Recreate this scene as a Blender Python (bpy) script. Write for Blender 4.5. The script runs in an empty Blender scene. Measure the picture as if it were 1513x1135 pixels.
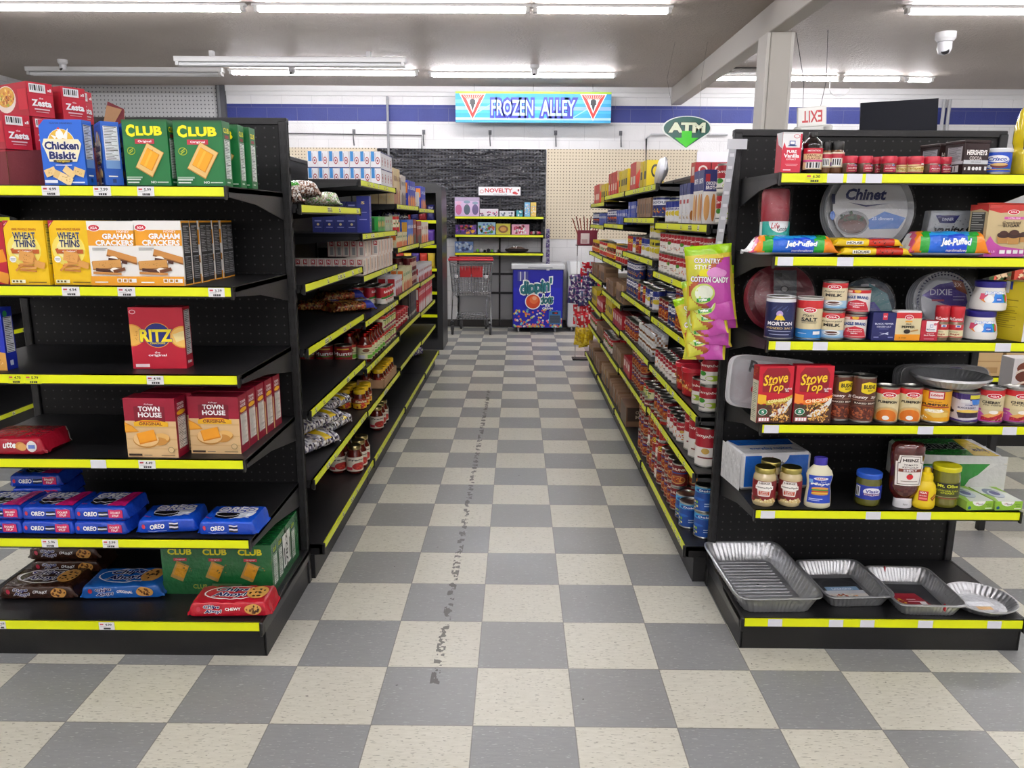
import bpy, math, random
from mathutils import Vector, Matrix
D = bpy.data
SC = bpy.context.scene
COL = SC.collection
PI = math.pi
rnd = random.Random(11)

# ------------------------------------------------------------------ view
SC.view_settings.view_transform = 'Standard'
SC.view_settings.look = 'None'
SC.view_settings.gamma = 1
SC.view_settings.exposure = 0.56
SC.cycles.use_denoising = True
SC.cycles.max_bounces = 7
SC.cycles.diffuse_bounces = 4
SC.cycles.glossy_bounces = 3
SC.cycles.transparent_max_bounces = 12
SC.cycles.sample_clamp_indirect = 6

FPX, PIT, YAW, ROL, EYE = 1142.6, .2113, -.0055, .0064, 1.4825
_f = Vector((math.sin(YAW)*math.cos(PIT), math.cos(YAW)*math.cos(PIT), -math.sin(PIT)))
_r0 = Vector((math.cos(YAW), -math.sin(YAW), 0)); _u0 = _r0.cross(_f)
_r = _r0*math.cos(ROL)+_u0*math.sin(ROL); _u = _u0*math.cos(ROL)-_r0*math.sin(ROL)
cam = D.cameras.new('camera'); cam.sensor_width = 36; cam.lens = 36*FPX/1513; cam.clip_start = .05
co = D.objects.new('camera', cam); COL.objects.link(co)
co.matrix_world = Matrix(((_r.x, _u.x, -_f.x, 0), (_r.y, _u.y, -_f.y, 0), (_r.z, _u.z, -_f.z, EYE), (0, 0, 0, 1)))
SC.camera = co


def at(x, y, Y):
    """world point seen at photo position (x, y) on the plane at depth Y"""
    d = _f + _r*((x-756.5)/FPX) - _u*((y-567.5)/FPX)
    return Vector((0, 0, EYE)) + d*(Y/d.y)


def onz(x, y, z):
    d = _f + _r*((x-756.5)/FPX) - _u*((y-567.5)/FPX)
    return Vector((0, 0, EYE)) + d*((z-EYE)/d.z)


# ------------------------------------------------------------------ colour and materials
def lin(h):
    h = h.lstrip('#')
    if len(h) == 3:
        h = ''.join(c+c for c in h)
    o = []
    for i in (0, 2, 4):
        c = int(h[i:i+2], 16)/255
        o.append(c/12.92 if c <= .04045 else ((c+.055)/1.055)**2.4)
    return tuple(o)+(1.0,)


def newmat(name):
    m = D.materials.new(name); m.use_nodes = True
    nt = m.node_tree; b = nt.nodes['Principled BSDF']
    return m, nt, b


def N(nt, t, **kw):
    n = nt.nodes.new(t)
    for k, v in kw.items():
        if k.startswith('i_'):
            key = k[2:]
            n.inputs[int(key) if key.isdigit() else key.replace('_', ' ')].default_value = v
        else:
            setattr(n, k, v)
    return n


def math_(nt, op, a, b=None):
    n = nt.nodes.new('ShaderNodeMath'); n.operation = op
    for i, v in enumerate((a, b)):
        if v is None:
            continue
        if isinstance(v, (int, float)):
            n.inputs[i].default_value = v
        else:
            nt.links.new(v, n.inputs[i])
    return n.outputs[0]


def mixc(nt, fac, a, b):
    n = nt.nodes.new('ShaderNodeMix'); n.data_type = 'RGBA'
    for s, v in ((0, fac), (6, a), (7, b)):
        if isinstance(v, (int, float, tuple)):
            n.inputs[s].default_value = v
        else:
            nt.links.new(v, n.inputs[s])
    return n.outputs[2]


def finish(name, rough, metal=0, coat=0, bump=0, bscale=60, spec=.5, sss=0, alpha=1):
    """a printed or painted surface whose base colour is its 'tint' colour attribute"""
    m, nt, b = newmat(name)
    a = N(nt, 'ShaderNodeAttribute', attribute_name='tint')
    nt.links.new(a.outputs['Color'], b.inputs['Base Color'])
    b.inputs['Roughness'].default_value = rough
    b.inputs['Metallic'].default_value = metal
    b.inputs['Coat Weight'].default_value = coat
    b.inputs['Specular IOR Level'].default_value = spec
    if bump:
        tc = N(nt, 'ShaderNodeTexCoord')
        no = N(nt, 'ShaderNodeTexNoise', i_Scale=bscale, i_Detail=3.0)
        nt.links.new(tc.outputs['Object'], no.inputs['Vector'])
        bm = N(nt, 'ShaderNodeBump', i_Strength=bump, i_Distance=.01)
        nt.links.new(no.outputs['Fac'], bm.inputs['Height'])
        nt.links.new(bm.outputs[0], b.inputs['Normal'])
    if alpha < 1:
        b.inputs['Alpha'].default_value = alpha
    return m


CARD = finish('printed_carton', .42)
FOILBAG = finish('glossy_film_print', .22, coat=.3, bump=.5, bscale=38)
LABEL = finish('paper_label', .38)
PLASTIC = finish('smooth_plastic', .3)
TIN = finish('tinplate', .28, metal=1)
FOIL = finish('aluminium_foil', .33, metal=.8, bump=.35, bscale=45)
CHROME = finish('chrome_wire', .22, metal=1)
STEEL = finish('black_painted_steel', .42, bump=.08, bscale=220, spec=.38)
MATTE = finish('matte_paint', .6)
RAILM = finish('price_rail_plastic', .35)
GLASSY = finish('filled_glass_jar', .08, coat=.8)
CORR = finish('corrugated_board', .75, bump=.15, bscale=120)
SHADE = finish('rubber', .7)


def pegmat(name, base, dot, rough, sp, r, bright=.5):
    m, nt, b = newmat(name)
    tc = N(nt, 'ShaderNodeTexCoord'); sx = N(nt, 'ShaderNodeSeparateXYZ')
    nt.links.new(tc.outputs['Object'], sx.inputs[0])
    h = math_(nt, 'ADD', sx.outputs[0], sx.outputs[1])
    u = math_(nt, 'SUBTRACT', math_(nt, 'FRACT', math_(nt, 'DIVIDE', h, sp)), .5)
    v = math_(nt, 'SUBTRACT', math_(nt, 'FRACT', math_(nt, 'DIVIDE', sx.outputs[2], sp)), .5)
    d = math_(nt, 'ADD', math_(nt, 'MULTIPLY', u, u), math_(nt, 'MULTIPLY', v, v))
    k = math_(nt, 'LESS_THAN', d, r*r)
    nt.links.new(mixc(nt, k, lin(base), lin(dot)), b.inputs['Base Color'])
    b.inputs['Roughness'].default_value = rough
    b.inputs['Specular IOR Level'].default_value = .25
    return m


PEGBLACK = pegmat('black_perforated_steel', '#121213', '#3c3c3e', .5, .0254*1.3, .10)  # grey dots: light catching the hole edges, put into the base colour
PEGBEIGE = pegmat('beige_pegboard', '#d9cdb6', '#5f5546', .6, .0254*1.6, .17)
PEGWHITE = pegmat('white_pegboard', '#cfd0d2', '#73757a', .6, .0254*2.0, .17)


def glow(name, col, s):
    m, nt, b = newmat(name)
    b.inputs['Emission Color'].default_value = col
    b.inputs['Emission Strength'].default_value = s
    b.inputs['Base Color'].default_value = (.9, .9, .9, 1)
    return m


TUBE = glow('lit_fluorescent_tube', (1, .975, 1, 1), 46)


def filmmat(name, tint, k, rough=.12):
    m, nt, b = newmat(name)
    out = nt.nodes['Material Output']
    tr = N(nt, 'ShaderNodeBsdfTransparent'); gl = N(nt, 'ShaderNodeBsdfGlossy', i_Roughness=rough)
    gl.inputs['Color'].default_value = tint
    tc = N(nt, 'ShaderNodeTexCoord'); no = N(nt, 'ShaderNodeTexNoise', i_Scale=16.0, i_Detail=4.0, i_Distortion=.6)
    nt.links.new(tc.outputs['Object'], no.inputs['Vector'])
    bm = N(nt, 'ShaderNodeBump', i_Strength=.9, i_Distance=.02)
    nt.links.new(no.outputs['Fac'], bm.inputs['Height']); nt.links.new(bm.outputs[0], gl.inputs['Normal'])
    mx = N(nt, 'ShaderNodeMixShader', i_0=k)
    nt.links.new(tr.outputs[0], mx.inputs[1]); nt.links.new(gl.outputs[0], mx.inputs[2])
    nt.links.new(mx.outputs[0], out.inputs[0])
    return m


FILM = filmmat('clear_plastic_film', (.95, .95, .97, 1), .05, .2)
CRINKLE = filmmat('crinkled_clear_bag', (.95, .95, .97, 1), .26, .25)
WRAP = filmmat('clear_lid', (.85, .88, .92, 1), .14)

# ------------------------------------------------------------------ text
_tc = {}


def text_mesh(s, bold, shear):
    key = (s, round(bold, 4), shear)
    if key in _tc:
        return _tc[key]
    cu = D.curves.new('t', 'FONT'); cu.body = s; cu.size = 1; cu.resolution_u = 2
    cu.offset = bold; cu.shear = shear; cu.align_x = 'LEFT'
    ob = D.objects.new('t', cu); COL.objects.link(ob)
    dg = bpy.context.evaluated_depsgraph_get()
    me = D.meshes.new_from_object(ob.evaluated_get(dg))
    me.calc_loop_triangles()
    vs = [(v.co.x, v.co.y) for v in me.vertices]
    tris = [tuple(t.vertices) for t in me.loop_triangles]
    D.objects.remove(ob); D.meshes.remove(me); D.curves.remove(cu)
    if vs:
        xs = [v[0] for v in vs]; ys = [v[1] for v in vs]
        bb = (min(xs), min(ys), max(xs), max(ys))
    else:
        bb = (0, 0, 1, 1)
    _tc[key] = (vs, tris, bb)
    return _tc[key]


def clip_strip(poly, a, b):
    def cl(p, k, s):
        o = []
        for i in range(len(p)):
            P, Q = p[i-1], p[i]
            ip, iq = (P[0]-k)*s >= 0, (Q[0]-k)*s >= 0
            if ip != iq:
                t = (k-P[0])/(Q[0]-P[0]); o.append((k, P[1]+t*(Q[1]-P[1])))
            if iq:
                o.append(Q)
        return o
    p = cl(poly, a, 1)
    return cl(p, b, -1) if len(p) > 2 else []


# ------------------------------------------------------------------ mesh builder
class MB:
    def __init__(s):
        s.v = []; s.f = []; s.c = []; s.m = []; s.mats = []; s.M = Matrix(); s.auto = 0

    def mi(s, m):
        if m not in s.mats:
            s.mats.append(m)
        return s.mats.index(m)

    def add(s, pts, faces, col, mat=CARD):
        n = len(s.v); k = s.mi(mat); c = lin(col) if isinstance(col, str) else col
        s.v += [s.M @ Vector(p) for p in pts]
        for i, f in enumerate(faces):
            s.f.append(tuple(n+j for j in f)); s.c.append(c); s.m.append(k)
        return s

    def box(s, x0, y0, z0, x1, y1, z1, col, mat=CARD, c=0.0):
        if c <= 0:
            p = [(x, y, z) for z in (z0, z1) for y in (y0, y1) for x in (x0, x1)]
            return s.add(p, [(0, 2, 3, 1), (4, 5, 7, 6), (0, 1, 5, 4), (1, 3, 7, 5), (3, 2, 6, 7), (2, 0, 4, 6)], col, mat)
        P = []; I = {}
        for iz, (z, dz) in enumerate(((z0, c), (z1, -c))):
            for iy, (y, dy) in enumerate(((y0, c), (y1, -c))):
                for ix, (x, dx) in enumerate(((x0, c), (x1, -c))):
                    for a, q in enumerate(((x, y+dy, z+dz), (x+dx, y, z+dz), (x+dx, y+dy, z))):
                        I[ix, iy, iz, a] = len(P); P.append(q)
        F = []
        for s_ in (0, 1):
            F.append([I[s_, a, b, 0] for a, b in ((0, 0), (1, 0), (1, 1), (0, 1))][::1 if s_ else -1])
            F.append([I[a, s_, b, 1] for a, b in ((0, 0), (1, 0), (1, 1), (0, 1))][::-1 if s_ else 1])
            F.append([I[a, b, s_, 2] for a, b in ((0, 0), (1, 0), (1, 1), (0, 1))][::1 if s_ else -1])
        for a in (0, 1):
            for b in (0, 1):
                F.append([I[0, a, b, 1], I[1, a, b, 1], I[1, a, b, 2], I[0, a, b, 2]][::1 if a ^ b else -1])
                F.append([I[a, 0, b, 0], I[a, 1, b, 0], I[a, 1, b, 2], I[a, 0, b, 2]][::-1 if a ^ b else 1])
                F.append([I[a, b, 0, 0], I[a, b, 1, 0], I[a, b, 1, 1], I[a, b, 0, 1]][::1 if a ^ b else -1])
                for cc in (0, 1):
                    t = [I[a, b, cc, 0], I[a, b, cc, 1], I[a, b, cc, 2]]
                    F.append(t[::-1] if (a+b+cc) % 2 else t)
        return s.add(P, F, col, mat)

    def lathe(s, prof, col, mat=CARD, n=24, cx=0, cy=0, sx=1, sy=1, cap=True, cols=None):
        P = []; 
        for r, z in prof:
            for k in range(n):
                a = 2*PI*k/n; P.append((cx+r*sx*math.cos(a), cy+r*sy*math.sin(a), z))
        for i in range(len(prof)-1):
            F = [(i*n+k, i*n+(k+1) % n, (i+1)*n+(k+1) % n, (i+1)*n+k) for k in range(n)]
            if i == 0:
                base = len(s.v); s.add(P, F, cols[i] if cols else col, mat)
            else:
                kk = s.mi(mat); c = lin(cols[i] if cols else col)
                for f in F:
                    s.f.append(tuple(base+j for j in f)); s.c.append(c); s.m.append(kk)
        if cap:
            kk = s.mi(mat)
            s.f.append(tuple(base+k for k in range(n))[::-1]); s.c.append(lin(cols[0] if cols else col)); s.m.append(kk)
            q = (len(prof)-1)*n
            s.f.append(tuple(base+q+k for k in range(n))); s.c.append(lin(cols[-1] if cols else col)); s.m.append(kk)
        return s

    def tube(s, pts, r, col, mat=CHROME, n=6):
        pts = [Vector(p) for p in pts]; P = []
        for i, p in enumerate(pts):
            d = (pts[min(i+1, len(pts)-1)]-pts[max(i-1, 0)]).normalized()
            a = d.cross(Vector((0, 0, 1)))
            if a.length < .05:
                a = d.cross(Vector((1, 0, 0)))
            a.normalize(); b = d.cross(a)
            for k in range(n):
                t = 2*PI*k/n; P.append(p+a*r*math.cos(t)+b*r*math.sin(t))
        F = [(i*n+k, (i+1)*n+k, (i+1)*n+(k+1) % n, i*n+(k+1) % n) for i in range(len(pts)-1) for k in range(n)]
        F += [tuple(range(n)), tuple((len(pts)-1)*n+k for k in range(n))[::-1]]
        return s.add(P, F, col, mat)

    def grid(s, fn, nu, nv, colfn, mat=CARD, wrap=False):
        """surface fn(u, v) over [0,1]^2; colfn(u, v) -> colour"""
        P = [fn(i/nu, j/nv) for j in range(nv+1) for i in range(nu+1)]
        b = len(s.v); s.v += [s.M @ Vector(p) for p in P]; k = s.mi(mat)
        for j in range(nv):
            for i in range(nu):
                q = j*(nu+1)+i
                s.f.append((b+q, b+q+1, b+q+nu+2, b+q+nu+1)); s.m.append(k)
                s.c.append(lin(colfn((i+.5)/nu, (j+.5)/nv)) if callable(colfn) else lin(colfn))
        return s

    # ---- printed artwork on a face; fn(x, y, off) maps face units to a 3-D point
    def art(s, spec, W, H, fn, mat=CARD, du=None, off=.0004, dv=None):
        lay = 0
        k = s.mi(mat)

        def poly(pts, c, lay_):
            if min(p[0] for p in pts) < 0 or max(p[0] for p in pts) > 1:
                pts = clip_strip(pts, 0, 1)
            if len(pts) > 2 and (min(p[1] for p in pts) < 0 or max(p[1] for p in pts) > 1):
                pts = [(b_, a_) for a_, b_ in clip_strip([(b_, a_) for a_, b_ in pts], 0, 1)]
            if len(pts) < 3:
                return
            xs = [p[0] for p in pts]; a, b = min(xs), max(xs)
            if du and b-a > du*1.01:
                i0, i1 = math.floor(a/du), math.ceil(b/du)
                L = [clip_strip(pts, i*du, (i+1)*du) for i in range(i0, i1)]
            else:
                L = [pts]
            if dv:
                L2 = []
                for p in L:
                    if len(p) < 3:
                        continue
                    ys = [q[1] for q in p]; y0, y1 = min(ys), max(ys)
                    if y1-y0 > dv*1.01:
                        sw = [(b_, a_) for a_, b_ in p][::-1]
                        for i in range(math.floor(y0/dv), math.ceil(y1/dv)):
                            L2.append([(b_, a_) for a_, b_ in clip_strip(sw, i*dv, (i+1)*dv)][::-1])
                    else:
                        L2.append(p)
                L = L2
            for p in L:
                if len(p) < 3:
                    continue
                n = len(s.v)
                s.v += [s.M @ Vector(fn(x, y, off+lay_*.00022)) for x, y in p]
                s.f.append(tuple(range(n, n+len(p)))); s.c.append(c); s.m.append(k)

        for op in spec.split(';'):
            t = op.split()
            if not t:
                continue
            o = t[0]
            if o == 'R':
                x0, y0, x1, y1 = map(float, t[1:5]); poly([(x0, y0), (x1, y0), (x1, y1), (x0, y1)], lin(t[5]), lay)
            elif o == 'E':
                cx, cy, rx, ry = map(float, t[1:5]); n = int(t[6]) if len(t) > 6 else 20
                a0 = PI/4 if n == 4 else 0
                poly([(cx+rx*math.cos(a0+2*PI*i/n), cy+ry*math.sin(a0+2*PI*i/n)) for i in range(n)], lin(t[5]), lay)
            elif o == 'P':
                q = list(map(float, t[2:])); poly(list(zip(q[::2], q[1::2])), lin(t[1]), lay)
            elif o == 'L':   # rotated rectangle: cx cy w h angle colour
                cx, cy, w, h, an = map(float, t[1:6]); an = math.radians(an)
                ca, sa = math.cos(an), math.sin(an)
                poly([(cx+(x*ca-y*sa)/W, cy+(x*sa+y*ca)/H) for x, y in ((-w*W/2, -h*W/2), (w*W/2, -h*W/2), (w*W/2, h*W/2), (-w*W/2, h*W/2))], lin(t[6]), lay)
            elif o == 'S':   # scattered morsels: cx cy rx ry n size colours
                cx, cy, rx, ry = map(float, t[1:5]); nn = int(t[5]); sz = float(t[6]); cs = t[7].split(',')
                for i in range(nn):
                    a = rnd.random()*2*PI; q = math.sqrt(rnd.random())
                    X, Y = cx+rx*q*math.cos(a), cy+ry*q*math.sin(a); b = rnd.random()*PI
                    w = sz*(.6+.8*rnd.random()); pts = []
                    for j in range(5):
                        g = b+2*PI*j/5; e = w*(.7+.5*rnd.random())
                        pts.append((X+e*math.cos(g), Y+e*W/H*math.sin(g)))
                    poly(pts, lin(rnd.choice(cs)), lay+(i % 3)*.3)
            elif o == 'N':   # nutrition panel: x0 y0 x1 y1 paper ink rows
                x0, y0, x1, y1 = map(float, t[1:5]); nr = int(t[7])
                poly([(x0, y0), (x1, y0), (x1, y1), (x0, y1)], lin(t[5]), lay); lay += 1
                for i in range(nr):
                    y = y1-(y1-y0)*(i+.5)/nr; th = (y1-y0)/nr*(.3 if i % 5 else .5)
                    e = x1-(x1-x0)*(.08+.45*rnd.random()*(i % 3 > 0))
                    poly([(x0+.06*(x1-x0), y-th/2), (e, y-th/2), (e, y+th/2), (x0+.06*(x1-x0), y+th/2)], lin(t[6]), lay)
            elif o == 'T':   # text cx cy w h colour options
                cx, cy, w, h = map(float, t[2:6]); c = t[6]; b = .0; sh = 0; oc = None; arc = 0; rot = 0; mir = 1
                for q in t[7:]:
                    if q[0] == 'b': b = float(q[1:])/100
                    if q[0] == 's': sh = float(q[1:])
                    if q[0] == 'a': arc = float(q[1:])
                    if q[0] == 'r': rot = math.radians(float(q[1:]))
                    if q[0] == 'm': mir = -1
                    if q[0] == 'o': oc, ob = q[1:].split(':'); ob = float(ob)/100
                vs, tris, bb = text_mesh(t[1].replace('_', ' '), b, sh)
                bw, bh = bb[2]-bb[0], bb[3]-bb[1]; kx, ky = w/bw, h/bh
                mx, my = (bb[0]+bb[2])/2, (bb[1]+bb[3])/2

                def tf(v):
                    x = (v[0]-mx)*kx*mir; y = (v[1]-my)*ky
                    y += -arc*(x/w*2)**2*h
                    if rot:
                        X, Y = x*W, y*H
                        x, y = (X*math.cos(rot)-Y*math.sin(rot))/W, (X*math.sin(rot)+Y*math.cos(rot))/H
                    return (cx+x, cy+y)
                if oc:
                    v2, t2, b2 = text_mesh(t[1].replace('_', ' '), b+ob, sh)
                    for tr in t2:
                        poly([tf(v2[i]) for i in tr], lin(oc), lay)
                    lay += 1
                for tr in tris:
                    poly([tf(vs[i]) for i in tr], lin(c), lay)
            lay += 1
        return s

    def face_art(s, spec, x0, x1, z0, z1, y, side='front', mat=CARD):
        """artwork on a flat face of a box: front (-y), right (+x), left (-x), top (+z), back (+y)"""
        W, H = abs(x1-x0), abs(z1-z0)
        fn = {'front': lambda a, b, o: (x0+a*(x1-x0), y-o, z0+b*(z1-z0)),
              'right': lambda a, b, o: (y+o, x0+a*(x1-x0), z0+b*(z1-z0)),
              'left': lambda a, b, o: (y-o, x1+a*(x0-x1), z0+b*(z1-z0)),
              'top': lambda a, b, o: (x0+a*(x1-x0), z0+b*(z1-z0), y+o)}[side]
        return s.art(spec, W, H, fn, mat)

    def cyl_art(s, spec, r, z0, z1, span=150, mat=LABEL, face=-90, step=9):
        """artwork wrapped round a cylinder, spanning `span` degrees about direction `face`"""
        sp = math.radians(span); f0 = math.radians(face)
        W = r*sp; H = z1-z0
        rr = r if callable(r) else (lambda z: r)

        def fn(a, b, o):
            t = f0+(a-.5)*sp; z = z0+b*H; R = rr(z)+o
            return (R*math.cos(t), R*math.sin(t), z)
        return s.art(spec, W, H, fn, mat, du=step/span)

    def mesh(s, name, ang=35):
        me = D.meshes.new(name)
        me.from_pydata([tuple(v) for v in s.v], [], s.f)
        for m in s.mats:
            me.materials.append(m)
        me.polygons.foreach_set('material_index', s.m)
        me.polygons.foreach_set('use_smooth', [True]*len(s.f))
        at_ = me.color_attributes.new('tint', 'FLOAT_COLOR', 'CORNER')
        buf = []
        for p, c in zip(me.polygons, s.c):
            buf += list(c)*p.loop_total
        at_.data.foreach_set('color', buf)
        try:
            me.set_sharp_from_angle(angle=math.radians(ang))
        except Exception:
            pass
        me.update()
        return me

    def obj(s, name, parent=None, loc=(0, 0, 0), rot=0, ang=35):
        o = D.objects.new(name, s.mesh(name, ang)); COL.objects.link(o)
        o.location = loc
        if not isinstance(rot, (int, float)):
            o.rotation_euler = rot
        else:
            o.rotation_euler = (0, 0, rot)
        if parent:
            o.parent = parent
        return o


def tag(o, label=None, cat=None, group=None, kind=None):
    if label: o['label'] = label
    if cat: o['category'] = cat
    if group: o['group'] = group
    if kind: o['kind'] = kind
    return o


def empty(name, loc, rot=0):
    o = D.objects.new(name, None); COL.objects.link(o); o.location = loc; o.rotation_euler = (0, 0, rot)
    o.empty_display_size = .05
    return o


def dup(root, loc, rot=0, label=None, group=None):
    r = root.copy(); COL.objects.link(r); r.location = loc
    r.rotation_euler = rot if not isinstance(rot, (int, float)) else (0, 0, rot)
    if label: r['label'] = label
    if group: r['group'] = group
    for ch in list(root.children):
        c = ch.copy(); COL.objects.link(c); c.parent = r
        for g in list(ch.children):
            d = g.copy(); COL.objects.link(d); d.parent = c
    return r


def struct(o):
    o['kind'] = 'structure'
    return o
# ================================================================== THE SETTING
XL, XR, YB, YF, HC = -6.35, 9.0, 10.72, -6.0, 3.16


def floor_mat():
    m, nt, b = newmat('checkered_vinyl_tile')
    tc = N(nt, 'ShaderNodeTexCoord'); sx = N(nt, 'ShaderNodeSeparateXYZ')
    nt.links.new(tc.outputs['Object'], sx.inputs[0])
    T = .3048
    u = math_(nt, 'DIVIDE', math_(nt, 'SUBTRACT', sx.outputs[0], .1832), T)
    v = math_(nt, 'DIVIDE', math_(nt, 'SUBTRACT', sx.outputs[1], 2.0417), T)
    fu, fv = math_(nt, 'FLOOR', u), math_(nt, 'FLOOR', v)
    par = math_(nt, 'FLOORED_MODULO', math_(nt, 'ADD', fu, fv), 2.0)
    # per-tile value
    cb = N(nt, 'ShaderNodeCombineXYZ'); nt.links.new(fu, cb.inputs[0]); nt.links.new(fv, cb.inputs[1])
    wn = N(nt, 'ShaderNodeTexWhiteNoise'); nt.links.new(cb.outputs[0], wn.inputs[0])
    tv = wn.outputs['Value']
    # vinyl fleck, stretched across
    mp = N(nt, 'ShaderNodeMapping'); mp.inputs['Scale'].default_value = (22, 95, 1)
    nt.links.new(tc.outputs['Object'], mp.inputs[0])
    n1 = N(nt, 'ShaderNodeTexNoise', i_Scale=1.0, i_Detail=3.0, i_Roughness=.6)
    nt.links.new(mp.outputs[0], n1.inputs['Vector'])
    mp2 = N(nt, 'ShaderNodeMapping'); mp2.inputs['Scale'].default_value = (48, 190, 1)
    nt.links.new(tc.outputs['Object'], mp2.inputs[0])
    vo = N(nt, 'ShaderNodeTexNoise', i_Scale=1.0, i_Detail=1.0); nt.links.new(mp2.outputs[0], vo.inputs['Vector'])
    dark = math_(nt, 'GREATER_THAN', vo.outputs['Fac'], .655)
    lt = math_(nt, 'LESS_THAN', vo.outputs['Fac'], .325)
    cream = mixc(nt, n1.outputs['Fac'], lin('#cfcdbe'), lin('#f0efe4'))
    cream = mixc(nt, math_(nt, 'MULTIPLY', dark, .55), cream, lin('#7d7a6a'))
    gray = mixc(nt, n1.outputs['Fac'], lin('#8a8d8f'), lin('#9c9fa1'))
    gray = mixc(nt, math_(nt, 'MULTIPLY', lt, .5), gray, lin('#c9ccd0'))
    base = mixc(nt, par, gray, cream)
    base = mixc(nt, math_(nt, 'MULTIPLY', tv, .16), base, lin('#8a8678'))
    # grime patches
    g = N(nt, 'ShaderNodeTexNoise', i_Scale=1.3, i_Detail=3.0, i_Roughness=.5); nt.links.new(tc.outputs['Object'], g.inputs['Vector'])
    gr = N(nt, 'ShaderNodeMapRange', i_1=.4, i_2=.9, i_3=0.0, i_4=.12); nt.links.new(g.outputs['Fac'], gr.inputs[0])
    base = mixc(nt, gr.outputs[0], base, lin('#8f8266'))
    # worn strip of old adhesive running up the aisle: x = a + k*y
    ln = math_(nt, 'ABSOLUTE', math_(nt, 'SUBTRACT', sx.outputs[0], math_(nt, 'ADD', math_(nt, 'MULTIPLY', sx.outputs[1], ADK), ADX)))
    near = math_(nt, 'LESS_THAN', ln, .016)
    g2 = N(nt, 'ShaderNodeTexNoise', i_Scale=24.0, i_Detail=3.0); nt.links.new(tc.outputs['Object'], g2.inputs['Vector'])
    on = math_(nt, 'MULTIPLY', near, math_(nt, 'GREATER_THAN', math_(nt, 'SUBTRACT', g2.outputs['Fac'], math_(nt, 'MULTIPLY', ln, 4.0)), .485))
    inr = math_(nt, 'MULTIPLY', math_(nt, 'GREATER_THAN', sx.outputs[1], 2.25), math_(nt, 'LESS_THAN', sx.outputs[1], 6.7))
    on = math_(nt, 'MULTIPLY', on, inr)
    # chips and heel marks
    g3 = N(nt, 'ShaderNodeTexNoise', i_Scale=30.0, i_Detail=2.0, i_Roughness=.5); nt.links.new(tc.outputs['Object'], g3.inputs['Vector'])
    on = math_(nt, 'MAXIMUM', on, math_(nt, 'GREATER_THAN', g3.outputs['Fac'], .775))
    base = mixc(nt, math_(nt, 'MULTIPLY', on, .85), base, lin('#38332f'))
    # seams
    eu = math_(nt, 'ABSOLUTE', math_(nt, 'SUBTRACT', math_(nt, 'FRACT', u), .5))
    ev = math_(nt, 'ABSOLUTE', math_(nt, 'SUBTRACT', math_(nt, 'FRACT', v), .5))
    seam = math_(nt, 'GREATER_THAN', math_(nt, 'MAXIMUM', eu, ev), .4945)
    base = mixc(nt, math_(nt, 'MULTIPLY', seam, .6), base, lin('#5a5750'))
    nt.links.new(base, b.inputs['Base Color'])
    rr = N(nt, 'ShaderNodeMapRange', i_1=.3, i_2=.75, i_3=.28, i_4=.36); nt.links.new(g.outputs['Fac'], rr.inputs[0])
    nt.links.new(rr.outputs[0], b.inputs['Roughness'])
    bm = N(nt, 'ShaderNodeBump', i_Strength=.15, i_Distance=.004)
    nt.links.new(math_(nt, 'SUBTRACT', n1.outputs['Fac'], seam), bm.inputs['Height']); nt.links.new(bm.outputs[0], b.inputs['Normal'])
    return m


_a, _b = onz(720, 590, 0), onz(681, 800, 0)
ADK = (_b.x-_a.x)/(_b.y-_a.y); ADX = _a.x-ADK*_a.y


def ceil_mat():
    m, nt, b = newmat('textured_ceiling')
    tc = N(nt, 'ShaderNodeTexCoord')
    n = N(nt, 'ShaderNodeTexNoise', i_Scale=26.0, i_Detail=6.0, i_Roughness=.7); nt.links.new(tc.outputs['Object'], n.inputs['Vector'])
    n2 = N(nt, 'ShaderNodeTexNoise', i_Scale=.9, i_Detail=5.0); nt.links.new(tc.outputs['Object'], n2.inputs['Vector'])
    c = mixc(nt, n2.outputs['Fac'], lin('#aca198'), lin('#cec4ba'))
    nt.links.new(c, b.inputs['Base Color']); b.inputs['Roughness'].default_value = .55
    bm = N(nt, 'ShaderNodeBump', i_Strength=1.0, i_Distance=.035); nt.links.new(n.outputs['Fac'], bm.inputs['Height'])
    nt.links.new(bm.outputs[0], b.inputs['Normal'])
    return m


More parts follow.
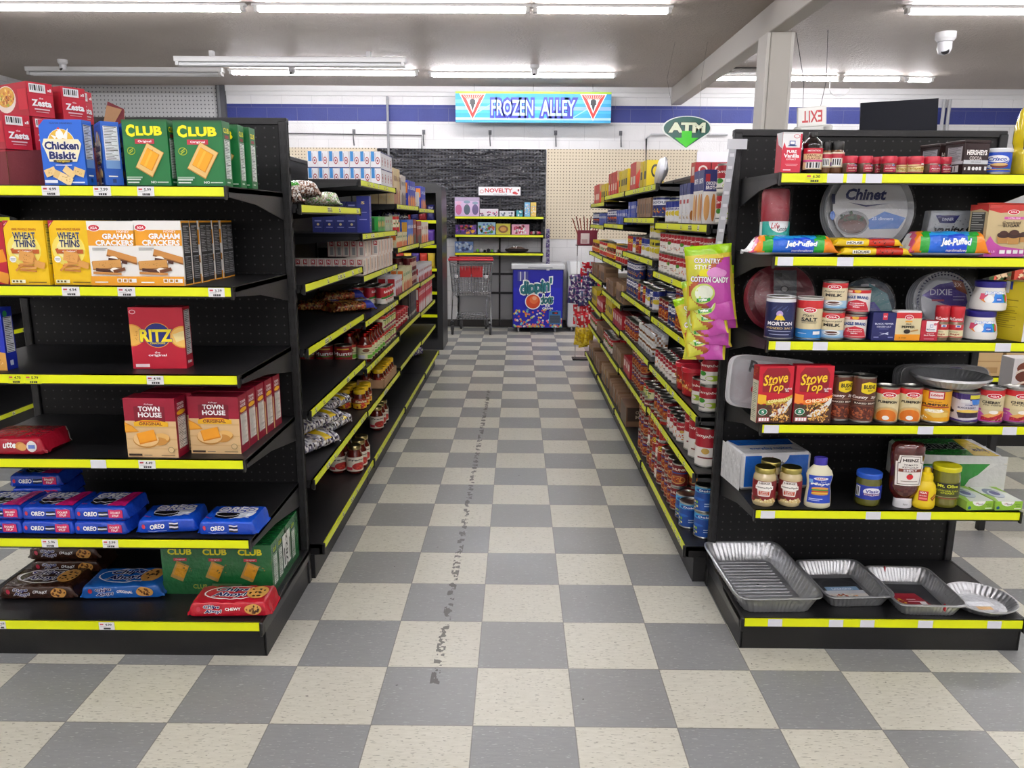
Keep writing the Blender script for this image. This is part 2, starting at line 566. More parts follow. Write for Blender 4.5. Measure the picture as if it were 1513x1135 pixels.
def block_mat(name, band=True):
    """painted concrete block with a blue course; horizontal coordinate is x+y"""
    m, nt, b = newmat(name)
    tc = N(nt, 'ShaderNodeTexCoord'); sx = N(nt, 'ShaderNodeSeparateXYZ'); nt.links.new(tc.outputs['Object'], sx.inputs[0])
    h = math_(nt, 'ADD', sx.outputs[0], sx.outputs[1]); z = sx.outputs[2]
    cb = N(nt, 'ShaderNodeCombineXYZ'); nt.links.new(h, cb.inputs[0]); nt.links.new(math_(nt, 'ADD', z, .105), cb.inputs[1])
    br = N(nt, 'ShaderNodeTexBrick', i_Scale=1.0); br.offset = .5
    br.inputs['Brick Width'].default_value = .4; br.inputs['Row Height'].default_value = .2; br.inputs['Mortar Size'].default_value = .004
    nt.links.new(cb.outputs[0], br.inputs['Vector'])
    n = N(nt, 'ShaderNodeTexNoise', i_Scale=3.0, i_Detail=6.0); nt.links.new(tc.outputs['Object'], n.inputs['Vector'])
    nf = N(nt, 'ShaderNodeTexNoise', i_Scale=60.0, i_Detail=2.0); nt.links.new(tc.outputs['Object'], nf.inputs['Vector'])
    c = mixc(nt, n.outputs['Fac'], lin('#d6d5d6'), lin('#ececee'))
    if band:
        k = math_(nt, 'MULTIPLY', math_(nt, 'GREATER_THAN', z, 2.725), math_(nt, 'LESS_THAN', z, 2.935))
        c = mixc(nt, k, c, mixc(nt, n.outputs['Fac'], lin('#1e2a72'), lin('#2c3a88')))
    c = mixc(nt, math_(nt, 'MULTIPLY', br.outputs['Fac'], .25), c, lin('#8d8d92'))
    nt.links.new(c, b.inputs['Base Color']); b.inputs['Roughness'].default_value = .55
    bm = N(nt, 'ShaderNodeBump', i_Strength=.35, i_Distance=.01)
    nt.links.new(math_(nt, 'SUBTRACT', nf.outputs['Fac'], br.outputs['Fac']), bm.inputs['Height']); nt.links.new(bm.outputs[0], b.inputs['Normal'])
    return m


BLOCK = block_mat('painted_block_wall')
WHITE = '#d9d9da'
mb = MB(); mb.box(XL, YF, -.1, XR, YB, 0, '#fff', floor_mat()); struct(mb.obj('floor'))
mb = MB(); mb.box(XL, YF, HC, XR, YB, HC+.1, '#fff', ceil_mat()); struct(mb.obj('ceiling'))
mb = MB(); mb.box(XL, YB, 0, XR, YB+.15, HC, '#fff', BLOCK); struct(mb.obj('wall_back'))
mb = MB(); mb.box(XL-.15, YF, 0, XL, YB, HC, '#fff', BLOCK)
mb.box(XL, YF, 2.95, XL+.012, YB, 3.0, '#d8e021', MATTE); struct(mb.obj('wall_left'))
mb = MB(); mb.box(XR, YF, 0, XR+.15, YB, HC, '#fff', BLOCK); struct(mb.obj('wall_right'))
mb = MB(); mb.box(XL, YF-.15, 0, XR, YF, HC, '#e4e2de', MATTE); struct(mb.obj('wall_front'))
mb = MB(); mb.box(XL, YB-.015, 0, XR, YB, .1, '#3a3735', MATTE); struct(mb.obj('baseboard_back'))
# moulding under the ceiling at the back, steel beam and column
mb = MB(); mb.box(-3.84, YB-.05, HC-.07, XR, YB, HC, '#dcdcdd', MATTE); mb.box(-3.84, YB-.025, HC-.12, XR, YB, HC-.07, '#dcdcdd', MATTE)
struct(mb.obj('trim_1'))
BX = 1.995
mb = MB(); mb.box(BX, YF, 2.945, BX+.14, YB-.05, HC, '#b9b4ad', MATTE, .006); struct(mb.obj('ceiling_beam'))
mb = MB(); mb.box(BX-.015, 6.62, 0, BX+.015, 6.86, 2.945, '#c9c6c0', MATTE, .004); mb.box(BX+.015, 6.60, 0, BX+.175, 6.88, 2.945, '#b5b1a9', MATTE, .004)
mb.box(BX+.175, 6.62, 0, BX+.205, 6.86, 2.945, '#c9c6c0', MATTE, .004); struct(mb.obj('support_column'))

# pegboards and dark post on the back wall
def panel(name, x0, x1, z0, z1, mat, label, t=.012, y=YB):
    mb = MB(); mb.box(x0, y-t-.002, z0, x1, y-.002, z1, '#fff', mat)
    return tag(mb.obj(name, None), label, 'pegboard')


panel('pegboard', XL+.02, -3.96, .1, HC-.005, PEGWHITE, 'tall white pegboard covering the back wall left of the dark post')
panel('pegboard', -3.2, -1.88, 1.21, 2.385, PEGBEIGE, 'beige pegboard on the back wall left of the black wrapped panel')
panel('pegboard', .385, 2.39, 1.21, 2.385, PEGBEIGE, 'beige pegboard on the back wall right of the black wrapped panel')
mb = MB(); mb.box(-3.955, YB-.06, .1, -3.845, YB, HC-.005, '#57585c', MATTE); mb.box(-3.935, YB-.075, .1, -3.905, YB-.06, HC-.005, '#7d7f84', MATTE)
struct(mb.obj('trim_2'))

# black plastic sheet over pegboard
def sheet_mat():
    m, nt, b = newmat('black_plastic_sheet_over_pegboard')
    tc = N(nt, 'ShaderNodeTexCoord'); sx = N(nt, 'ShaderNodeSeparateXYZ'); nt.links.new(tc.outputs['Object'], sx.inputs[0])
    n = N(nt, 'ShaderNodeTexNoise', i_Scale=2.6, i_Detail=3.0, i_Distortion=1.6)
    mp = N(nt, 'ShaderNodeMapping'); mp.inputs['Scale'].default_value = (1.2, 1, 4.0); mp.inputs['Rotation'].default_value = (0, .16, 0)
    nt.links.new(tc.outputs['Object'], mp.inputs[0]); nt.links.new(mp.outputs[0], n.inputs['Vector'])
    sp = .045
    u = math_(nt, 'SUBTRACT', math_(nt, 'FRACT', math_(nt, 'DIVIDE', sx.outputs[0], sp)), .5)
    v = math_(nt, 'SUBTRACT', math_(nt, 'FRACT', math_(nt, 'DIVIDE', sx.outputs[2], sp)), .5)
    d = math_(nt, 'ADD', math_(nt, 'MULTIPLY', u, u), math_(nt, 'MULTIPLY', v, v))
    hole = math_(nt, 'LESS_THAN', d, .06)
    b.inputs['Base Color'].default_value = lin('#2b2c31')
    c = mixc(nt, hole, lin('#33343a'), lin('#101013')); nt.links.new(c, b.inputs['Base Color'])
    b.inputs['Roughness'].default_value = .2
    bm = N(nt, 'ShaderNodeBump', i_Strength=1.0, i_Distance=.09); nt.links.new(n.outputs['Fac'], bm.inputs['Height'])
    bm2 = N(nt, 'ShaderNodeBump', i_Strength=.5, i_Distance=.004, invert=True); nt.links.new(hole, bm2.inputs['Height'])
    nt.links.new(bm.outputs[0], bm2.inputs['Normal']); nt.links.new(bm2.outputs[0], b.inputs['Normal'])
    return m


SHEET = sheet_mat()
mb = MB()
ph = [(rnd.uniform(3, 9), rnd.uniform(4, 14), rnd.uniform(0, 6)) for _ in range(5)]
mb.grid(lambda u, v: (-1.87+u*2.245, YB-.03-.010*sum(math.sin(a*u*2.2+b*v+c) for a, b, c in ph)/2.2, 1.215+v*1.165), 60, 40, '#222')
mb.mats[0] = SHEET
tag(mb.obj('plastic_sheet'), 'black plastic sheeting stretched over the pegboard behind the novelty shelves', 'plastic sheet')

# block columns of grey backing below the novelty shelves come with the rack itself
# ------------------------------------------------------------------ ceiling lights
def fixture(x0, x1, y, lit=True, drop=0.0, label='', group=None, double=True):
    r = empty('ceiling_light', ((x0+x1)/2, y, HC-drop)); w = (x1-x0)/2
    tag(r, label, 'ceiling light', group)
    cw, ch = (.03, .022) if lit else (.055, .05); zt_ = -ch-.024; double = not lit
    mb = MB(); mb.box(-w, -cw, -ch, w, cw, -.0, '#e6e6e6', MATTE, .004)
    for s in (-1, 1):
        mb.box(s*(w-.03)-.015, -cw+.004, -ch-.036, s*(w-.03)+.015, cw-.004, -ch, '#d5d5d5', PLASTIC)
    mb.obj('channel', r)
    if drop:
        for s in (-1, 1):
            mb = MB(); mb.box(s*w*.68-.02, -.03, 0, s*w*.68+.02, .03, drop, '#cfcfcf', MATTE)
            mb.obj('bracket', r)
    for s in ((-1, 1) if double else (0,)):
        mb = MB(); P = [(-w+.05, s*.032, zt_), (w-.05, s*.032, zt_)]
        mb.tube(P, .0165, '#eceef0', TUBE if lit else PLASTIC, 8)
        mb.obj('fluorescent_tube', r)
    return r


g = 'lit fluorescent fixtures'
fixture(-3.38, -1.16, 9.55, label='lit fluorescent fixture near the back wall, leftmost of the lit ones')
fixture(-1.06, 1.16, 9.62, label='lit fluorescent fixture near the back wall, directly in front of the long sign')
fixture(2.3, 4.55, 9.75, label='lit fluorescent fixture right of the column near the back wall')
fixture(4.6, 4.95, 9.8, label='short lit end of fluorescent tube right of the long one near the television')
fixture(-5.7, -3.42, 9.5, False, label='unlit fluorescent channel at the far left of the ceiling')
fixture(-4.6, -2.2, 6.72, label='lit fluorescent fixture at the top left edge of the picture')
fixture(-2.15, .1, 6.72, label='lit fluorescent fixture at the top middle, left of the beam')
fixture(.1, 1.24, 6.72, label='short lit fluorescent fixture ending just left of the beam')
fixture(3.08, 5.45, 6.7, label='lit fluorescent fixture at the top right corner beside the round camera')
fixture(5.5, 7.9, 6.7, label='lit fluorescent fixture far right past the edge of the picture')
fixture(-3.57, -1.17, 8.55, False, .06, label='unlit white twin fluorescent fixture hanging on two clips')
for k, yy in enumerate((3.85, 1.0, -1.85, -4.6)):
    for j, xx in enumerate((-4.6, -1.9, .8, 3.5, 6.2)):
        fixture(xx-1.15, xx+1.15, yy, label='lit fluorescent fixture on the ceiling over the front of the shop', group='front shop lights')
# ================================================================== SHELVING
BK = '#171719'
YEL = '#e6f000'


def shelf(parent, w, d, z, x0=0, rail=True, tags=(), dirty=0, brk=.085):
    """one shelf with folded lip; its price rail and two brackets are its sub-parts. local y = outward"""
    mb = MB()
    mb.box(x0, .012, z-.018, x0+w, d, z, BK, STEEL)
    mb.box(x0, d-.006, z-.036, x0+w, d, z, BK, STEEL)
    sh = mb.obj('shelf', parent)
    if brk:
        for xe in (x0, x0+w-.0045):
            mb = MB()
            p = [(xe, .0, z-.003), (xe, d-.012, z-.003), (xe, d-.012, z-.032), (xe, d*.55, z-.05), (xe, .0, z-.018-brk)]
            q = [(a+.004, b, c) for a, b, c in p]
            mb.add(p+q, [(4, 3, 2, 1, 0), (5, 6, 7, 8, 9)]+[(i, (i+1) % 5, 5+(i+1) % 5, 5+i) for i in range(5)], '#262628', STEEL)
            mb.obj('bracket', sh)
    if rail:
        mb = MB(); y = d+.001
        yb = YEL
        mb.add([(x0+.006, y+.001, z-.031), (x0+w-.006, y+.001, z-.031), (x0+w-.006, y+.0045, z-.029), (x0+.006, y+.0045, z-.029),
                (x0+w-.006, y+.003, z-.003), (x0+.006, y+.003, z-.003), (x0+w-.006, y-.001, z-.003), (x0+.006, y-.001, z-.003)],
               [(0, 1, 2, 3), (3, 2, 4, 5), (5, 4, 6, 7)][::1], yb, RAILM)
        for f in range(3):
            s_ = mb.f[f]; mb.f[f] = s_[::-1]
        for xe in (x0, x0+w-.006):
            mb.box(xe, y-.002, z-.04, xe+.006, y+.009, z+.001, '#151515', PLASTIC)
        for k in range(dirty):      # small printed stickers in the rail
            a = x0+.03+rnd.random()*(w-.12); hw = rnd.uniform(.012, .02)
            c = rnd.choice(['#f4f4ee', '#e9efb0', '#dfe86a', '#eef2c8'])
            mb.art('R 0 0 1 1 %s;R .1 .55 .5 .8 #55581c;R .1 .15 .9 .4 #6b6f2a' % c, 2*hw, .022,
                   lambda u, v, o, a=a, hw=hw: (a-hw+2*hw*(1-u), y+.0048+o-v*.001, z-.0275+v*.022), RAILM)
        mb.obj('price_rail', sh)
    for (xa, xb, kind) in tags:     # price tags slid into the rail of the end units
        mb = MB(); w_ = abs(xb-xa); y = d+.0052; lo = min(xa, xb)
        base = {'w': '#e3e4ee', 'p': '#eeeef0', 'y': '#dfe90c'}[kind[0]]
        sp = 'R 0 0 1 1 %s' % base
        if kind[0] != 'w':
            sp += ';R .08 .62 .3 .8 #c04a55;T %s .62 .68 .42 .3 #222 b2;R .1 .42 .5 .46 #999;R .3 .08 .75 .3 #333;R .38 .08 .4 .3 %s;R .5 .08 .53 .3 %s;R .62 .08 .64 .3 %s' % (kind[1:], base, base, base)
        mb.art(sp, w_, .028, lambda u, v, o: (lo+w_*(1-u), y+o, z-.031+v*.028), LABEL)
        mb.obj('price_tag', sh)
    return sh


def base_deck(parent, w, d, z, tags=(), dirty=0, kick=.035, holes=False):
    mb = MB()
    mb.box(0, .012, z-.02, w, d, z, BK, STEEL); mb.box(0, d-.012, z-.045, w, d, z-.02, BK, STEEL)
    for xe in (0, w-.012):
        mb.box(xe, .0, z-.05, xe+.012, d+.012, z+.001, '#19191b', PLASTIC, .003)
    dk = mb.obj('base_deck', parent)
    # rail
    mb = MB(); y = d+.001
    mb.box(.014, y-.001, z-.033, w-.014, y+.004, z-.004, YEL, RAILM)
    for k in range(dirty):
        a = .04+rnd.random()*(w-.1)
        mb.art('R 0 0 1 1 #e9efb0;R .1 .55 .5 .8 #55581c;R .1 .15 .9 .4 #6b6f2a', .03, .022, lambda u, v, o, a=a: (a+.03*(1-u), y+.0043+o, z-.03+v*.022), RAILM)
    mb.obj('price_rail', dk)
    for (xa, xb, kind) in tags:
        mb = MB(); w_ = abs(xb-xa); lo = min(xa, xb)
        sp = 'R 0 0 1 1 #e3e4ee' if kind[0] == 'w' else 'R 0 0 1 1 #eeeef0;R .08 .62 .3 .8 #c04a55;T %s .62 .68 .42 .3 #222 b2;R .1 .42 .5 .46 #999;R .3 .08 .75 .3 #333' % kind[1:]
        mb.art(sp, w_, .028, lambda u, v, o: (lo+w_*(1-u), y+.0045+o, z-.0325+v*.028), LABEL)
        mb.obj('price_tag', dk)
    mb = MB(); mb.box(.01, d-kick-.01, 0.0, w-.01, d-kick, z-.022, '#161617', STEEL)
    mb.box(.006, 0, 0.0, .014, d-kick, z-.022, '#202022', STEEL); mb.box(w-.014, 0, 0, w-.006, d-kick, z-.022, '#202022', STEEL)
    mb.obj('kick_plate', parent)


def upright(parent, x, zt, w=.03, y0=-.02, y1=.012):
    mb = MB(); mb.box(x, y0, 0, x+w, y1, zt, '#202022', STEEL, .003)
    n = int(zt/.05)
    for i in range(n):
        z = .06+i*.05
        if z > zt-.05:
            break
        for s in (.25, .75):
            mb.add([(x+w*(s-.09), y1+.0006, z), (x+w*(s+.09), y1+.0006, z), (x+w*(s+.09), y1+.0006, z+.028), (x+w*(s-.09), y1+.0006, z+.028)], [(0, 3, 2, 1)], '#050505', MATTE)
        # slots on the outer side too
        mb.add([(x+w+.0006, y0+.006, z), (x+w+.0006, y1-.006, z), (x+w+.0006, y1-.006, z+.03), (x+w+.0006, y0+.006, z+.03)], [(0, 1, 2, 3)], '#060606', MATTE)
        mb.add([(x-.0006, y0+.006, z), (x-.0006, y1-.006, z), (x-.0006, y1-.006, z+.03), (x-.0006, y0+.006, z+.03)], [(0, 3, 2, 1)], '#060606', MATTE)
    mb.obj('upright', parent)


def unit(name, label, loc, rot, w, d, top, levels, dbase, zbase, panel_mat=None, tags=None, btags=(), dirty=3, group=None, ups=(0,), sx=0, sw=None, rails=True, brk=.085, pw=None, kick=.035):
    r = empty(name, loc, rot); tag(r, label, 'shelving', group)
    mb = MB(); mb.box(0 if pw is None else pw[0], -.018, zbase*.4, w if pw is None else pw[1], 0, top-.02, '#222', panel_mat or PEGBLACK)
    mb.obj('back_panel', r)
    mb = MB(); mb.box(0, -.026, top-.025, w, .006, top, '#1a1a1c', STEEL, .003); mb.obj('top_cap', r)
    for u in ups:
        upright(r, u, top-.012)
    for i, z in enumerate(levels):
        dd = d
        if isinstance(z, tuple):
            z, dd = z
        shelf(r, sw or w-.004, dd, z, sx, rails, (tags or {}).get(i, ()), dirty, brk=brk)
    base_deck(r, w, dbase, zbase, btags, dirty, kick)
    return r


# ---- left end unit, facing the camera.  world front plane y = 2.375
LF, LZ = 2.375, [1.571, 1.271, .994, .716, .441]
RF, RZ = 2.53, [1.629, 1.369, 1.093, .808, .501]
PXL, PXR = -1.83, -.845      # the left unit's panel
def lt(pxs, Y, X0):
    o = []
    for a, b, k, yy in pxs:
        o.append((X0-at(a, yy, Y).x, X0-at(b, yy, Y).x, k))
    return o


x0L = -.87                     # local x = 0 sits at the unit's right-hand end seen from the aisle front (rotation pi)
ltags = {0: lt([(62, 88, 'p4.99', 280), (138, 164, 'p7.99', 280), (203, 228, 'p5.99', 281)], LF, PXR),
         1: lt([(92, 118, 'p4.94', 430), (174, 200, 'p4.49', 430), (308, 332, 'p3.39', 430)], LF, PXR),
         2: lt([(12, 35, 'y4.70', 558), (37, 61, 'y5.79', 558), (217, 242, 'p4.98', 560)], LF, PXR),
         3: lt([(134, 157, 'w', 684), (205, 230, 'p4.49', 685)], LF, PXR),
         4: lt([(62, 86, 'p5.96', 803), (152, 175, 'p5.99', 803)], LF, PXR)}
DL = 2.955
unit('end_shelving', 'black end-of-aisle shelving unit on the left holding crackers and cookies', (PXR, DL, 0), PI, PXR-(-1.90), DL-LF-.004, 1.835, LZ,
     DL-2.372, .149, tags=ltags, btags=lt([(0, 11, 'p4.99', 921), (148, 171, 'p4.99', 922)], LF, PXR), dirty=0, ups=(0, 1.025), sx=.025, sw=1.0)
DR = 2.962
X1R = 1.785
rtags = {0: lt([(1190, 1216, 'y6.30', 260), (1222, 1246, 'w', 261), (1251, 1274, 'w', 262), (1279, 1303, 'w', 262)], RF, X1R),
         1: lt([(1149, 1172, 'w', 383), (1237, 1261, 'w', 384)], RF, X1R),
         2: lt([(1146, 1168, 'w', 507), (1201, 1223, 'w', 508), (1470, 1493, 'w', 514)], RF, X1R),
         3: lt([(1129, 1151, 'w', 630), (1356, 1379, 'w', 633), (1481, 1502, 'w', 636)], RF, X1R),
         4: lt([(1124, 1145, 'w', 758), (1279, 1301, 'w', 762), (1354, 1375, 'w', 763)], RF, X1R)}
unit('end_shelving', 'black end-of-aisle shelving unit on the right holding canned goods and foil pans', (X1R, DR, 0), PI, X1R-.79, DR-RF-.004, 1.805, RZ,
     DR-2.475, .126, tags=rtags, btags=lt([(1134, 1155, 'w', 918), (1224, 1245, 'w', 919), (1270, 1291, 'w', 920), (1355, 1377, 'w', 922), (1457, 1478, 'w', 924)], 2.475, X1R),
     dirty=0, ups=(0, .965), sx=.035, sw=.925, pw=(.03, .965), kick=.01)

YJ = [2.99, 4.15, 5.37, 6.59, 7.80]
LX, LD = -1.375, -.828+1.375          # left run: spine x, depth to upper lips
LLV = [[1.53, 1.226, .974, .722, .432], [1.676, 1.397, 1.172, .925, .667, .422], [1.572, 1.275, .945, .694, .440], [1.560, 1.262, .934, .677, .426]]
RX, RD = 1.29, 1.29-.727
RLV = [[1.465, 1.215, .975, .712, .475], [1.665, 1.491, 1.268, .993, .722, .456], [1.665, 1.445, 1.168, .893, .703, .440], [1.621, 1.428, 1.168, .951, .678, .450]]
od = ['nearest', 'second', 'third', 'farthest']
for i in range(4):
    w = YJ[i+1]-YJ[i]
    unit('gondola_shelving', 'black aisle shelving section along the left of the aisle, %s of the four' % od[i], (LX, YJ[i+1], 0), -PI/2, w, LD, 1.84, LLV[i],
         -.800-LX, .157, dirty=7, ups=(0, w-.03) if i == 0 else (0,), brk=.06)
    unit('gondola_shelving', 'black aisle shelving section along the right of the aisle, %s of the four' % od[i], (RX, YJ[i], 0), PI/2, w, RD, 1.80, RLV[i],
         RX-.708, .16, dirty=7, ups=(0, w-.03) if i == 3 else (0,), brk=.06)

# neighbouring gondolas seen past the end units
for i, (a, b) in enumerate(((3.6, 4.82), (4.82, 6.04), (6.04, 7.26))):
    unit('gondola_shelving', 'black shelving section in the next aisle over at far left, %s' % ['nearest', 'middle', 'farthest'][i], (-4.06, b, 0), -PI/2, b-a, .55, 1.84, [1.47, 1.0, .70], .58, .16, dirty=3, brk=.06)
# ================================================================== PRODUCT BUILDERS
def span(x0, x1, yb, yt, Y):
    """centre x, width and height of something seen between photo columns x0, x1 and rows yb, yt at depth Y"""
    a, b = at(x0, yb, Y).x, at(x1, yb, Y).x; xm = (x0+x1)/2
    return (a+b)/2, b-a, at(xm, yt, Y).z-at(xm, yb, Y).z


def carton(name, w, h, d, col, front='', right='', left='', top='', mat=CARD, c=.0016):
    mb = MB(); mb.box(-w/2, 0, 0, w/2, d, h, col, mat, c)
    if front: mb.face_art(front, -w/2, w/2, 0, h, 0, 'front', mat)
    if right: mb.face_art(right, 0, d, 0, h, w/2, 'right', mat)
    if left: mb.face_art(left, 0, d, 0, h, -w/2, 'left', mat)
    if top: mb.face_art(top, -w/2, w/2, 0, d, h, 'top', mat)
    return mb.obj(name)


def can(name, r, h, label, art='', n=28, body='#b9b9b4', span_=170, ring=True):
    """tin can with a paper label sleeve (part)"""
    mb = MB(); e = .0035
    mb.lathe([(r-.002, 0), (r, .0015), (r, .004), (r-.0015, .006), (r-.0015, h-.006), (r, h-.004), (r, h-.001), (r-.002, h), (r-.004, h-.0035), (r*.7, h-.003), (r*.68, h-.0045), (.001, h-.004)], body, TIN, n)
    o = mb.obj(name)
    if label:
        mb = MB(); R = r-.0009
        if isinstance(label, str):
            label = [(0, 1, label)]
        for a, b, c in label:
            mb.lathe([(R, e+.004+(h-2*e-.008)*a), (R, e+.004+(h-2*e-.008)*b)], c, LABEL, n, cap=False)
        if art:
            mb.cyl_art(art, R, e+.004, h-e-.004, span_)
        mb.obj('paper_label', o)
    return o


def jar(name, r, h, fill, lidc, label=None, art='', prof=None, lid_h=.02, lid_r=None, lz=(.15, .7), n=28, mat=None, span_=150, lidmat=None, sx=1, sy=1, lidname='lid'):
    """glass or plastic container: body, lid, and a paper label as parts"""
    prof = prof or [(.8, 0), (.97, .03), (1, .1), (1, .72), (.93, .82), (.78, .88), (.76, 1)]
    hb = h-lid_h
    mb = MB(); mb.lathe([(r*a, hb*b) for a, b in prof], fill, mat or GLASSY, n, sx=sx, sy=sy); o = mb.obj(name, ang=50)
    lr = lid_r or r*prof[-1][0]*1.08
    mb = MB(); mb.lathe([(lr*.97, hb-.006), (lr, hb-.004), (lr, h-.003), (lr*.95, h), (lr*.5, h-.0008)], lidc, lidmat or PLASTIC, n, sx=sx, sy=sy)
    mb.obj(lidname, o)
    if label:
        def R(z):
            t = z/hb
            for (a0, b0), (a1, b1) in zip(prof, prof[1:]):
                if b0 <= t <= b1:
                    return r*(a0+(a1-a0)*(t-b0)/max(b1-b0, 1e-6))
            return r*prof[-1][0]
        mb = MB(); z0, z1 = hb*lz[0], hb*lz[1]; m = 14
        sp = math.radians(span_)
        fn = lambda a, b, o_: ((R(z0+b*(z1-z0))+o_+.0006)*math.cos(-PI/2+(a-.5)*sp)*sx, (R(z0+b*(z1-z0))+o_+.0006)*math.sin(-PI/2+(a-.5)*sp)*sy, z0+b*(z1-z0))
        mb.grid(lambda u, v: fn(u, v, 0), 18, m, label, LABEL)
        if art:
            mb.art(art, r*sp, z1-z0, fn, LABEL, du=9/span_, off=.0007, dv=.07)
        mb.obj('paper_label', o)
    return o


def loaf(name, W, Dp, H, colfn, top='', front='', e=.35, mat=FOILBAG, seed=0, crimp=.09, crink=.004, nu=36, nv=28, sag=.0, bias=0, wr=1):
    """wrapped pack lying down: rounded section, crimped fins at both ends. origin: middle of the front bottom edge"""
    rg = random.Random(seed)
    ph = [(rg.uniform(5, 26), rg.uniform(2, 8), rg.uniform(0, 6)) for _ in range(6)]

    def prof(u):
        t = min(u, 1-u)/crimp
        k = 1 if t >= 1 else (.06+.94*math.sin(min(1, max(0, (t-.25)/.75))*PI/2))
        return k

    def fn(u, v):
        a = -PI/2+2*PI*v     # starts at bottom
        k = prof(u); c, s_ = math.cos(a), math.sin(a)
        y = math.copysign(abs(c)**e, c)*(Dp/2)*(.86+.14*k)
        z = math.copysign(abs(s_)**e, s_)*.5*H*k
        cr = sum(math.sin(p*u*2+q*2*PI*v+f) for p, q, f in ph)/6*crink*(1.6-k)*wr
        zz = H*.5*(1-.75*(1-k))+z
        return ((u-.5)*W, Dp/2-y, max(zz+cr*(1 if s_ > -.2 else 0), 0.0005)-sag*math.sin(PI*u)*0)
    mb = MB(); mb.grid(fn, nu, nv, colfn, mat)
    inv = lambda q: math.copysign(abs(q)**(1/e), q)

    def out(p, o):
        d = Vector((0, p[1]-Dp/2, (p[2]-H/2)*Dp/H)); d.normalize()
        return (p[0], p[1]+d.y*o, p[2]+d.z*o)
    if top:
        mb.art(top, W*(1-2*crimp), Dp*.8, lambda a, b, o: out(fn(crimp+a*(1-2*crimp), (math.acos(inv(.82-1.64*b))+PI/2)/2/PI), o), mat, du=.05, off=.0016, dv=.07)
    if front:
        mb.art(front, W*(1-2*crimp), H*.74, lambda a, b, o: out(fn(crimp+a*(1-2*crimp), (math.asin(inv(-.70+1.48*b))+PI/2)/2/PI), o), mat, du=.05, off=.0014, dv=.09)
    return mb.obj(name, ang=60)


def pillow(name, W, H, T, colfn, art='', mat=FOILBAG, seed=0, crink=.003, nu=22, nv=24, both=False, rot=0, film=None):
    """standing or lying bag: outline W x H in the x-z plane, thickness T in y. origin: bottom middle"""
    rg = random.Random(seed); ph = [(rg.uniform(6, 20), rg.uniform(6, 20), rg.uniform(0, 6)) for _ in range(6)]

    def th(u, v):
        a = max(0, 1-(2*u-1)**4); b = max(0, 1-abs(2*v-1)**5)
        return T/2*(a**.6)*(b**.7)

    def cr(u, v):
        return sum(math.sin(p*u+q*v+f) for p, q, f in ph)/6*crink

    def ed(u, v):
        return (u-.5)*W*(1-.05*math.sin(PI*v)), v*H
    mb = MB()
    mb.grid(lambda u, v: (ed(u, v)[0], -th(u, v)-cr(u, v)*min(1, th(u, v)/(T*.1+1e-6)), ed(u, v)[1]), nu, nv, colfn, mat)
    mb.grid(lambda u, v: (ed(1-u, v)[0], th(1-u, v)+.0004, ed(u, v)[1]), nu, nv, lambda u, v: colfn(1-u, v) if callable(colfn) else colfn, mat)
    if art:
        mb.art(art, W, H, lambda a, b, o: (ed(a, b)[0], -th(a, b)-cr(a, b)-o-.001, ed(a, b)[1]), mat, du=.06, off=.001, dv=.06)
    return mb.obj(name, ang=60)


def place(o, label, cat, x, y, z, rot=0, group=None):
    o.location = (x, y, z)
    if isinstance(rot, (int, float)):
        o.rotation_euler = (0, 0, rot)
    else:
        o.rotation_euler = rot
    return tag(o, label, cat, group)


def boxat(name, label, cat, px, Y, z, d, col, front, right='', left='', top='', rot=0, group=None, mat=CARD):
    x, w, h = span(*px, Y)
    o = carton(name, w, h, d, col, front, right, left, top, mat)
    return place(o, label, cat, x, Y, z, rot, group), w, h


NUT = lambda paper='#e9edf0', ink='#333', n=26: 'N .12 .14 .88 .93 %s %s %d' % (paper, ink, n)
IGA = lambda x, y, s=1, a=1: 'E %g %g %g %g #fff;E %g %g %g %g #c8243a;T IGA %g %g %g %g #fff b2 s.2' % (x, y, .13*s, .055*s*a, x, y, .115*s, .045*s*a, x, y, .14*s, .04*s*a)

# ================================================================== LEFT END UNIT
z1, z2, z3, z4, z5 = [q+.0005 for q in LZ]
z6 = .1495
# club crackers -------------------------------------------------------------
CLUBF = ('R 0 0 1 1 #0c6f35;R 0 .75 1 1 #0a6630;R 0 .97 1 1 #1a5a2c;T C .18 .835 .2 .19 #ffee0a b5;T LUB .60 .83 .58 .145 #ffee0a b5;R .27 .635 .70 .71 #bf2c42;T Original .485 .67 .3 .042 #fff b2;'
         'E .17 .53 .09 .06 #b8c21a;E .17 .53 .078 .05 #0f6b33;L .17 .545 .1 .018 35 #b8c21a;L .17 .515 .1 .018 35 #b8c21a;'
         'L .57 .39 .42 .60 -30 #b8822f;L .57 .395 .40 .57 -30 #e8c27a;S .6 .5 .12 .05 9 .012 #b98a3c,#c99b4c;L .575 .40 .30 .40 -30 #d98a10;L .565 .405 .28 .38 -30 #f4ab1c;L .545 .41 .05 .36 -30 #f8bc38;'
         'R .03 .115 .38 .14 #9fc2a6;R .03 .085 .34 .105 #dfe9df;R .04 .04 .30 .06 #dfe9df;T NO .63 .055 .12 .035 #fff b2;R .71 .045 .96 .062 #c8dac8')
CLUBR = 'R 0 0 1 1 #0b6a32;T CLUB .5 .86 .7 .08 #ffee0a b3;R .25 .74 .75 .79 #8c2333;N .15 .12 .85 .72 #dfe5e2 #3a4a40 24;R .2 .05 .6 .07 #cfe0cf'
gc = 'green cracker boxes on the top shelf'
a, w, h = boxat('cracker_box', 'green cracker box on the top shelf beside the blue boxes', 'cracker box', (187, 254, 272, 174), LF+.03, z1, .058, '#0c6f35', CLUBF, CLUBR, rot=-.05)
b, w, h = boxat('cracker_box', 'green cracker box in front at the right end of the top shelf', 'cracker box', (262, 334, 274, 177), LF+.03, z1, .058, '#0c6f35', CLUBF, CLUBR, rot=-.02)
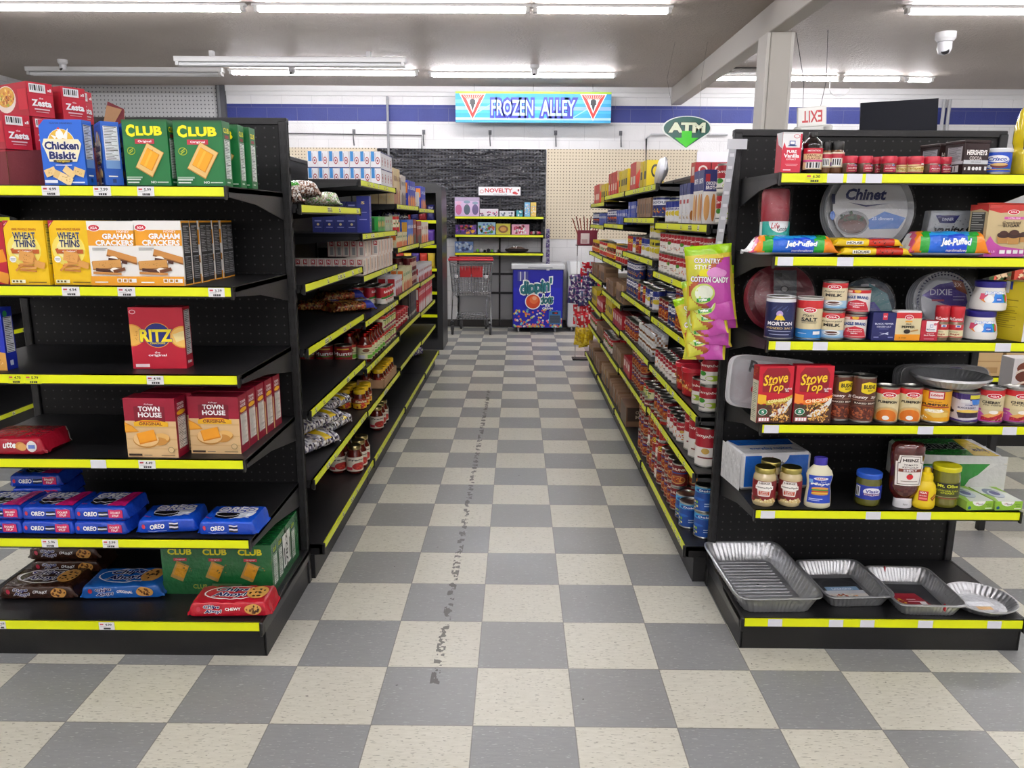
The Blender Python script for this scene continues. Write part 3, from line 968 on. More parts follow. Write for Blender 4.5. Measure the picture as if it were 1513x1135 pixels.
x = b.location.x
dup(b, (x+.012, LF+.125, z1), .03, 'green cracker box directly behind the front right one on the top shelf')
dup(b, (x+.022, LF+.20, z1), .02, 'green cracker box farthest back on the top shelf near the upright')
dup(b, (a.location.x+.012, LF+.11, z1), 0, 'green cracker box standing behind the left green box on the top shelf')
# chicken biskit ------------------------------------------------------------
BISK = ('R 0 0 1 1 #1b63cf;P #b3203f 0 .9 0 1 .14 1;T FLAVOR_ORIGINALS .52 .945 .52 .025 #15357c b2;E .49 .62 .33 .24 #f0f0e8 24;E .49 .63 .31 .225 #e6b93a 24;'
        'E .47 .77 .09 .07 #fbfbf6;E .47 .83 .045 .035 #fbfbf6;P #fbfbf6 .52 .72 .68 .87 .64 .70;P #fbfbf6 .4 .74 .26 .77 .36 .70;E .46 .865 .03 .015 #d8342c;P #f0a020 .40 .83 .44 .84 .44 .82;'
        'P #f4ecc8 .05 .62 .12 .5 .18 .36 .82 .36 .9 .5 .96 .63 .9 .70 .1 .71;T Chicken .5 .605 .80 .125 #14205e b4 o#fff:3;T Biskit .5 .455 .62 .12 #14205e b4 o#fff:3;P #2b2a2a .28 .385 .28 .355 .5 .33 .72 .355 .72 .385;T Original .5 .365 .3 .035 #f2d23a b2;R .32 .30 .7 .312 #d9e4f5;'
        'L .18 .20 .26 .17 20 #e7c98b;L .40 .14 .30 .18 -25 #dfbd7a;L .62 .20 .28 .16 -40 #e7c98b;L .85 .20 .26 .17 -20 #e3c383;L .52 .09 .32 .19 -30 #efd59c;S .18 .2 .09 .04 10 .010 #b98d45;S .53 .09 .12 .05 12 .010 #b98d45;S .84 .2 .1 .04 10 .010 #b98d45;'
        'R .04 .03 .34 .075 #e9f0fb;R .68 .03 .97 .05 #dbe6f8')
BISR = 'R 0 0 1 1 #1b5fc4;N .12 .40 .9 .93 #eef2f8 #333 22;R .12 .27 .9 .40 #77a2dc;R .2 .14 .7 .16 #fff;R .4 .05 .6 .11 #123a80'
a, w, h = boxat('cracker_box', 'blue chicken cracker box facing front on the top shelf before the open case', 'cracker box', (66, 130, 271, 174), LF+.015, z1, .05, '#1b63cf', BISK, BISR, rot=-.03)
for k, (xx, lb) in enumerate(((.085, 'blue chicken cracker box just behind and right of the front blue box'), (.128, 'blue chicken cracker box second from right behind the front blue box'), (.175, 'blue chicken cracker box closest to the green boxes'))):
    dup(a, (a.location.x+xx-.02, LF+.10+.045*k, z1), -.95+.03*k, lb)
# open case of zesta saltines ------------------------------------------------
TH = math.radians(58)
ZE = ('R 0 0 1 1 #c31f36;R .0 .66 1 .68 #a31428;R .08 .70 .72 .95 #f3f3f3;R .12 .76 .16 .92 #222;R .2 .76 .23 .92 #222;R .27 .76 .34 .92 #222;R .38 .76 .4 .92 #222;R .45 .76 .5 .92 #222;R .54 .76 .58 .92 #222;R .62 .76 .64 .92 #222;'
      'T x8 .86 .8 .16 .09 #fff b2;T the .5 .54 .16 .05 #fff b1;T Zesta .5 .40 .78 .2 #fff b4;R .2 .20 .8 .235 #f0d8da;R .25 .13 .75 .15 #e0b0b4')
ZL = 'R 0 0 1 1 #a71a2e;E .35 .55 .3 .40 #e9e6dc;E .35 .62 .27 .30 #d8a24a;S .35 .62 .26 .26 70 .022 #e7c14a,#c7762e,#a4bb3a,#f0d98a,#8a3b22;R .72 .2 .98 .8 #c31f36'
LW, NW, ZH = .20, .076, .101
def zbox():
    mb = MB(); mb.box(0, 0, 0, NW, LW, ZH, '#c31f36', CARD, .0015)
    mb.face_art(ZE, 0, NW, 0, ZH, 0, 'front'); mb.face_art(ZL, 0, LW, 0, ZH, 0, 'left')
    return mb.obj('cracker_box')
c0 = at(13, 271, LF+.035); cx, cy = c0.x, c0.y
ex, ey = math.cos(TH), math.sin(TH); fx, fy = -ey, ex
zb = None
zl = [(.008, .01, 0, 'red saltine cracker box at the bottom of the open case, mostly hidden'),
      (.006, .0, 1, 'red saltine cracker box in the middle layer of the open case, leftmost'), (.094, .003, 1, 'red saltine box in the middle layer of the case, partly behind the blue box'),
      (.085, .0, 2, 'red saltine cracker box on the top layer of the open case, nearest'), (.188, .0, 2, 'red saltine cracker box on the top layer of the open case, second'), (.25, .03, 2, 'red saltine cracker box on the top layer, farthest right')]
for s, t, lv, lb in zl:
    loc = (cx+ex*s+fx*t, cy+ey*s+fy*t, z1+.004+lv*(ZH+.0015))
    if zb is None:
        zb = zbox(); place(zb, lb, 'cracker box', *loc, TH, 'saltine boxes in the open case')
    else:
        dup(zb, loc, TH+(.4 if s > .24 else 0), lb)
mb = MB(); CB = '#7a2f36'; CI = '#a9805c'
def wall(p, q, h0, h1, mb, c=CB, ci=CI, t=.003):
    d = (Vector(q)-Vector(p)).normalized(); n = Vector((d.y, -d.x, 0))*t
    P, Q = Vector(p), Vector(q)
    pts = [P, Q, Q+Vector((0, 0, h1)), P+Vector((0, 0, h0))]; pts += [v-n for v in pts]
    mb.add(pts, [(0, 1, 2, 3)], c, CORR); mb.add(pts, [(7, 6, 5, 4), (3, 2, 6, 7), (1, 5, 6, 2), (0, 3, 7, 4)], ci, CORR)
TW, TL = .33, .24
pt = lambda s, t: (cx+ex*s+fx*t, cy+ey*s+fy*t, 0)
wall(pt(0, -.006), pt(TW, -.006), .098, .135, mb); wall(pt(0, TL), pt(0, -.006), .098, .098, mb); wall(pt(TW, -.006), pt(TW, TL), .06, .10, mb)
mb.add([Vector(pt(0, 0))+Vector((0, 0, .002)), Vector(pt(TW, 0))+Vector((0, 0, .002)), Vector(pt(TW, TL))+Vector((0, 0, .002)), Vector(pt(0, TL))+Vector((0, 0, .002))], [(0, 1, 2, 3)], CI, CORR)
tr = tag(mb.obj('display_case', None, (0, 0, z1)), 'open maroon cardboard case full of red cracker boxes at top left', 'cardboard case')
mb = MB(); p, q = Vector(pt(TW-.02, -.004)), Vector(pt(TW+.055, .01))
mb.add([p+Vector((-.02, 0, .11)), q+Vector((-.0, 0, .11)), q+Vector((.01, .01, .265)), p+Vector((.0, .05, .285))], [(0, 1, 2, 3)], CB, CORR)
mb.add([p+Vector((-.02, 0.003, .11)), p+Vector((.0, .053, .275)), q+Vector((.01, .013, .262)), q+Vector((.0, .003, .11))], [(0, 1, 2, 3)], CI, CORR)
mb.add([p+Vector((-.022, -.002, .115)), q+Vector((.008, -.0, .262)), p+Vector((-.002, .045, .272))], [(0, 1, 2)], CI, CORR)
mb.obj('flap', tr)

# shelf 2 -------------------------------------------------------------------
WT = ('R 0 0 1 1 #f2c60c;E .45 .55 .42 .26 #f7e46a;E .45 .56 .3 .16 #faf0a8;P #b3203f 0 .88 0 1 .15 1;T Nabisco .055 .95 .1 .015 #fff r45;T 100%_WHOLE_GRAIN .5 .865 .6 .035 #b5541c b2;T WHEAT .49 .765 .56 .11 #22305e b3 o#fff4b0:2;T THINS .5 .645 .52 .115 #22305e b3 o#fff4b0:2;'
      'P #b3521f .12 .56 .2 .575 .2 .49 .15 .50;R .15 .49 .83 .555 #bb5a24;T original .48 .523 .36 .035 #fff b2;E .16 .40 .085 .05 #f4f6f2;R .1 .4 .22 .41 #556;R .11 .385 .21 .39 #556;'
      'L .55 .42 .34 .26 20 #c8843a;L .50 .44 .36 .24 -12 #e0a254;S .5 .43 .12 .04 14 .008 #a5622a;L .52 .33 .42 .045 4 #d59548;L .50 .295 .44 .045 -3 #b87434;L .53 .26 .40 .045 3 #dba055;L .52 .225 .42 .04 -4 #b87434;L .3 .27 .24 .05 40 #d08d42;L .82 .32 .26 .16 -15 #dda050;'
      'R .07 .03 .42 .08 #fbf5cf;R .1 .04 .15 .07 #6a5a1c;R .19 .04 .24 .07 #6a5a1c;R .28 .04 .33 .07 #6a5a1c;R .5 .035 .95 .05 #8a6a10')
WTR = 'R 0 0 1 1 #efc40d;N .08 .32 .92 .95 #e9d04a #4f5a22 26;R .3 .1 .8 .17 #efe9d0'
a, w, h = boxat('cracker_box', 'yellow wheat cracker box on the second shelf, left one of the pair', 'cracker box', (15, 75, 420, 325), LF+.02, z2, .06, '#f0c40c', WT, WTR, rot=-.03)
b, w, h = boxat('cracker_box', 'yellow wheat cracker box on the second shelf touching the white boxes', 'cracker box', (81, 139, 420, 325), LF+.03, z2, .06, '#f0c40c', WT, WTR, rot=-.02)
dup(a, (a.location.x+.015, LF+.11, z2), 0, 'yellow wheat cracker box hidden behind the left yellow one'); dup(b, (b.location.x+.012, LF+.12, z2), 0, 'yellow wheat cracker box hidden behind the right yellow one')
boxat('cracker_box', 'red cheese cracker box cut off by the left edge on the second shelf', 'cracker box', (-45, 15, 419, 327), LF+.03, z2, .06, '#b3142c', 'R 0 0 1 1 #b3142c;L .82 .45 .3 .3 12 #e8941c;L .80 .12 .4 .26 -14 #e59a2a;T it .72 .9 .2 .06 #fff b2', 'R 0 0 1 1 #9c1226;'+NUT('#d9d0d0'), rot=-.02)
GR = ('R 0 0 1 1 #f2f1ee;R 0 .62 1 .96 #f2f1ee;R 0 .62 1 .86 #eba01f;P #f2f1ee 0 .94 0 1 1 1 1 .94;%s;T HONEY .76 .84 .26 .035 #fff b1;T GRAHAM .64 .765 .66 .085 #fff b4;T CRACKERS .56 .665 .80 .085 #fff b4;'
      'R .08 .575 .4 .585 #777;R .08 .55 .36 .56 #777;L .70 .44 .66 .13 -16 #8d5a2a;L .71 .46 .66 .12 -16 #c98a44;E .50 .40 .11 .06 #fbf7f0;L .60 .385 .4 .07 -10 #4a2418;E .62 .37 .06 .03 #fff;L .36 .32 .62 .17 4 #9c6a30;L .36 .335 .60 .16 4 #cf9850;S .36 .33 .2 .04 12 .01 #a8742f;L .30 .235 .36 .07 -6 #4a2418;E .52 .245 .09 .035 #fff8ee;L .62 .24 .26 .07 14 #6a3a1c;L .36 .19 .6 .05 -2 #c98a44;'
      'R 0 0 1 .145 #eba01f;R .08 .045 .36 .06 #fff;R .56 .05 .66 .11 #fff;R .68 .05 .78 .11 #fff;R .80 .05 .9 .11 #fff;R .88 .05 .97 .11 #fff;R .58 .06 .64 .1 #b07a18;R .70 .06 .76 .1 #b07a18;R .82 .06 .87 .1 #b07a18') % IGA(.15, .895, 1.0)
GRR = 'R 0 0 1 1 #e9a11f;R 0 .1 .1 .9 #f0efec;R .08 .02 1 .97 #1c1d20;N .16 .5 .95 .93 #26272a #b6b8bc 16;N .16 .08 .95 .46 #26272a #9a9ca0 12'
a, w, h = boxat('cracker_box', 'white and orange graham cracker box, left one of the two facing front', 'cracker box', (137, 206, 420, 325), LF+.02, z2, .058, '#f1f0ec', GR, GRR, rot=0)
b, w, h = boxat('cracker_box', 'white and orange graham cracker box at the front of the long row', 'cracker box', (205, 274, 421, 325), LF+.02, z2, .058, '#f1f0ec', GR, GRR, rot=0)
nth = ['second', 'third', 'fourth', 'fifth', 'sixth', 'rearmost']
for k in range(6):
    dup(b, (b.location.x+.004*math.sin(k*2), LF+.082+.0625*k, z2), .01*math.sin(k), 'graham cracker box with its dark side showing, %s in the row on the second shelf' % nth[k])
    if k < 4:
        dup(a, (a.location.x, LF+.082+.0625*k, z2), 0, 'graham cracker box hidden %s in the left row on the second shelf' % nth[k])
# shelf 3 -------------------------------------------------------------------
RZ_ = ('R 0 0 1 1 #bb1230;E -.02 .55 .24 .18 #e9a23c 30;E -.02 .55 .215 .16 #f2bb58 30;S .05 .55 .11 .1 12 .012 #c9832a;E .97 .52 .24 .18 #e9a23c 30;E .97 .52 .215 .16 #f5c468 30;L .92 .53 .22 .16 20 #f8e2a0;'
       'E .50 .55 .255 .205 #e9a83c 36;E .50 .55 .24 .195 #1d2a80 36;T RITZ .48 .545 .60 .205 #ffe92a b4 o#1d2a80:3;T CRACKERS .5 .42 .28 .028 #ffe92a b2;T the .48 .27 .1 .035 #fff b1;T original .48 .22 .34 .05 #fff b2;'
       'E .08 .93 .06 .035 #e8c8cc;E .08 .93 .045 .024 #bb1230;R .06 .03 .32 .08 #f0dade')
RR = 'R 0 0 1 1 #a31028;N .15 .22 .9 .95 #dcdcdc #444 24;T Ritz .5 .1 .6 .05 #fff b2'
boxat('cracker_box', 'red round-cracker box alone on the third shelf of the left end unit', 'cracker box', (199, 276, 550, 460), LF+.10, z3, .06, '#bb1230', RZ_.replace('E -.02', 'E .02'), RR, rot=.06)
boxat('cookie_box', 'blue cookie box cut off at the left edge of the third shelf', 'cookie box', (-55, 12, 547, 455), LF+.05, z3, .052, '#1a2fa8', 'R 0 0 1 1 #1b2fb0;P #d9a04a .2 0 .2 .2 .6 .34 1 .28 1 0;S .7 .15 .25 .1 26 .016 #7a4a22,#efc98a;R .6 .38 .9 .39 #fff', 'R 0 0 1 1 #1a2ba0;E .35 .9 .2 .05 #2c8a4a;N .15 .28 .9 .85 #dfe3ea #333 20;R .3 .07 .6 .15 #cfd6e6', rot=-.02)
# shelf 4 -------------------------------------------------------------------
TW_ = ('R 0 0 1 1 #dcb987;R 0 .62 1 1 #96102f;R 0 .50 1 .535 #d3ad79;R 0 .3 1 .325 #d3ad79;R 0 .14 1 .16 #d3ad79;P #7c0b26 .2 .6 .2 .86 .5 .9 .8 .86 .8 .6;T Kelloggs .5 .90 .18 .03 #fff s.3;T TOWN .5 .825 .42 .085 #fff b3;T HOUSE .51 .725 .46 .085 #fff b3;'
       'P #e9b31c .18 .53 .18 .60 .35 .635 .65 .635 .85 .60 .85 .53;R .3 .605 .7 .62 #c8421a;T ORIGINAL .51 .575 .46 .05 #6a1420 b2;P #d88a1c 0 .60 .0 .42 .27 .44 .14 .54;P #eba42c 0 .58 .0 .44 .25 .45 .13 .53;'
       'E .70 .33 .17 .085 #b57a30;E .70 .345 .16 .075 #e3b468;E .66 .28 .15 .07 #c98d40;E .40 .30 .26 .135 #b8813a;E .40 .315 .25 .125 #e8c084;L .42 .35 .36 .22 14 #d98414;L .42 .365 .34 .20 14 #f0a024;'
       'E .88 .14 .06 .05 #8a7a50;E .88 .14 .05 .042 #d9bb8a;R .04 .03 .3 .065 #3a2a20;R .34 .04 .5 .05 #555;R .68 .04 .95 .05 #6a5a40')
TWR = 'R 0 0 1 1 #8c0f2c;T TOWN .5 .88 .6 .05 #fff b2;T HOUSE .5 .82 .6 .05 #fff b2;E .5 .74 .38 .04 #e9b31c;N .14 .14 .88 .68 #e5dfd6 #444 20'
a, w, h = boxat('cracker_box', 'maroon and tan cracker box at the front edge of the fourth shelf', 'cracker box', (189, 265, 676, 589), LF+.02, z4, .075, '#8c0f2c', TW_, TWR, rot=-.04)
dup(a, (a.location.x+.02, LF+.105, z4), -.03, 'maroon and tan cracker box just behind the front left one on the fourth shelf')
dup(a, (a.location.x+.025, LF+.19, z4), -.03, 'maroon and tan cracker box third back in the left row on the fourth shelf')
b, w, h = boxat('cracker_box', 'maroon and tan cracker box set back, facing front on the right', 'cracker box', (283, 357, 669, 585), LF+.065, z4, .075, '#8c0f2c', TW_, TWR, rot=-.02)
for k in range(4):
    dup(b, (b.location.x+.004*k, LF+.148+.081*k, z4), -.02, 'maroon and tan cracker box %s in the right row on the fourth shelf' % ['second', 'third', 'fourth', 'last'][k])
x, w, h = span(-30, 70, 671, 637, LF+.03)
o = loaf('cookie_pack', w, .17, .062, lambda u, v: '#a3182c' if (v < .62 or v > .95) else rnd.choice(['#b9b2ac', '#8a5a3c', '#6a2a22', '#d9d4cc']), '', 'T utter .52 .62 .30 .42 #fff b3 s.2;E .68 .55 .09 .28 #c98a44;E .71 .48 .08 .26 #dca35c;E .88 .5 .09 .38 #e3dede;R .82 .35 .94 .6 #6a80c8', e=.3, seed=3)
place(o, 'red and brown peanut butter cookie pack at the left edge of the fourth shelf', 'cookie pack', x, LF+.02, z4, .02)
# shelf 5: oreos ------------------------------------------------------------
ORT = 'E .54 .5 .40 .42 #e9eef6;P #cfd8ea .2 .2 .5 .55 .9 .15;E .42 .24 .24 .16 #1c1a22;E .42 .31 .22 .10 #e8e8ea;E .42 .36 .24 .12 #15141a;T OREO .54 .70 .78 .40 #fff b4 s.2 o#1636b0:5;T Nabisco .1 .12 .12 .08 #d03050'
ORF = 'E .06 .5 .03 .2 #c03048;T OREO .32 .5 .28 .42 #fff b4 s.15;R .55 .2 .72 .32 #17171c;R .55 .36 .72 .48 #e8e8ec;R .55 .52 .72 .64 #17171c;R .55 .68 .72 .78 #e8e8ec;R .14 .1 .5 .16 #8fa6e8'
ORP = ORT+';P #c21c6c .62 .0 .8 .95 1 .95 1 0'
ORPF = 'E .06 .5 .03 .2 #c03048;T OREO .30 .5 .28 .42 #fff b4 s.15;R .47 .25 .66 .36 #17171c;R .47 .4 .66 .52 #e8e8ec;R .47 .56 .66 .68 #17171c;R .68 .15 .97 .88 #c4245e;T DOUBLE .82 .62 .2 .18 #fff b2;T STUF .82 .36 .14 .18 #fff b2'
x, w, h = span(109, 191, 795, 771, LF+.03)
pk = loaf('cookie_pack', .185, .16, .048, '#1440b4', ORP, ORPF, e=.25, seed=5, crimp=.07)
place(pk, 'pink-banded sandwich cookie pack on the bottom layer beneath the rightmost pink one', 'cookie pack', x, LF+.025, z5, 0, 'pink-banded cookie packs on the fifth shelf')
for px_, lv, lb in (((109, 191), 1, 'pink-banded sandwich cookie pack on the upper layer, rightmost'), ((36, 110), 0, 'pink-banded sandwich cookie pack on the bottom layer, middle'), ((36, 110), 1, 'pink-banded sandwich cookie pack on the upper layer, middle'),
                    ((-42, 34), 0, 'pink-banded sandwich cookie pack on the bottom layer, cut off at left'), ((-42, 34), 1, 'pink-banded sandwich cookie pack on the upper layer, cut off at left')):
    xx, w_, h_ = span(px_[0], px_[1], 795, 771, LF+.03)
    dup(pk, (xx+.004*lv, LF+.025+.006*lv, z5+.049*lv), .02*(lv-.5), lb)
dup(pk, (at(65, 745, 2.62).x, LF+.21, z5+.0985), .06, 'sandwich cookie pack lying at the back of the fifth shelf above the others')
dup(pk, (at(65, 745, 2.62).x, LF+.215, z5+.0), .03, 'sandwich cookie pack at the back of the fifth shelf, bottom of the hidden pile'); dup(pk, (at(65, 745, 2.62).x, LF+.213, z5+.049), .03, 'sandwich cookie pack at the back of the fifth shelf, middle of the hidden pile')
x, w, h = span(198, 296, 795, 757, LF+.03)
ob = loaf('cookie_pack', .205, .15, .052, lambda u, v: '#1450cc' if v > .3 else '#1444b8', ORT.replace('#1636b0', '#1440c0'), ORF, e=.28, seed=8, crimp=.09, crink=.005)
place(ob, 'blue sandwich cookie pack beside the pink-banded pile, left of the two', 'cookie pack', x-.005, LF+.045, z5, .12)
x, w, h = span(285, 388, 797, 757, LF+.02)
dup(ob, (x-.005, LF+.03, z5), .0, 'blue sandwich cookie pack at the right end of the fifth shelf')
# base: chips ahoy etc -------------------------------------------------------
CAT = 'E .5 .5 .42 .44 #fff;E .5 .5 .4 .4 %s;T Chips .46 .68 .46 .3 #16246c b4 s.15 o#fff:5;T Ahoy! .46 .34 .48 .32 #16246c b4 s.15 o#fff:5;E .84 .5 .15 .4 #d9a050;S .84 .5 .12 .3 14 .02 #4a2a18'
CAF = 'T Chips .26 .7 .22 .34 #16246c b4 s.15 o#fff:6;T Ahoy! .28 .34 .24 .34 #16246c b4 s.15 o#fff:6;T %s .56 .55 .22 .24 #fff b3;E .84 .5 .12 .42 #d9a050;S .84 .5 .09 .32 14 .016 #4a2a18,#7a4a26;E .08 .6 .03 .2 #c03048'
for i, (pxs, col, wd, lb, dd, hh, yy, rt) in enumerate(((( -2, 112, 886, 848), '#3b2117', 'CHUNKY', 'brown chunky chocolate chip cookie pack at the left of the bottom deck', .15, .055, LF+.13, .03),
                                        ((118, 240, 883, 838), '#1c62b8', 'ORIGINAL', 'blue chocolate chip cookie pack in the middle of the bottom deck', .15, .055, LF+.14, .06),
                                        ((277, 401, 914, 872), '#b8182c', 'CHEWY', 'red chewy chocolate chip cookie pack at the right front of the bottom deck', .13, .058, LF+.02, .04))):
    x, w, h = span(*pxs, yy)
    o = loaf('cookie_pack', w, dd, hh, (lambda u, v, col=col: col), CAT % col if i != 0 else 'E .25 .5 .2 .3 #c9c2bc;E .6 .5 .25 .3 #5a3a28;'+CAT % col, CAF % wd, e=.3, seed=20+i, crimp=.08, crink=.006)
    place(o, lb, 'cookie pack', x, yy, z6, rt)
    if i == 0:
        dup(o, (at(97, 850, LF+.33).x, LF+.33, z6+.002), .05, 'brown chunky chocolate chip cookie pack behind the front one, bottom'); dup(o, (at(97, 850, LF+.33).x, LF+.328, z6+.058), .03, 'brown chunky chocolate chip cookie pack at the back, on top of another')
# big green wrapped club case
x, w, h = span(243, 404, 874, 803, LF+.075)
CC = 'R 0 0 1 1 #1c6434;'+';'.join('T CLUB %g .86 .22 .13 #d9d418 b4;R %g .67 %g .73 #a8323f;T Original %g .70 .08 .03 #ddd;L %g .46 .12 .17 -24 #a98544;L %g .47 .10 .12 -24 #c98f1e;S %g .5 .06 .12 12 .006 #16502a,#8a7434' % (q, q-.06, q+.06, q, q-.01, q, q+.07) for q in (.17, .49, .81))+';R .0 0 1 .26 #1a5c30;T CLUB .34 .16 .13 .09 #98a03a b2;R .45 .09 .72 .22 #5e7a52;T Original .585 .15 .17 .07 #1e4a2a b1'
CR = 'R 0 0 1 1 #22683a;'+';'.join('T CLUB %g .84 .1 .08 #c9c830 b3 s.3;N %g .14 %g .75 #ccd4cc #5a6a5a 14' % (q, q-.06, q+.06) for q in (.12, .3, .78))+';R .38 .2 .66 .88 #e4e6e2;T 078228 .52 .55 .5 .12 #222 b2 r90;R .42 .25 .45 .6 #222;R .62 .25 .64 .7 #222'
o, w, h = boxat('cracker_case', 'large shrink-wrapped green cracker case at the right of the bottom deck', 'cracker case', (243, 404, 875, 803), LF+.19, z6, .335, '#1c6434', CC, CR, rot=.0, mat=FOILBAG)
# ================================================================== RIGHT END UNIT
q1, q2, q3, q4, q5 = [q+.0005 for q in RZ]; q6 = .1265


def canat(name, label, cat, px, Y, z, lab, art, group=None, span_=160, rot=0):
    x, w, h = span(*px, Y); r = w/2
    o = can(name, r, h, lab, art, span_=span_)
    return place(o, label, cat, x, Y+r, z, rot+math.atan2(-x, Y)*.9, group), r, h


def face_cam(x, Y):
    return math.atan2(-x, Y)*.9


# shelf 1 ------------------------------------------------------------------
boxat('vanilla_box', 'red and white pure vanilla extract box at the left of the top right shelf', 'extract box', (1153, 1182, 250, 190), RF+.02, q1, .05, '#cf2b45',
      'R 0 0 1 1 #cf2b45;P #efeef0 0 1 0 .55 .1 .75 .2 .62 .9 .62 .9 1;R .0 .96 1 1 #d8d8da;E .72 .9 .16 .05 #cf2b45;E .72 .9 .13 .04 #efeef0;R .36 .68 .66 .79 #39579f;R .40 .70 .62 .77 #efeef0;R .3 .655 .72 .675 #223a7a;T PURE .5 .52 .5 .07 #fff b3;T Vanilla .5 .42 .8 .1 #fff b3;T EXTRACT .5 .33 .5 .035 #fff b1;R .2 .2 .85 .215 #f1b0b8;R .25 .17 .8 .18 #f1b0b8;R .1 .05 .5 .08 #f7d0d5',
      '', 'R 0 0 1 1 #b9243c;P #e4e3e6 0 1 1 1 1 .6 .4 .7', rot=.05)
x, w, h = span(1187, 1219, 250, 188, RF+.03)
o = jar('vanilla_bottle', w/2, h, '#140c0c', '#0d0d0d', '#e8cf9b', 'R 0 0 1 1 #e8cf9b;R 0 .74 1 1 #c22438;T IMITATION .5 .88 .6 .07 #fff b1;T VANILLA .5 .65 .7 .12 #7a1a24 b2;T FLAVOR .5 .52 .6 .1 #7a1a24 b2;R 0 .36 1 .45 #c8458c;R .15 .04 .85 .34 #eee;R .2 .07 .26 .32 #222;R .32 .07 .4 .32 #222;R .46 .07 .5 .32 #222;R .58 .07 .66 .32 #222;R .72 .07 .76 .32 #222',
        prof=[(.96, 0), (1, .02), (1, .74), (.9, .82), (.5, .94), (.36, .97), (.36, 1)], lid_h=.012, lz=(.1, .66), span_=110, lidname='cap')
place(o, 'dark imitation vanilla bottle beside the red extract box', 'bottle', x, RF+.03+w/2, q1, -.1)
dup(o, (x+.012, RF+.13+w/2, q1), -.1, 'dark imitation vanilla bottle hidden behind the front one')
for i, (pp, lb) in enumerate((((1214, 1229, 251, 204), 'narrow brown extract jar with black cap, left one beside the dark vanilla bottle'), ((1227, 1249, 251, 203), 'brown seasoning bottle with black cap and barcode label'))):
    x, w, h = span(*pp, RF+.05)
    o = jar('seasoning_bottle', w/2, h, '#6a4328', '#101010', '#d9c9a8', 'R 0 0 1 1 #ddd2b8;R 0 .62 1 .9 #b5273a;R .1 .1 .55 .6 #f3f3f3;R .14 .15 .2 .55 #222;R .25 .15 .29 .55 #222;R .34 .15 .4 .55 #222;R .45 .15 .5 .55 #222;R .62 .1 1 .35 #6a3a7a',
            prof=[(.96, 0), (1, .03), (1, .85), (.9, .93), (.85, 1)], lid_h=.022, lid_r=w/2*.9, lz=(.25, .85), lidname='cap')
    place(o, lb, 'bottle', x, RF+.05+w/2, q1, .2)
SP = 'R 0 0 1 1 #a81c38;E .7 .9 .12 .1 #eee;R .62 .82 .78 .98 #5a7ab8;T McCORMICK .35 .85 .4 .09 #e8b8bd b1;T ALLSPICE .5 .5 .8 .2 #f5dfe0 b3;E .8 .25 .12 .14 #c23a58;T %s .4 .2 .5 .12 #f0d8a0 b1'
SY = 'R 0 0 1 1 #e8d79a;R 0 .8 1 1 #b02038;R 0 0 1 .1 #b02038;E .7 .85 .1 .09 #eee;P #b02038 0 .62 1 .78 1 .72 0 .56;T Vanilla .5 .42 .8 .2 #c8a53a b3 s.2;T Sugar .6 .24 .5 .13 #b58f2a b2'
spec = [(1248, 1269, 0, 0), (1270, 1292, 0, 0), (1291, 1307, 0, .05), (1306, 1328, 0, .0), (1327, 1345, 1, .03), (1345, 1368, 1, 0), (1369, 1393, 0, 0), (1392, 1410, 0, .03)]
lbs = ['red-lidded spice jar directly right of the brown seasoning bottle', 'red-lidded spice jar, second of the low row', 'red-lidded spice jar set slightly back, third of the low row', 'red-lidded spice jar just left of the two cream-labelled jars',
       'cream-labelled red-lidded spice jar, left one set slightly back', 'cream-labelled red-lidded spice jar, right one', 'red-lidded spice jar just right of the cream-labelled jars', 'red-lidded spice jar nearest to the cocoa container']
for (a, b, k, dy), lb in zip(spec, lbs):
    x, w, h = span(a, b, 252, 226, RF+.03+dy)
    w = max(w, .045)
    o = jar('spice_jar', w/2, h, '#5b4232' if not k else '#d9c27c', '#c22a40', '#a81c38' if not k else '#e8d79a', SP % 'whole' if not k else SY, prof=[(.95, 0), (1, .04), (1, .92), (.96, 1)], lid_h=.017, lid_r=w/2*1.02, lz=(.08 if k else .12, .93 if k else .74), lidmat=PLASTIC, span_=150 if k else 96)
    place(o, lb, 'spice jar', x, RF+.03+dy+w/2, q1, .1+rnd.uniform(-.3, .3))
HC_ = 'R 0 0 1 1 #2c1a1b;T HERSHEYS .52 .70 .82 .17 #f2efec b4;T COCOA .48 .515 .5 .12 #cfc6c2 b3;R 0 .32 1 .45 #c9ccd2;T 100%_CACAO .5 .385 .4 .045 #555 b1;R .1 .1 .9 .24 #2c1a1b;R .2 .12 .3 .23 #eee;E .42 .17 .06 .06 #eee;E .56 .17 .06 .06 #eee;R .64 .12 .74 .23 #eee;R .86 .12 .95 .24 #ddd;R .04 .12 .1 .2 #ddd'
HL = 'R 0 0 1 1 #271718;R .15 .42 .9 .9 #8f9094;N .15 .42 .9 .9 #a2a3a8 #3a3a3e 14;R 0 .32 1 .42 #b9bcc2;R .2 .06 .8 .28 #ddd;R .3 .08 .36 .26 #222;R .44 .08 .5 .26 #222;R .6 .08 .64 .26 #222'
o, w, h = boxat('cocoa_container', 'dark brown cocoa container with silver band, front right of the top shelf', 'cocoa container', (1419, 1460, 254, 209), RF+.02, q1, .085, '#2c1a1b', HC_, '', HL, rot=.18, mat=PLASTIC)
mb = MB(); mb.box(-w/2-.003, -.003, h, w/2+.003, .088, h+.01, '#2a1819', PLASTIC, .002); mb.obj('lid', o)
dup(o, (at(1411, 254, RF+.1).x, RF+.14, q1), .25, 'dark brown cocoa container set back to the left of the front one')
x, w, h = span(1461, 1502, 255, 216, RF+.03)
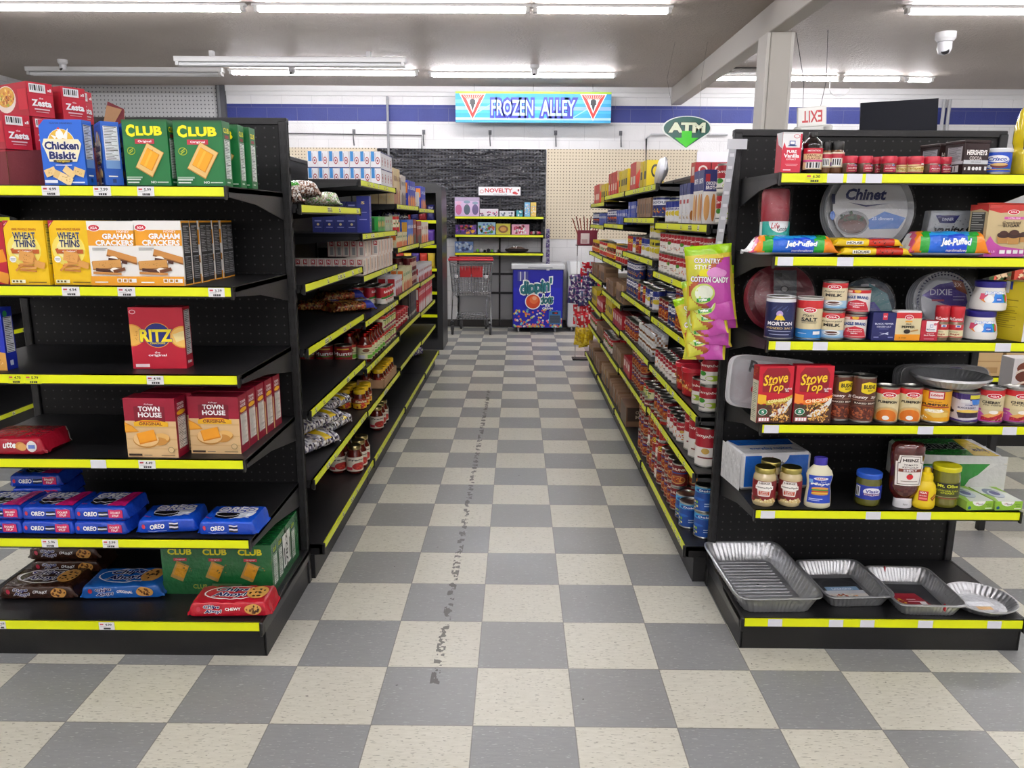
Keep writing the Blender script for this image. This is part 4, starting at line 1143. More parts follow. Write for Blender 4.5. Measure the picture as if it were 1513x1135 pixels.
o = can('shortening_tub', w/2, h-.006, '#1c4fc4', 'R 0 0 1 1 #1c4fc4;E .5 .62 .30 .24 #f3f5fa;E .5 .60 .27 .2 #1c4fc4;E .52 .66 .26 .17 #f3f5fa;T Crisco .5 .66 .42 .2 #1b3fa8 b3 s.25;P #e8eaf2 .25 .3 .4 .4 .4 .12;E .56 .32 .2 .13 #6a2326;E .56 .38 .2 .07 #d8b06a;R .3 .1 .85 .14 #e0a040;R .5 .12 .9 .15 #4a9a3a')
mb = MB(); mb.lathe([(w/2+.001, h-.012), (w/2+.0015, h-.004), (w/2-.001, h), (.001, h)], '#e8ebf0', PLASTIC, 28); mb.obj('lid', o)
place(o, 'blue shortening tub with white lid on the top right shelf', 'tub', x, RF+.03+w/2, q1, -.45)
OR = .048
o = jar('oil_bottle', OR, .262, '#d8c021', '#e3cf2a', '#20201c', 'R 0 0 1 1 #23231f;R 0 .86 1 1 #c8281e;N .1 .1 .6 .8 #2a2a26 #ddd 12', prof=[(.95, 0), (1, .02), (1, .3), (.9, .36), (1, .42), (1, .62), (.78, .82), (.36, .96), (.34, 1)], lid_h=.02, lz=(.32, .62), n=20, lidname='cap')
place(o, 'tall yellow cooking oil bottle cut off by the right edge of the top shelf', 'bottle', at(1499, 255, RF+.06).x+OR, RF+.08, q1, .4)

# shelf 2 -------------------------------------------------------------------
def disc_pack(name, R_, T_, n, cols, art, rim='#b9bcc4', bowl=.78, edge=None, sx=1.0):
    """pack of nested round plates standing on edge, facing -y. origin: lowest point"""
    r = None
    mb = MB()
    for k in range(n):
        y = T_*k/max(n-1, 1)
        pts = []
        for j, (rr, dy) in enumerate(((R_, 0), (R_*.985, -.002), (bowl*R_, .016), (.02, .018))):
            pts.append([(rr*sx*math.cos(2*PI*i/44), y+dy, R_+rr*math.sin(2*PI*i/44)) for i in range(44)])
        P = [p for q in pts for p in q]
        F = [(j*44+i, j*44+(i+1) % 44, (j+1)*44+(i+1) % 44, (j+1)*44+i) for j in range(3) for i in range(44)]+[tuple(3*44+i for i in range(44))]
        mb.add(P, F, cols[k % len(cols)], PLASTIC)
    o = mb.obj(name, ang=30)
    if art:
        mb = MB()
        mb.art(art, 2*R_, 2*R_, lambda a, b, o_: ((2*a-1)*R_*sx, -.0035-o_, R_+(2*b-1)*R_), LABEL)
        mb.obj('paper_label', o)
    mb = MB()
    S = 40
    def fn(u, v):
        a = 2*PI*u; rr = R_*1.03
        return (rr*sx*math.cos(a), (-.006+v*(T_+.02)), R_*1.0+rr*math.sin(a)*.995+.004)
    mb.grid(fn, S, 2, '#ddd', FILM)
    mb.add([(R_*1.03*sx*math.cos(2*PI*i/S), -.0065, R_+.004+R_*1.025*math.sin(2*PI*i/S)) for i in range(S)], [tuple(range(S))], '#ddd', FILM)
    mb.obj('plastic_wrap', o)
    return o


# red cups in a bag with teal band
x, w, h = span(1128, 1176, 352, 274, RF+.12); h = at(1152, 274, RF+.12).z-q2
mb = MB()
for k in range(6):
    z = .008+k*.012
    mb.lathe([(.036, z+.07), (.044, z+.1175), (.046, z+.119)], '#8e1a2c' if k % 2 else '#a32034', PLASTIC, 24, cy=.05, cap=False)
mb.lathe([(.030, .004), (.046, .12), (.046, h-.02), (.0415, h-.008), (.02, h-.004)], '#97192e', PLASTIC, 24, cy=.05)
o = mb.obj('cup_pack')
mb = MB(); mb.grid(lambda u, v: (.0485*math.cos(PI+PI*u)*(1+.03*math.sin(12*u)), .05+.0485*math.sin(PI+PI*u), .004+v*.105), 20, 3, '#36a89c', FOILBAG)
mb.art('R 0 0 1 1 #36a89c;E .5 1.0 .24 .36 #eef0f0;T Life .40 .86 .18 .18 #c2283a b1 s.3;T Goods .56 .76 .24 .16 #333 b1;T PARTY .5 .28 .36 .14 #d8f0ee b2;T CUPS .5 .1 .3 .12 #d8f0ee b2;R 0 .0 .1 1 #dfeceb', .15, .105, lambda a, b, q: ((.0485+q)*math.cos(PI+PI*a), .05+(.0485+q)*math.sin(PI+PI*a), .004+b*.105), FOILBAG, du=.06, off=.001)
mb.obj('printed_band', o)
mb = MB(); mb.grid(lambda u, v: ((.052+.012*v)*math.cos(2*PI*u)*(1+.05*math.sin(14*u+5*v)), .05+(.05+.004*math.sin(9*u))*math.sin(2*PI*u), .10+v*(h-.1)), 30, 8, '#ddd', FILM); mb.obj('plastic_bag', o)
place(o, 'bag of red party cups with a teal band on the second right shelf', 'cup pack', x, RF+.12, q2, (-.06, 0, .05))
# chinet platters
x, w, h = span(1218, 1349, 352, 277, RF+.2)
CH = 'E .5 .5 .42 .42 #c3c6cb 40;P #5f7a3c .53 .83 .62 .90 .74 .86 .70 .80 .58 .79;T Chinet .45 .66 .46 .13 #232a5c b4 s.25;P #232a5c .25 .57 .45 .54 .72 .56 .45 .52;P #4a7ac8 .45 .36 .66 .47 .9 .40 .82 .28 .5 .27;T 25_dinners .64 .39 .24 .035 #cfe0f8 b1;E .30 .34 .19 .14 #8d9094;E .30 .33 .165 .11 #4a2e2a;S .30 .40 .13 .05 40 .018 #2a4a2a,#1c351f;E .31 .31 .13 .06 #5c332c;R .06 .55 .1 .66 #2a3050;E .075 .42 .03 .05 #3a6ac0'
o = disc_pack('plate_pack', w/2*1.0, .05, 6, ['#a5a8ad', '#b9bcc2'], CH, bowl=.8, sx=1.0)
place(o, 'large oval platter pack leaning in the middle of the second shelf', 'plate pack', x, RF+.19, q2+.001, (-.16, 0, 0))
# vanity fair napkins
x, w, h = span(1368, 1450, 352, 311, RF+.17); h = at(1409, 311, RF+.16).z-q2
o = loaf('napkin_pack', w*1.12, .05, h, '#aeb3ba', '', 'R 0 0 1 1 #b4b8be;S .5 .6 .46 .3 40 .012 #8e9298,#6f747c;P #1f2460 .08 .99 .50 .99 .42 .76 .16 .76;T DINNER .3 .87 .2 .09 #cfd2e4 b1;T vanity_fair .5 .52 .84 .34 #1a1b22 b3 s.3', e=.22, seed=31, crimp=.06, crink=.003)
place(o, 'silver napkin pack beside the sugar bag', 'napkin pack', x, RF+.15, q2, -.06)
# sugar
x, w, h = span(1450, 1520, 376, 293, RF+.03)
SU = ('R 0 0 1 1 #cdb98d;P #c33a34 0 1 0 .90 .3 .84 1 .90 1 1;%s;R .4 .72 .9 .77 #d65fb0;T ULTRA_FINE .65 .745 .3 .025 #fff b1;T Granulated .6 .66 .46 .06 #4a3a2c b1 s.2;T SUGAR .6 .60 .42 .055 #33261e b3;R .25 .605 .38 .61 #6a5a4a;'
      'P #c04fa4 0 0 0 .26 .1 .40 .22 .28 .4 .2 1 .14 1 0;E .42 .37 .15 .085 #c79a5c;E .68 .35 .16 .1 #c79a5c;R .30 .26 .54 .37 #b8864a;R .55 .24 .82 .36 #c0904f;E .42 .42 .16 .06 #3d2420;E .42 .46 .1 .045 #4a2d27;E .68 .42 .18 .065 #3d2420;E .68 .47 .12 .05 #4a2d27;E .92 .42 .12 .06 #3d2420;R .84 .28 1 .38 #b8864a;'
      'R .36 .06 .5 .13 #fff;R .54 .06 .66 .13 #fff;R .70 .06 .82 .13 #fff;R .86 .06 .96 .13 #fff;T 4_LB .16 .1 .16 .04 #f0c0e4 b1') % IGA(.62, .86, 1.15, .75)
SL = 'R 0 0 1 1 #c9b489;R .1 .15 .85 .86 #3b3a38;N .1 .15 .85 .86 #42413f #b9b7b2 16;P #c33a34 0 1 0 .88 .6 .92 1 .86 1 1;R 0 0 1 .13 #c04fa4'
o = carton('sugar_bag', w, h*.93, .075, '#cdb98d', SU, '', SL, '', CARD, .006)
mb = MB(); mb.box(-w*.47, .01, h*.93, w*.45, .06, h*.93+.006, '#c4423a', CARD, .003); mb.add([(-w*.47, .0, h*.925), (-w*.50, -.004, h*.86), (-w*.2, -.006, h*.88), (-w*.22, 0, h*.93)], [(0, 1, 2, 3)], '#b8362f', CARD)
mb.obj('folded_top', o)
place(o, 'tan paper sugar bag with red top at the right end of the second shelf', 'sugar bag', x, RF+.04, q2, .22)
# marshmallow bags (lying)
def mallow(u, v):
    s = u*1.25+.12*math.sin(v*6)
    if v < .13 or v > .9: return '#d7dbe2'
    if s < .13: return '#eef0f2'
    if s < .2: return '#d8557a'
    if s < .30: return '#f08a1e'
    if s < .42: return '#2aa038'
    if s < .98: return '#2a9ae0' if v > .35 else '#1c62d0'
    if s < 1.12: return '#2aa038'
    return '#f08a1e'
MA = 'P #1f4ad0 .46 1 .72 1 .76 0 .42 0;T Jet-Puffed .58 .56 .50 .46 #fff b4 s.15 o#2a7ad0:5;T marshmallows .6 .16 .34 .14 #fff b1'
x, w, h = span(1106, 1244, 374, 347, RF+.02)
o = loaf('marshmallow_bag', w, .10, h*1.08, mallow, '', MA, e=.7, seed=41, crimp=.16, crink=.007); place(o, 'rainbow marshmallow bag lying at the left front of the second shelf', 'marshmallow bag', x, RF+.015, q2, .03)
x, w, h = span(1341, 1464, 377, 344, RF+.015)
o = loaf('marshmallow_bag', w, .10, h*1.12, mallow, '', MA, e=.7, seed=45, crimp=.14, crink=.008); place(o, 'rainbow marshmallow bag lying in front of the silver napkins', 'marshmallow bag', x, RF+.012, q2, -.03)
def toll(u, v):
    return '#e8c81c' if u < .5 or u > .86 else '#c3301f'
x, w, h = span(1236, 1346, 375, 360, RF+.015)
o = loaf('chocolate_chip_bag', w, .10, .027, toll, 'T TOLL .3 .7 .3 .24 #3a1a10 b3;R .1 .3 .48 .55 #f4f0e0;T HOUSE .29 .42 .32 .2 #2a1a14 b3;S .7 .5 .14 .3 14 .012 #3a1a10', 'R .1 .2 .4 .7 #f4f0e0;T HOUSE .25 .45 .26 .36 #2a1a14 b3;S .7 .5 .14 .3 10 .01 #3a1a10', e=.5, seed=51, crimp=.1, crink=.005)
place(o, 'yellow and red chocolate chip bag, lower of the two between the marshmallow bags', 'chocolate chip bag', x+.01, RF+.02, q2, 0)
dup(o, (x-.012, RF+.03, q2+.029), .08, 'yellow and red chocolate chip bag, upper of the two between the marshmallow bags')

# shelf 3 -------------------------------------------------------------------
x, w, h = span(1106, 1206, 498, 390, RF+.2)
o = disc_pack('plate_pack', w/2, .05, 6, ['#6d1c2a', '#8a2436'], 'R .38 .42 .72 .9 #4a4a50;E .54 .62 .06 .05 #1a1a1e;E .54 .62 .045 .035 #888;R .4 .8 .5 .86 #222;R .42 .5 .68 .52 #777', bowl=.76); place(o, 'maroon plate pack leaning behind the navy salt canister', 'plate pack', x, RF+.22, q3+.001, (-.2, 0, 0))
x, w, h = span(1245, 1325, 498, 399, RF+.22)
o = disc_pack('plate_pack', w/2*.98, .045, 6, ['#3d4a58', '#4a5a68'], 'E .5 .5 .4 .4 #38404c 36;R .35 .84 .62 .88 #8a9098;P #1e6a74 .5 .9 .85 .7 .95 .4 .7 .1 .55 .3;P #1c2a90 .3 .5 .6 .55 .8 .3 .7 .12 .3 .2;R .45 .3 .65 .34 #c8d0f0', bowl=.78); place(o, 'teal and blue plate pack leaning behind the canned milk', 'plate pack', x, RF+.24, q3+.001, (-.2, 0, 0))
x, w, h = span(1347, 1438, 498, 400, RF+.2)
DX = 'E .5 .5 .38 .38 #b9bdc6 40;P #4a3a8c .14 .6 .4 .78 .8 .86 .88 .5 .8 .3 .6 .2 .62 .42;P #8a4a34 .62 .86 .8 .84 .88 .62 .7 .7;T DIXIE .45 .66 .36 .1 #d8d8e4 b1;T 3X .72 .78 .12 .07 #e8d8d0 b1;R .3 .51 .5 .54 #b04a5a;R .64 .58 .84 .59 #c8c4e0;R .64 .53 .82 .54 #c8c4e0;T 10 .5 .3 .12 .08 #222 b2;'+';'.join('E %g %g .018 .014 #23284e 6' % (.5+.44*math.cos(t*PI/26), .5+.44*math.sin(t*PI/26)) for t in range(52))+';'+';'.join('E %g %g .014 .012 #23284e 6' % (.5+.475*math.cos((t+.5)*PI/26), .5+.475*math.sin((t+.5)*PI/26)) for t in range(52))
o = disc_pack('plate_pack', w/2, .05, 7, ['#c8cbd2', '#a9adb8'], DX, bowl=.8); place(o, 'round plate pack with patterned rim leaning behind the small red-capped spices', 'plate pack', x, RF+.2, q3+.001, (-.2, 0, 0))

canat('salt_canister', 'navy iodized salt canister at the left of the third right shelf', 'salt canister', (1136, 1179, 497, 435), RF+.02, q3, [(-.08, .93, '#1b2350'), (.93, 1.08, '#e4e6ea')],
      'T MORTON .5 .36 .66 .10 #f2f2f4 b3;T IODIZED_SALT .5 .24 .72 .055 #d9b97a b2;R .2 .15 .8 .165 #b8c0e0;R .25 .06 .75 .075 #b8c0e0;E .48 .62 .08 .09 #b39ad0;P #e8c81c .42 .58 .55 .58 .62 .46 .36 .46;R .44 .43 .46 .47 #e8d8b8;R .51 .43 .53 .47 #e8d8b8;E .49 .60 .04 .03 #e9c9a0;'+';'.join('L %g %g .004 .10 -30 #6a7ab8' % (.3+.04*i, .74+.03*(i % 3)) for i in range(10)))
canat('salt_canister', 'tan and red plain salt canister with blue base band', 'salt canister', (1181, 1219, 499, 438), RF+.02, q3, [(-.08, .22, '#2f86cf'), (.22, .78, '#d8caa2'), (.78, 1.0, '#c52a2e'), (1.0, 1.08, '#e6e2e0')],
      IGA(.5, .74, 1.5, .9)+';T Plain .46 .60 .3 .07 #2c2c2c b1 s.3;T SALT .5 .49 .44 .1 #26262a b4;R .28 .42 .72 .43 #555;R .3 .39 .7 .4 #555;R .62 .08 .84 .17 #f4f4f4;R .2 .1 .45 .115 #cfe4f8')
EM = IGA(.5, .84, 1.6, 1.1)+';T Evaporated .5 .66 .62 .09 #3a3026 b1 s.3;T MILK .5 .52 .5 .12 #26221e b4;E .5 .2 .28 .12 #dfe8f0;E .5 .19 .2 .08 #3a241c;E .5 .22 .22 .07 #f4f4f4;E .5 .225 .17 .045 #5a3626;R .0 .0 1 .05 #7fb4dc'
ml = [(0, .3, '#a9cfe8'), (.3, .8, '#e2d6b2'), (.8, 1, '#c52a2e')]
o, r, h = canat('milk_can', 'evaporated milk can, lower of the stacked pair beside the plain salt', 'can', (1216, 1252, 500, 457), RF+.015, q3, ml, EM)
dup(o, (o.location.x+.006, o.location.y+.012, q3+h+.0006), o.rotation_euler.z-.08, 'evaporated milk can, upper of the stacked pair')
EB = 'R 0 .86 1 1 #c8242c;R .1 .88 .34 .97 #f0d8d0;E .5 .95 .1 .08 #e8b03a;T EAGLE_BRAND .5 .68 .72 .14 #1f3f86 b4 a.35;P #c22a3c .1 .08 .22 .44 .5 .56 .78 .44 .9 .08;T Sweetened .5 .40 .42 .06 #fff b1 s.2;T Condensed .5 .31 .46 .06 #fff b1 s.2;T Milk .5 .22 .2 .06 #fff b1;R .1 .01 .9 .06 #c22a3c'
o, r, h = canat('milk_can', 'condensed milk can, lower of the stacked pair', 'can', (1251, 1285, 501, 463), RF+.015, q3, '#e6e0dc', EB)
dup(o, (o.location.x+.009, o.location.y+.01, q3+h+.0006), o.rotation_euler.z-.15, 'condensed milk can, upper of the stacked pair')
boxat('salt_pepper_box', 'navy black pepper and salt set box in front of the blue plates', 'seasoning box', (1287, 1321, 502, 461), RF+.02, q3, .045, '#1d2260', 'R 0 0 1 1 #1d2260;R .42 .74 .62 .98 #c22a3c;T IGA .52 .86 .14 .06 #fff b1;T BLACK_PEPPER .5 .60 .8 .06 #d8dcf0 b2;T IODIZED_SALT .5 .49 .62 .06 #d8dcf0 b1;R .3 .41 .7 .42 #8890c8;P #cfd4e8 .3 .28 .7 .2 .72 .24;P #cfd4e8 .3 .18 .7 .30 .7 .26;R .08 .1 .3 .13 #9aa0d0;R .7 .1 .92 .13 #9aa0d0', rot=0)
o, w, h = boxat('pepper_tin', 'tan red and orange ground pepper tin with white lid', 'seasoning tin', (1321, 1358, 503, 462), RF+.02, q3, .04, '#d8caa2', 'R 0 0 1 1 #dccfa6;R 0 .80 1 1 #c8282e;R 0 0 1 .22 #ee9a1e;%s;R .36 .66 .64 .71 #e8a02a;T Black .5 .60 .22 .06 #3a2c22 b1 s.3;T PEPPER .5 .49 .52 .09 #231c18 b3;E .46 .33 .13 .08 #2a201c;L .75 .36 .3 .05 12 #b88a4a;T 3_OZ .3 .1 .3 .05 #8a5a10 b1' % IGA(.5, .83, 1.3, 1.3), rot=0)
mb = MB(); mb.box(-w/2+.001, .001, h-.002, w/2-.001, .039, h+.006, '#f0f0f2', PLASTIC, .002); mb.obj('lid', o)
boxat('pepper_box', 'small red and white pepper box', 'seasoning box', (1359, 1384, 503, 474), RF+.02, q3, .035, '#bb2238', 'R 0 0 1 1 #bb2238;P #f1eef0 .28 1 .28 .5 .4 .44 .9 .44 .9 .9 1 1;R .5 .68 .68 .82 #3a5aa8;R .52 .70 .66 .8 #f1eef0;T McCormick .58 .58 .5 .07 #243a7a b1;E .8 .84 .1 .07 #c86a7a;T Ground .55 .36 .4 .05 #fff b1;T Black_Pepper .52 .27 .66 .08 #fff b2;R .2 .08 .8 .1 #f0c0c8', rot=0)
for a, b, yt, lb in ((1383, 1404, 452, 'red-capped rubbed sage bottle, left one of the two'), (1404, 1426, 453, 'red-capped rubbed sage bottle, right one of the two')):
    x, w, h = span(a, b, 503, yt, RF+.02)
    o = jar('spice_bottle', w/2*.97, h, '#84745a', '#b8202c', '#e4dcae', 'R 0 0 1 1 #b8202c;R .5 .80 .78 .98 #f0eef0;R .56 .83 .72 .95 #4a6ab0;T McCormick .46 1.1 .6 .14 #fff b2;R 0 0 1 .58 #e2dab0;R 0 .02 1 .09 #b8202c;T RUBBED .45 .44 .4 .08 #6a6a4a b1;T Sage .5 .26 .44 .17 #a03a2a b2',
            prof=[(.95, 0), (1, .03), (1, .66), (.92, .72), (.9, .98), (.86, 1)], lid_h=.027, lid_r=w/2*.95, lz=(.12, .62), span_=140, lidname='cap')
    mb = MB(); mb.grid(lambda u, v: ((w/2*.9+.0008)*math.cos(-PI/2+(u-.5)*2.6), (w/2*.9+.0008)*math.sin(-PI/2+(u-.5)*2.6), (h-.027)*(.72+.24*v)), 14, 1, '#b8202c', LABEL)
    mb.art('T McCormick .5 .5 .7 .5 #fff b2 s.1', w/2*2.6, h*.2, lambda u, v, q: ((w/2*.9+.0012+q)*math.cos(-PI/2+(u-.5)*2.6), (w/2*.9+.0012+q)*math.sin(-PI/2+(u-.5)*2.6), (h-.027)*(.72+.24*v)), LABEL, du=.06)
    mb.obj('neck_label', o)
    place(o, lb, 'spice bottle', x, RF+.02+w/2, q3, face_cam(x, RF))
x, w, h = span(1434, 1483, 504, 461, RF+.02)
JP = 'P #d8456a 0 .8 0 .35 .16 .15 .3 .5 .25 .8;P #f09030 .05 .3 .2 .1 .3 .2 .2 .4;P #2a9a44 .66 .1 .8 .8 .92 .8 1 .3 .95 .1;P #2a86e0 .42 .1 .5 .78 .78 .8 .88 .1;P #e03a30 .9 .2 .93 .8 1 .6 1 .2;E .32 .36 .16 .27 #fafafa;E .32 .5 .11 .2 #fafafa;T Jet-Puffed .55 .84 .78 .28 #fff b4 o#5a8ad8:6;R .55 .2 .75 .5 #1c5ac8;T CREME .64 .34 .16 .12 #fff b2'
o = jar('marshmallow_jar', w/2, h, '#eceae6', '#2c2680', None, '', prof=[(.86, 0), (.98, .05), (1, .25), (.93, .55), (.80, .85), (.78, 1)], lid_h=.014, lid_r=w/2*.84, mat=PLASTIC)
mb = MB()
prf = [(.86, 0), (.98, .05), (1, .25), (.93, .55), (.80, .85), (.78, 1)]; hb = h-.014
def Rj(z):
    t = z/hb
    for (a0, b0), (a1, b1) in zip(prf, prf[1:]):
        if b0 <= t <= b1: return w/2*(a0+(a1-a0)*(t-b0)/(b1-b0))
    return w/2*.78
mb.art(JP, w*.75, hb*.5, lambda a, b, q: ((Rj(hb*(.3+.5*b))+q)*math.cos(-PI/2+(a-.5)*1.7), (Rj(hb*(.3+.5*b))+q)*math.sin(-PI/2+(a-.5)*1.7), hb*(.3+.5*b)), LABEL, du=.08, off=.001)
mb.obj('paper_label', o)
place(o, 'white marshmallow creme jar with purple lid, lower of the stacked pair', 'jar', x, RF+.02+w/2, q3, -.25)
dup(o, (x+.022, RF+.025+w/2, q3+h+.0006), -.2, 'white marshmallow creme jar with purple lid, upper of the stacked pair')
boxat('powder_box', 'yellow carton with white stripe at the right end of the third shelf', 'carton', (1503, 1540, 508, 421), RF+.02, q3, .11, '#dcc81c', 'R 0 0 1 1 #e6d31a;R 0 0 .3 1 #e4e4ea;T PO .62 .55 .4 .12 #2a3a9a b3;R .3 .9 1 1 #e4e4ea', '', 'R 0 0 1 1 #c9b51e;R .1 .9 .2 1 #2a3a8a;R .28 .8 .4 1 #e4e4ea;R .42 .86 .5 1 #2a3a8a;N .1 .2 .8 .7 #c9b51e #8a7a14 14', rot=.35)

# shelf 4 -------------------------------------------------------------------
ST = ('R 0 0 1 1 #c0152c;P #8e0f22 .12 .55 .1 .86 .22 .97 .8 .97 .9 .86 .88 .52;T Stove .47 .78 .72 .19 #f6cc28 b2 s.3 r8 o#7a0c1c:4;T Top .50 .61 .44 .19 #f6cc28 b2 s.3 r5 o#7a0c1c:4;T Stuffing .86 .60 .2 .04 #fff b1 r8;T Mix .84 .565 .1 .03 #fff b1;'
      'P %s 0 .50 0 .43 .3 .39 .7 .42 1 .50 1 .44 .7 .35 .3 .33 .0 .37;P %s .0 .52 .24 .49 .24 .36 .1 .33 .0 .36;P %s .25 .40 .7 .41 .98 .49 .98 .42 .7 .33 .25 .32;T %s .62 .40 .66 .06 %s b3 r6;'
      'P #4a2a1c 0 .34 .3 .32 .7 .33 1 .42 1 0 0 0;S .3 .17 .32 .16 60 .02 #3c5a2a,#5a3a22,#2c4a24,#8a2a22;P #e8e6e2 .35 .12 .55 .10 .8 .18 .98 .36 .99 .45 .8 .34;S .62 .25 .30 .12 90 .025 #d8a24e,#b87a34,#efc87a,#9a5a2a,%s;S .7 .08 .3 .07 50 .025 #d8a24e,#b87a34,#efc87a;'
      'E .16 .20 .13 .06 #fff;E .16 .20 .118 .052 #1d7a5a;T S .16 .20 .08 .05 #fff b3;R .04 .03 .36 .10 #d8838e;R .06 .04 .12 .09 #fff;R .14 .04 .2 .09 #fff;R .22 .04 .27 .09 #fff;R .29 .04 .34 .09 #fff')
s1 = ST % ('#d9a01e', '#eab52c', '#c9b23c', 'CORNBREAD', '#f7efa8', '#7a1c2c'); s2 = ST % ('#e8761c', '#f29030', '#e8761c', 'CHICKEN', '#fff0c8', '#e8b85a')
a, w, h = boxat('stuffing_box', 'red stuffing box with gold banner, left of the two', 'stuffing box', (1116, 1169, 620, 537), RF+.02, q4, .045, '#c0152c', s1, '', 'R 0 0 1 1 #d6d0b8;R 0 .75 1 1 #8e1020;S .5 .86 .4 .1 16 .05 #c98a3a,#7a3a1c;N .12 .06 .88 .7 #dcd8c0 #6a7a5a 20', rot=.12)
b, w, h = boxat('stuffing_box', 'red stuffing box with orange banner, right of the two', 'stuffing box', (1171, 1226, 621, 537), RF+.022, q4, .045, '#c0152c', s2, '', '', rot=0)
BB = 'R 0 0 1 1 #5a3226;T . 1.2 1.2 .01 .01 #fff;P #e9cf1c .42 .88 .48 .90 .62 .93 .78 .90 .96 .88 .96 .70 .80 .68 .62 .64 .46 .67 .42 .70;T BUSHS .66 .81 .36 .10 #14110f b4;T BEST .68 .725 .16 .035 #14110f b2;T Country .40 .555 .44 .09 #f3efea b3 s.3;T Style .83 .555 .26 .08 #f3efea b3 s.3;R .1 .485 .95 .492 #c8a890;R .22 .39 .98 .45 #2a1714;T BAKED_BEANS .6 .42 .66 .035 #f0e8d8 b2;E .5 .19 .46 .19 #6a4032;E .52 .19 .42 .165 #4a2018;S .52 .19 .38 .14 110 .03 #8a4426,#6a2c1a,#a85a34,#5a2014'
for i, (pp, lb) in enumerate((((1226, 1258, 624, 556), 'brown baked beans can with yellow logo, left of the two, partly behind the red box'), ((1259, 1297, 624, 557), 'brown baked beans can with yellow logo, right of the two'))):
    if i == 0:
        bx, bw, bh = span(1222, 1259, 624, 556, RF+.03)
    else:
        bx, bw, bh = span(*pp, RF+.02)
    if i == 0:
        ob_ = can('bean_can', .041, bh, '#5a3226', BB, span_=165); place(ob_, lb, 'can', at(1241, 620, RF+.06).x, RF+.085, q4, -.25)
    else:
        dup(ob_, (bx, RF+.02+.041, q4), -.3, lb)
PK = IGA(.56, .82, 1.7, .9)+';R .36 .70 .7 .75 #e8b03a;T 100%_PURE .54 .725 .3 .025 #fff b1;T PUMPKIN .52 .60 .60 .08 #28221e b4;E .52 .16 .40 .30 #c9b78a 30;E .52 .15 .37 .27 #d8ab6a 30;E .52 .14 .31 .22 #d8741c 30;E .5 .10 .10 .07 #fbfaf6;R 0 0 .12 .35 #e8c23a'
pl = [(0, .84, '#dccfa4'), (.84, 1, '#c8282e')]
o, r, h = canat('pumpkin_can', 'pumpkin can with pie picture, left of the two tan ones', 'can', (1298, 1332, 624, 571), RF+.02, q4, pl, PK)
dup(o, (at(1349, 626, RF+.02).x, RF+.022+r, q4), -.33, 'pumpkin can with pie picture, right of the two tan ones')
LB = 'R 0 0 1 1 #eaa81e;S .2 .6 .2 .3 10 .02 #f0b838,#e09a14;R .34 .74 .70 1 #c8283c;R .37 .77 .67 .97 #f3e4e0;T Libbys .52 .87 .26 .1 #c8283c b3 s.2;T 100%_PURE .5 .65 .3 .03 #5a2a10 b1;T PUMPKIN .5 .555 .60 .08 #4a2410 b4;R .2 .46 .85 .50 #a8382a;E .56 .30 .30 .13 #d8a84a;P #e8c468 .26 .34 .84 .30 .84 .16 .5 .12;E .5 .35 .22 .06 #f6ecd0;S .5 .37 .2 .03 16 .02 #fff,#e8dcb0;S .2 .1 .16 .05 20 .02 #f4e8c0,#c89a4a'
o, r, hL = canat('pumpkin_can', 'large yellow pumpkin can holding up the foil pie pans', 'can', (1367, 1411, 627, 577), RF+.02, q4, '#eaa81e', LB)
BK_ = 'R 0 0 1 1 #d8d4dc;P #3a2470 0 1 1 1 1 .8 .5 .74 0 .88;R .62 .82 .96 .96 #e0d83a;R .4 .68 .62 .8 #e8e8ec;P #3a7ad0 .66 .8 .95 .8 .95 .62 .7 .62;T COMSTOCK .72 .60 .4 .05 #26327a b2;T BLACKBERRY .58 .50 .46 .065 #3a2a5a b2;E .12 .42 .07 .06 #221830;E .2 .34 .07 .06 #221830;E .07 .30 .06 .05 #2a1c3c;P #2a1c34 .34 .32 .9 .36 .9 .16 .4 .12;P #e8c45a .34 .38 .6 .44 .92 .40 .9 .34 .36 .32;P #3a2470 0 .12 .5 .04 1 .10 1 0 0 0'
canat('pie_filling_can', 'blackberry pie filling can with purple base beside the yellow pumpkin can', 'can', (1412, 1452, 627, 580), RF+.02, q4, '#cfcbd6', BK_)
CR_ = IGA(.60, .82, 1.6, .95)+';T CHERRY .54 .62 .48 .085 #2a201c b4;T Pie_Filling .58 .53 .5 .06 #2a201c b1 s.3;P #c04fa6 0 .38 .3 .30 .45 .16 .4 0 0 0;R .0 .34 .3 .40 #c04fa6;P #b01c30 .32 .14 .9 .30 .92 .16 .5 .02 .32 .04;P #e0a45a .3 .18 .8 .36 .95 .32 .5 .12;E .62 .31 .12 .06 #faf6ee;P #e0a45a .88 .30 .97 .34 .96 .16 .9 .12;S .6 .08 .28 .06 26 .02 #8a1020,#d0304a;T 21_OZ .16 .24 .2 .04 #f0c8e8 b1;R 0 0 1 .04 #b0469a'
cl = [(0, .4, '#d4c69c'), (.4, .82, '#dccfa4'), (.82, 1, '#c8282e')]
o, r, h = canat('pie_filling_can', 'cherry pie filling can beside the blackberry can', 'can', (1450, 1488, 629, 577), RF+.02, q4, cl, CR_)
dup(o, (at(1508, 631, RF+.02).x, RF+.02+r, q4), -.35, 'cherry pie filling can cut off by the right edge of the picture')


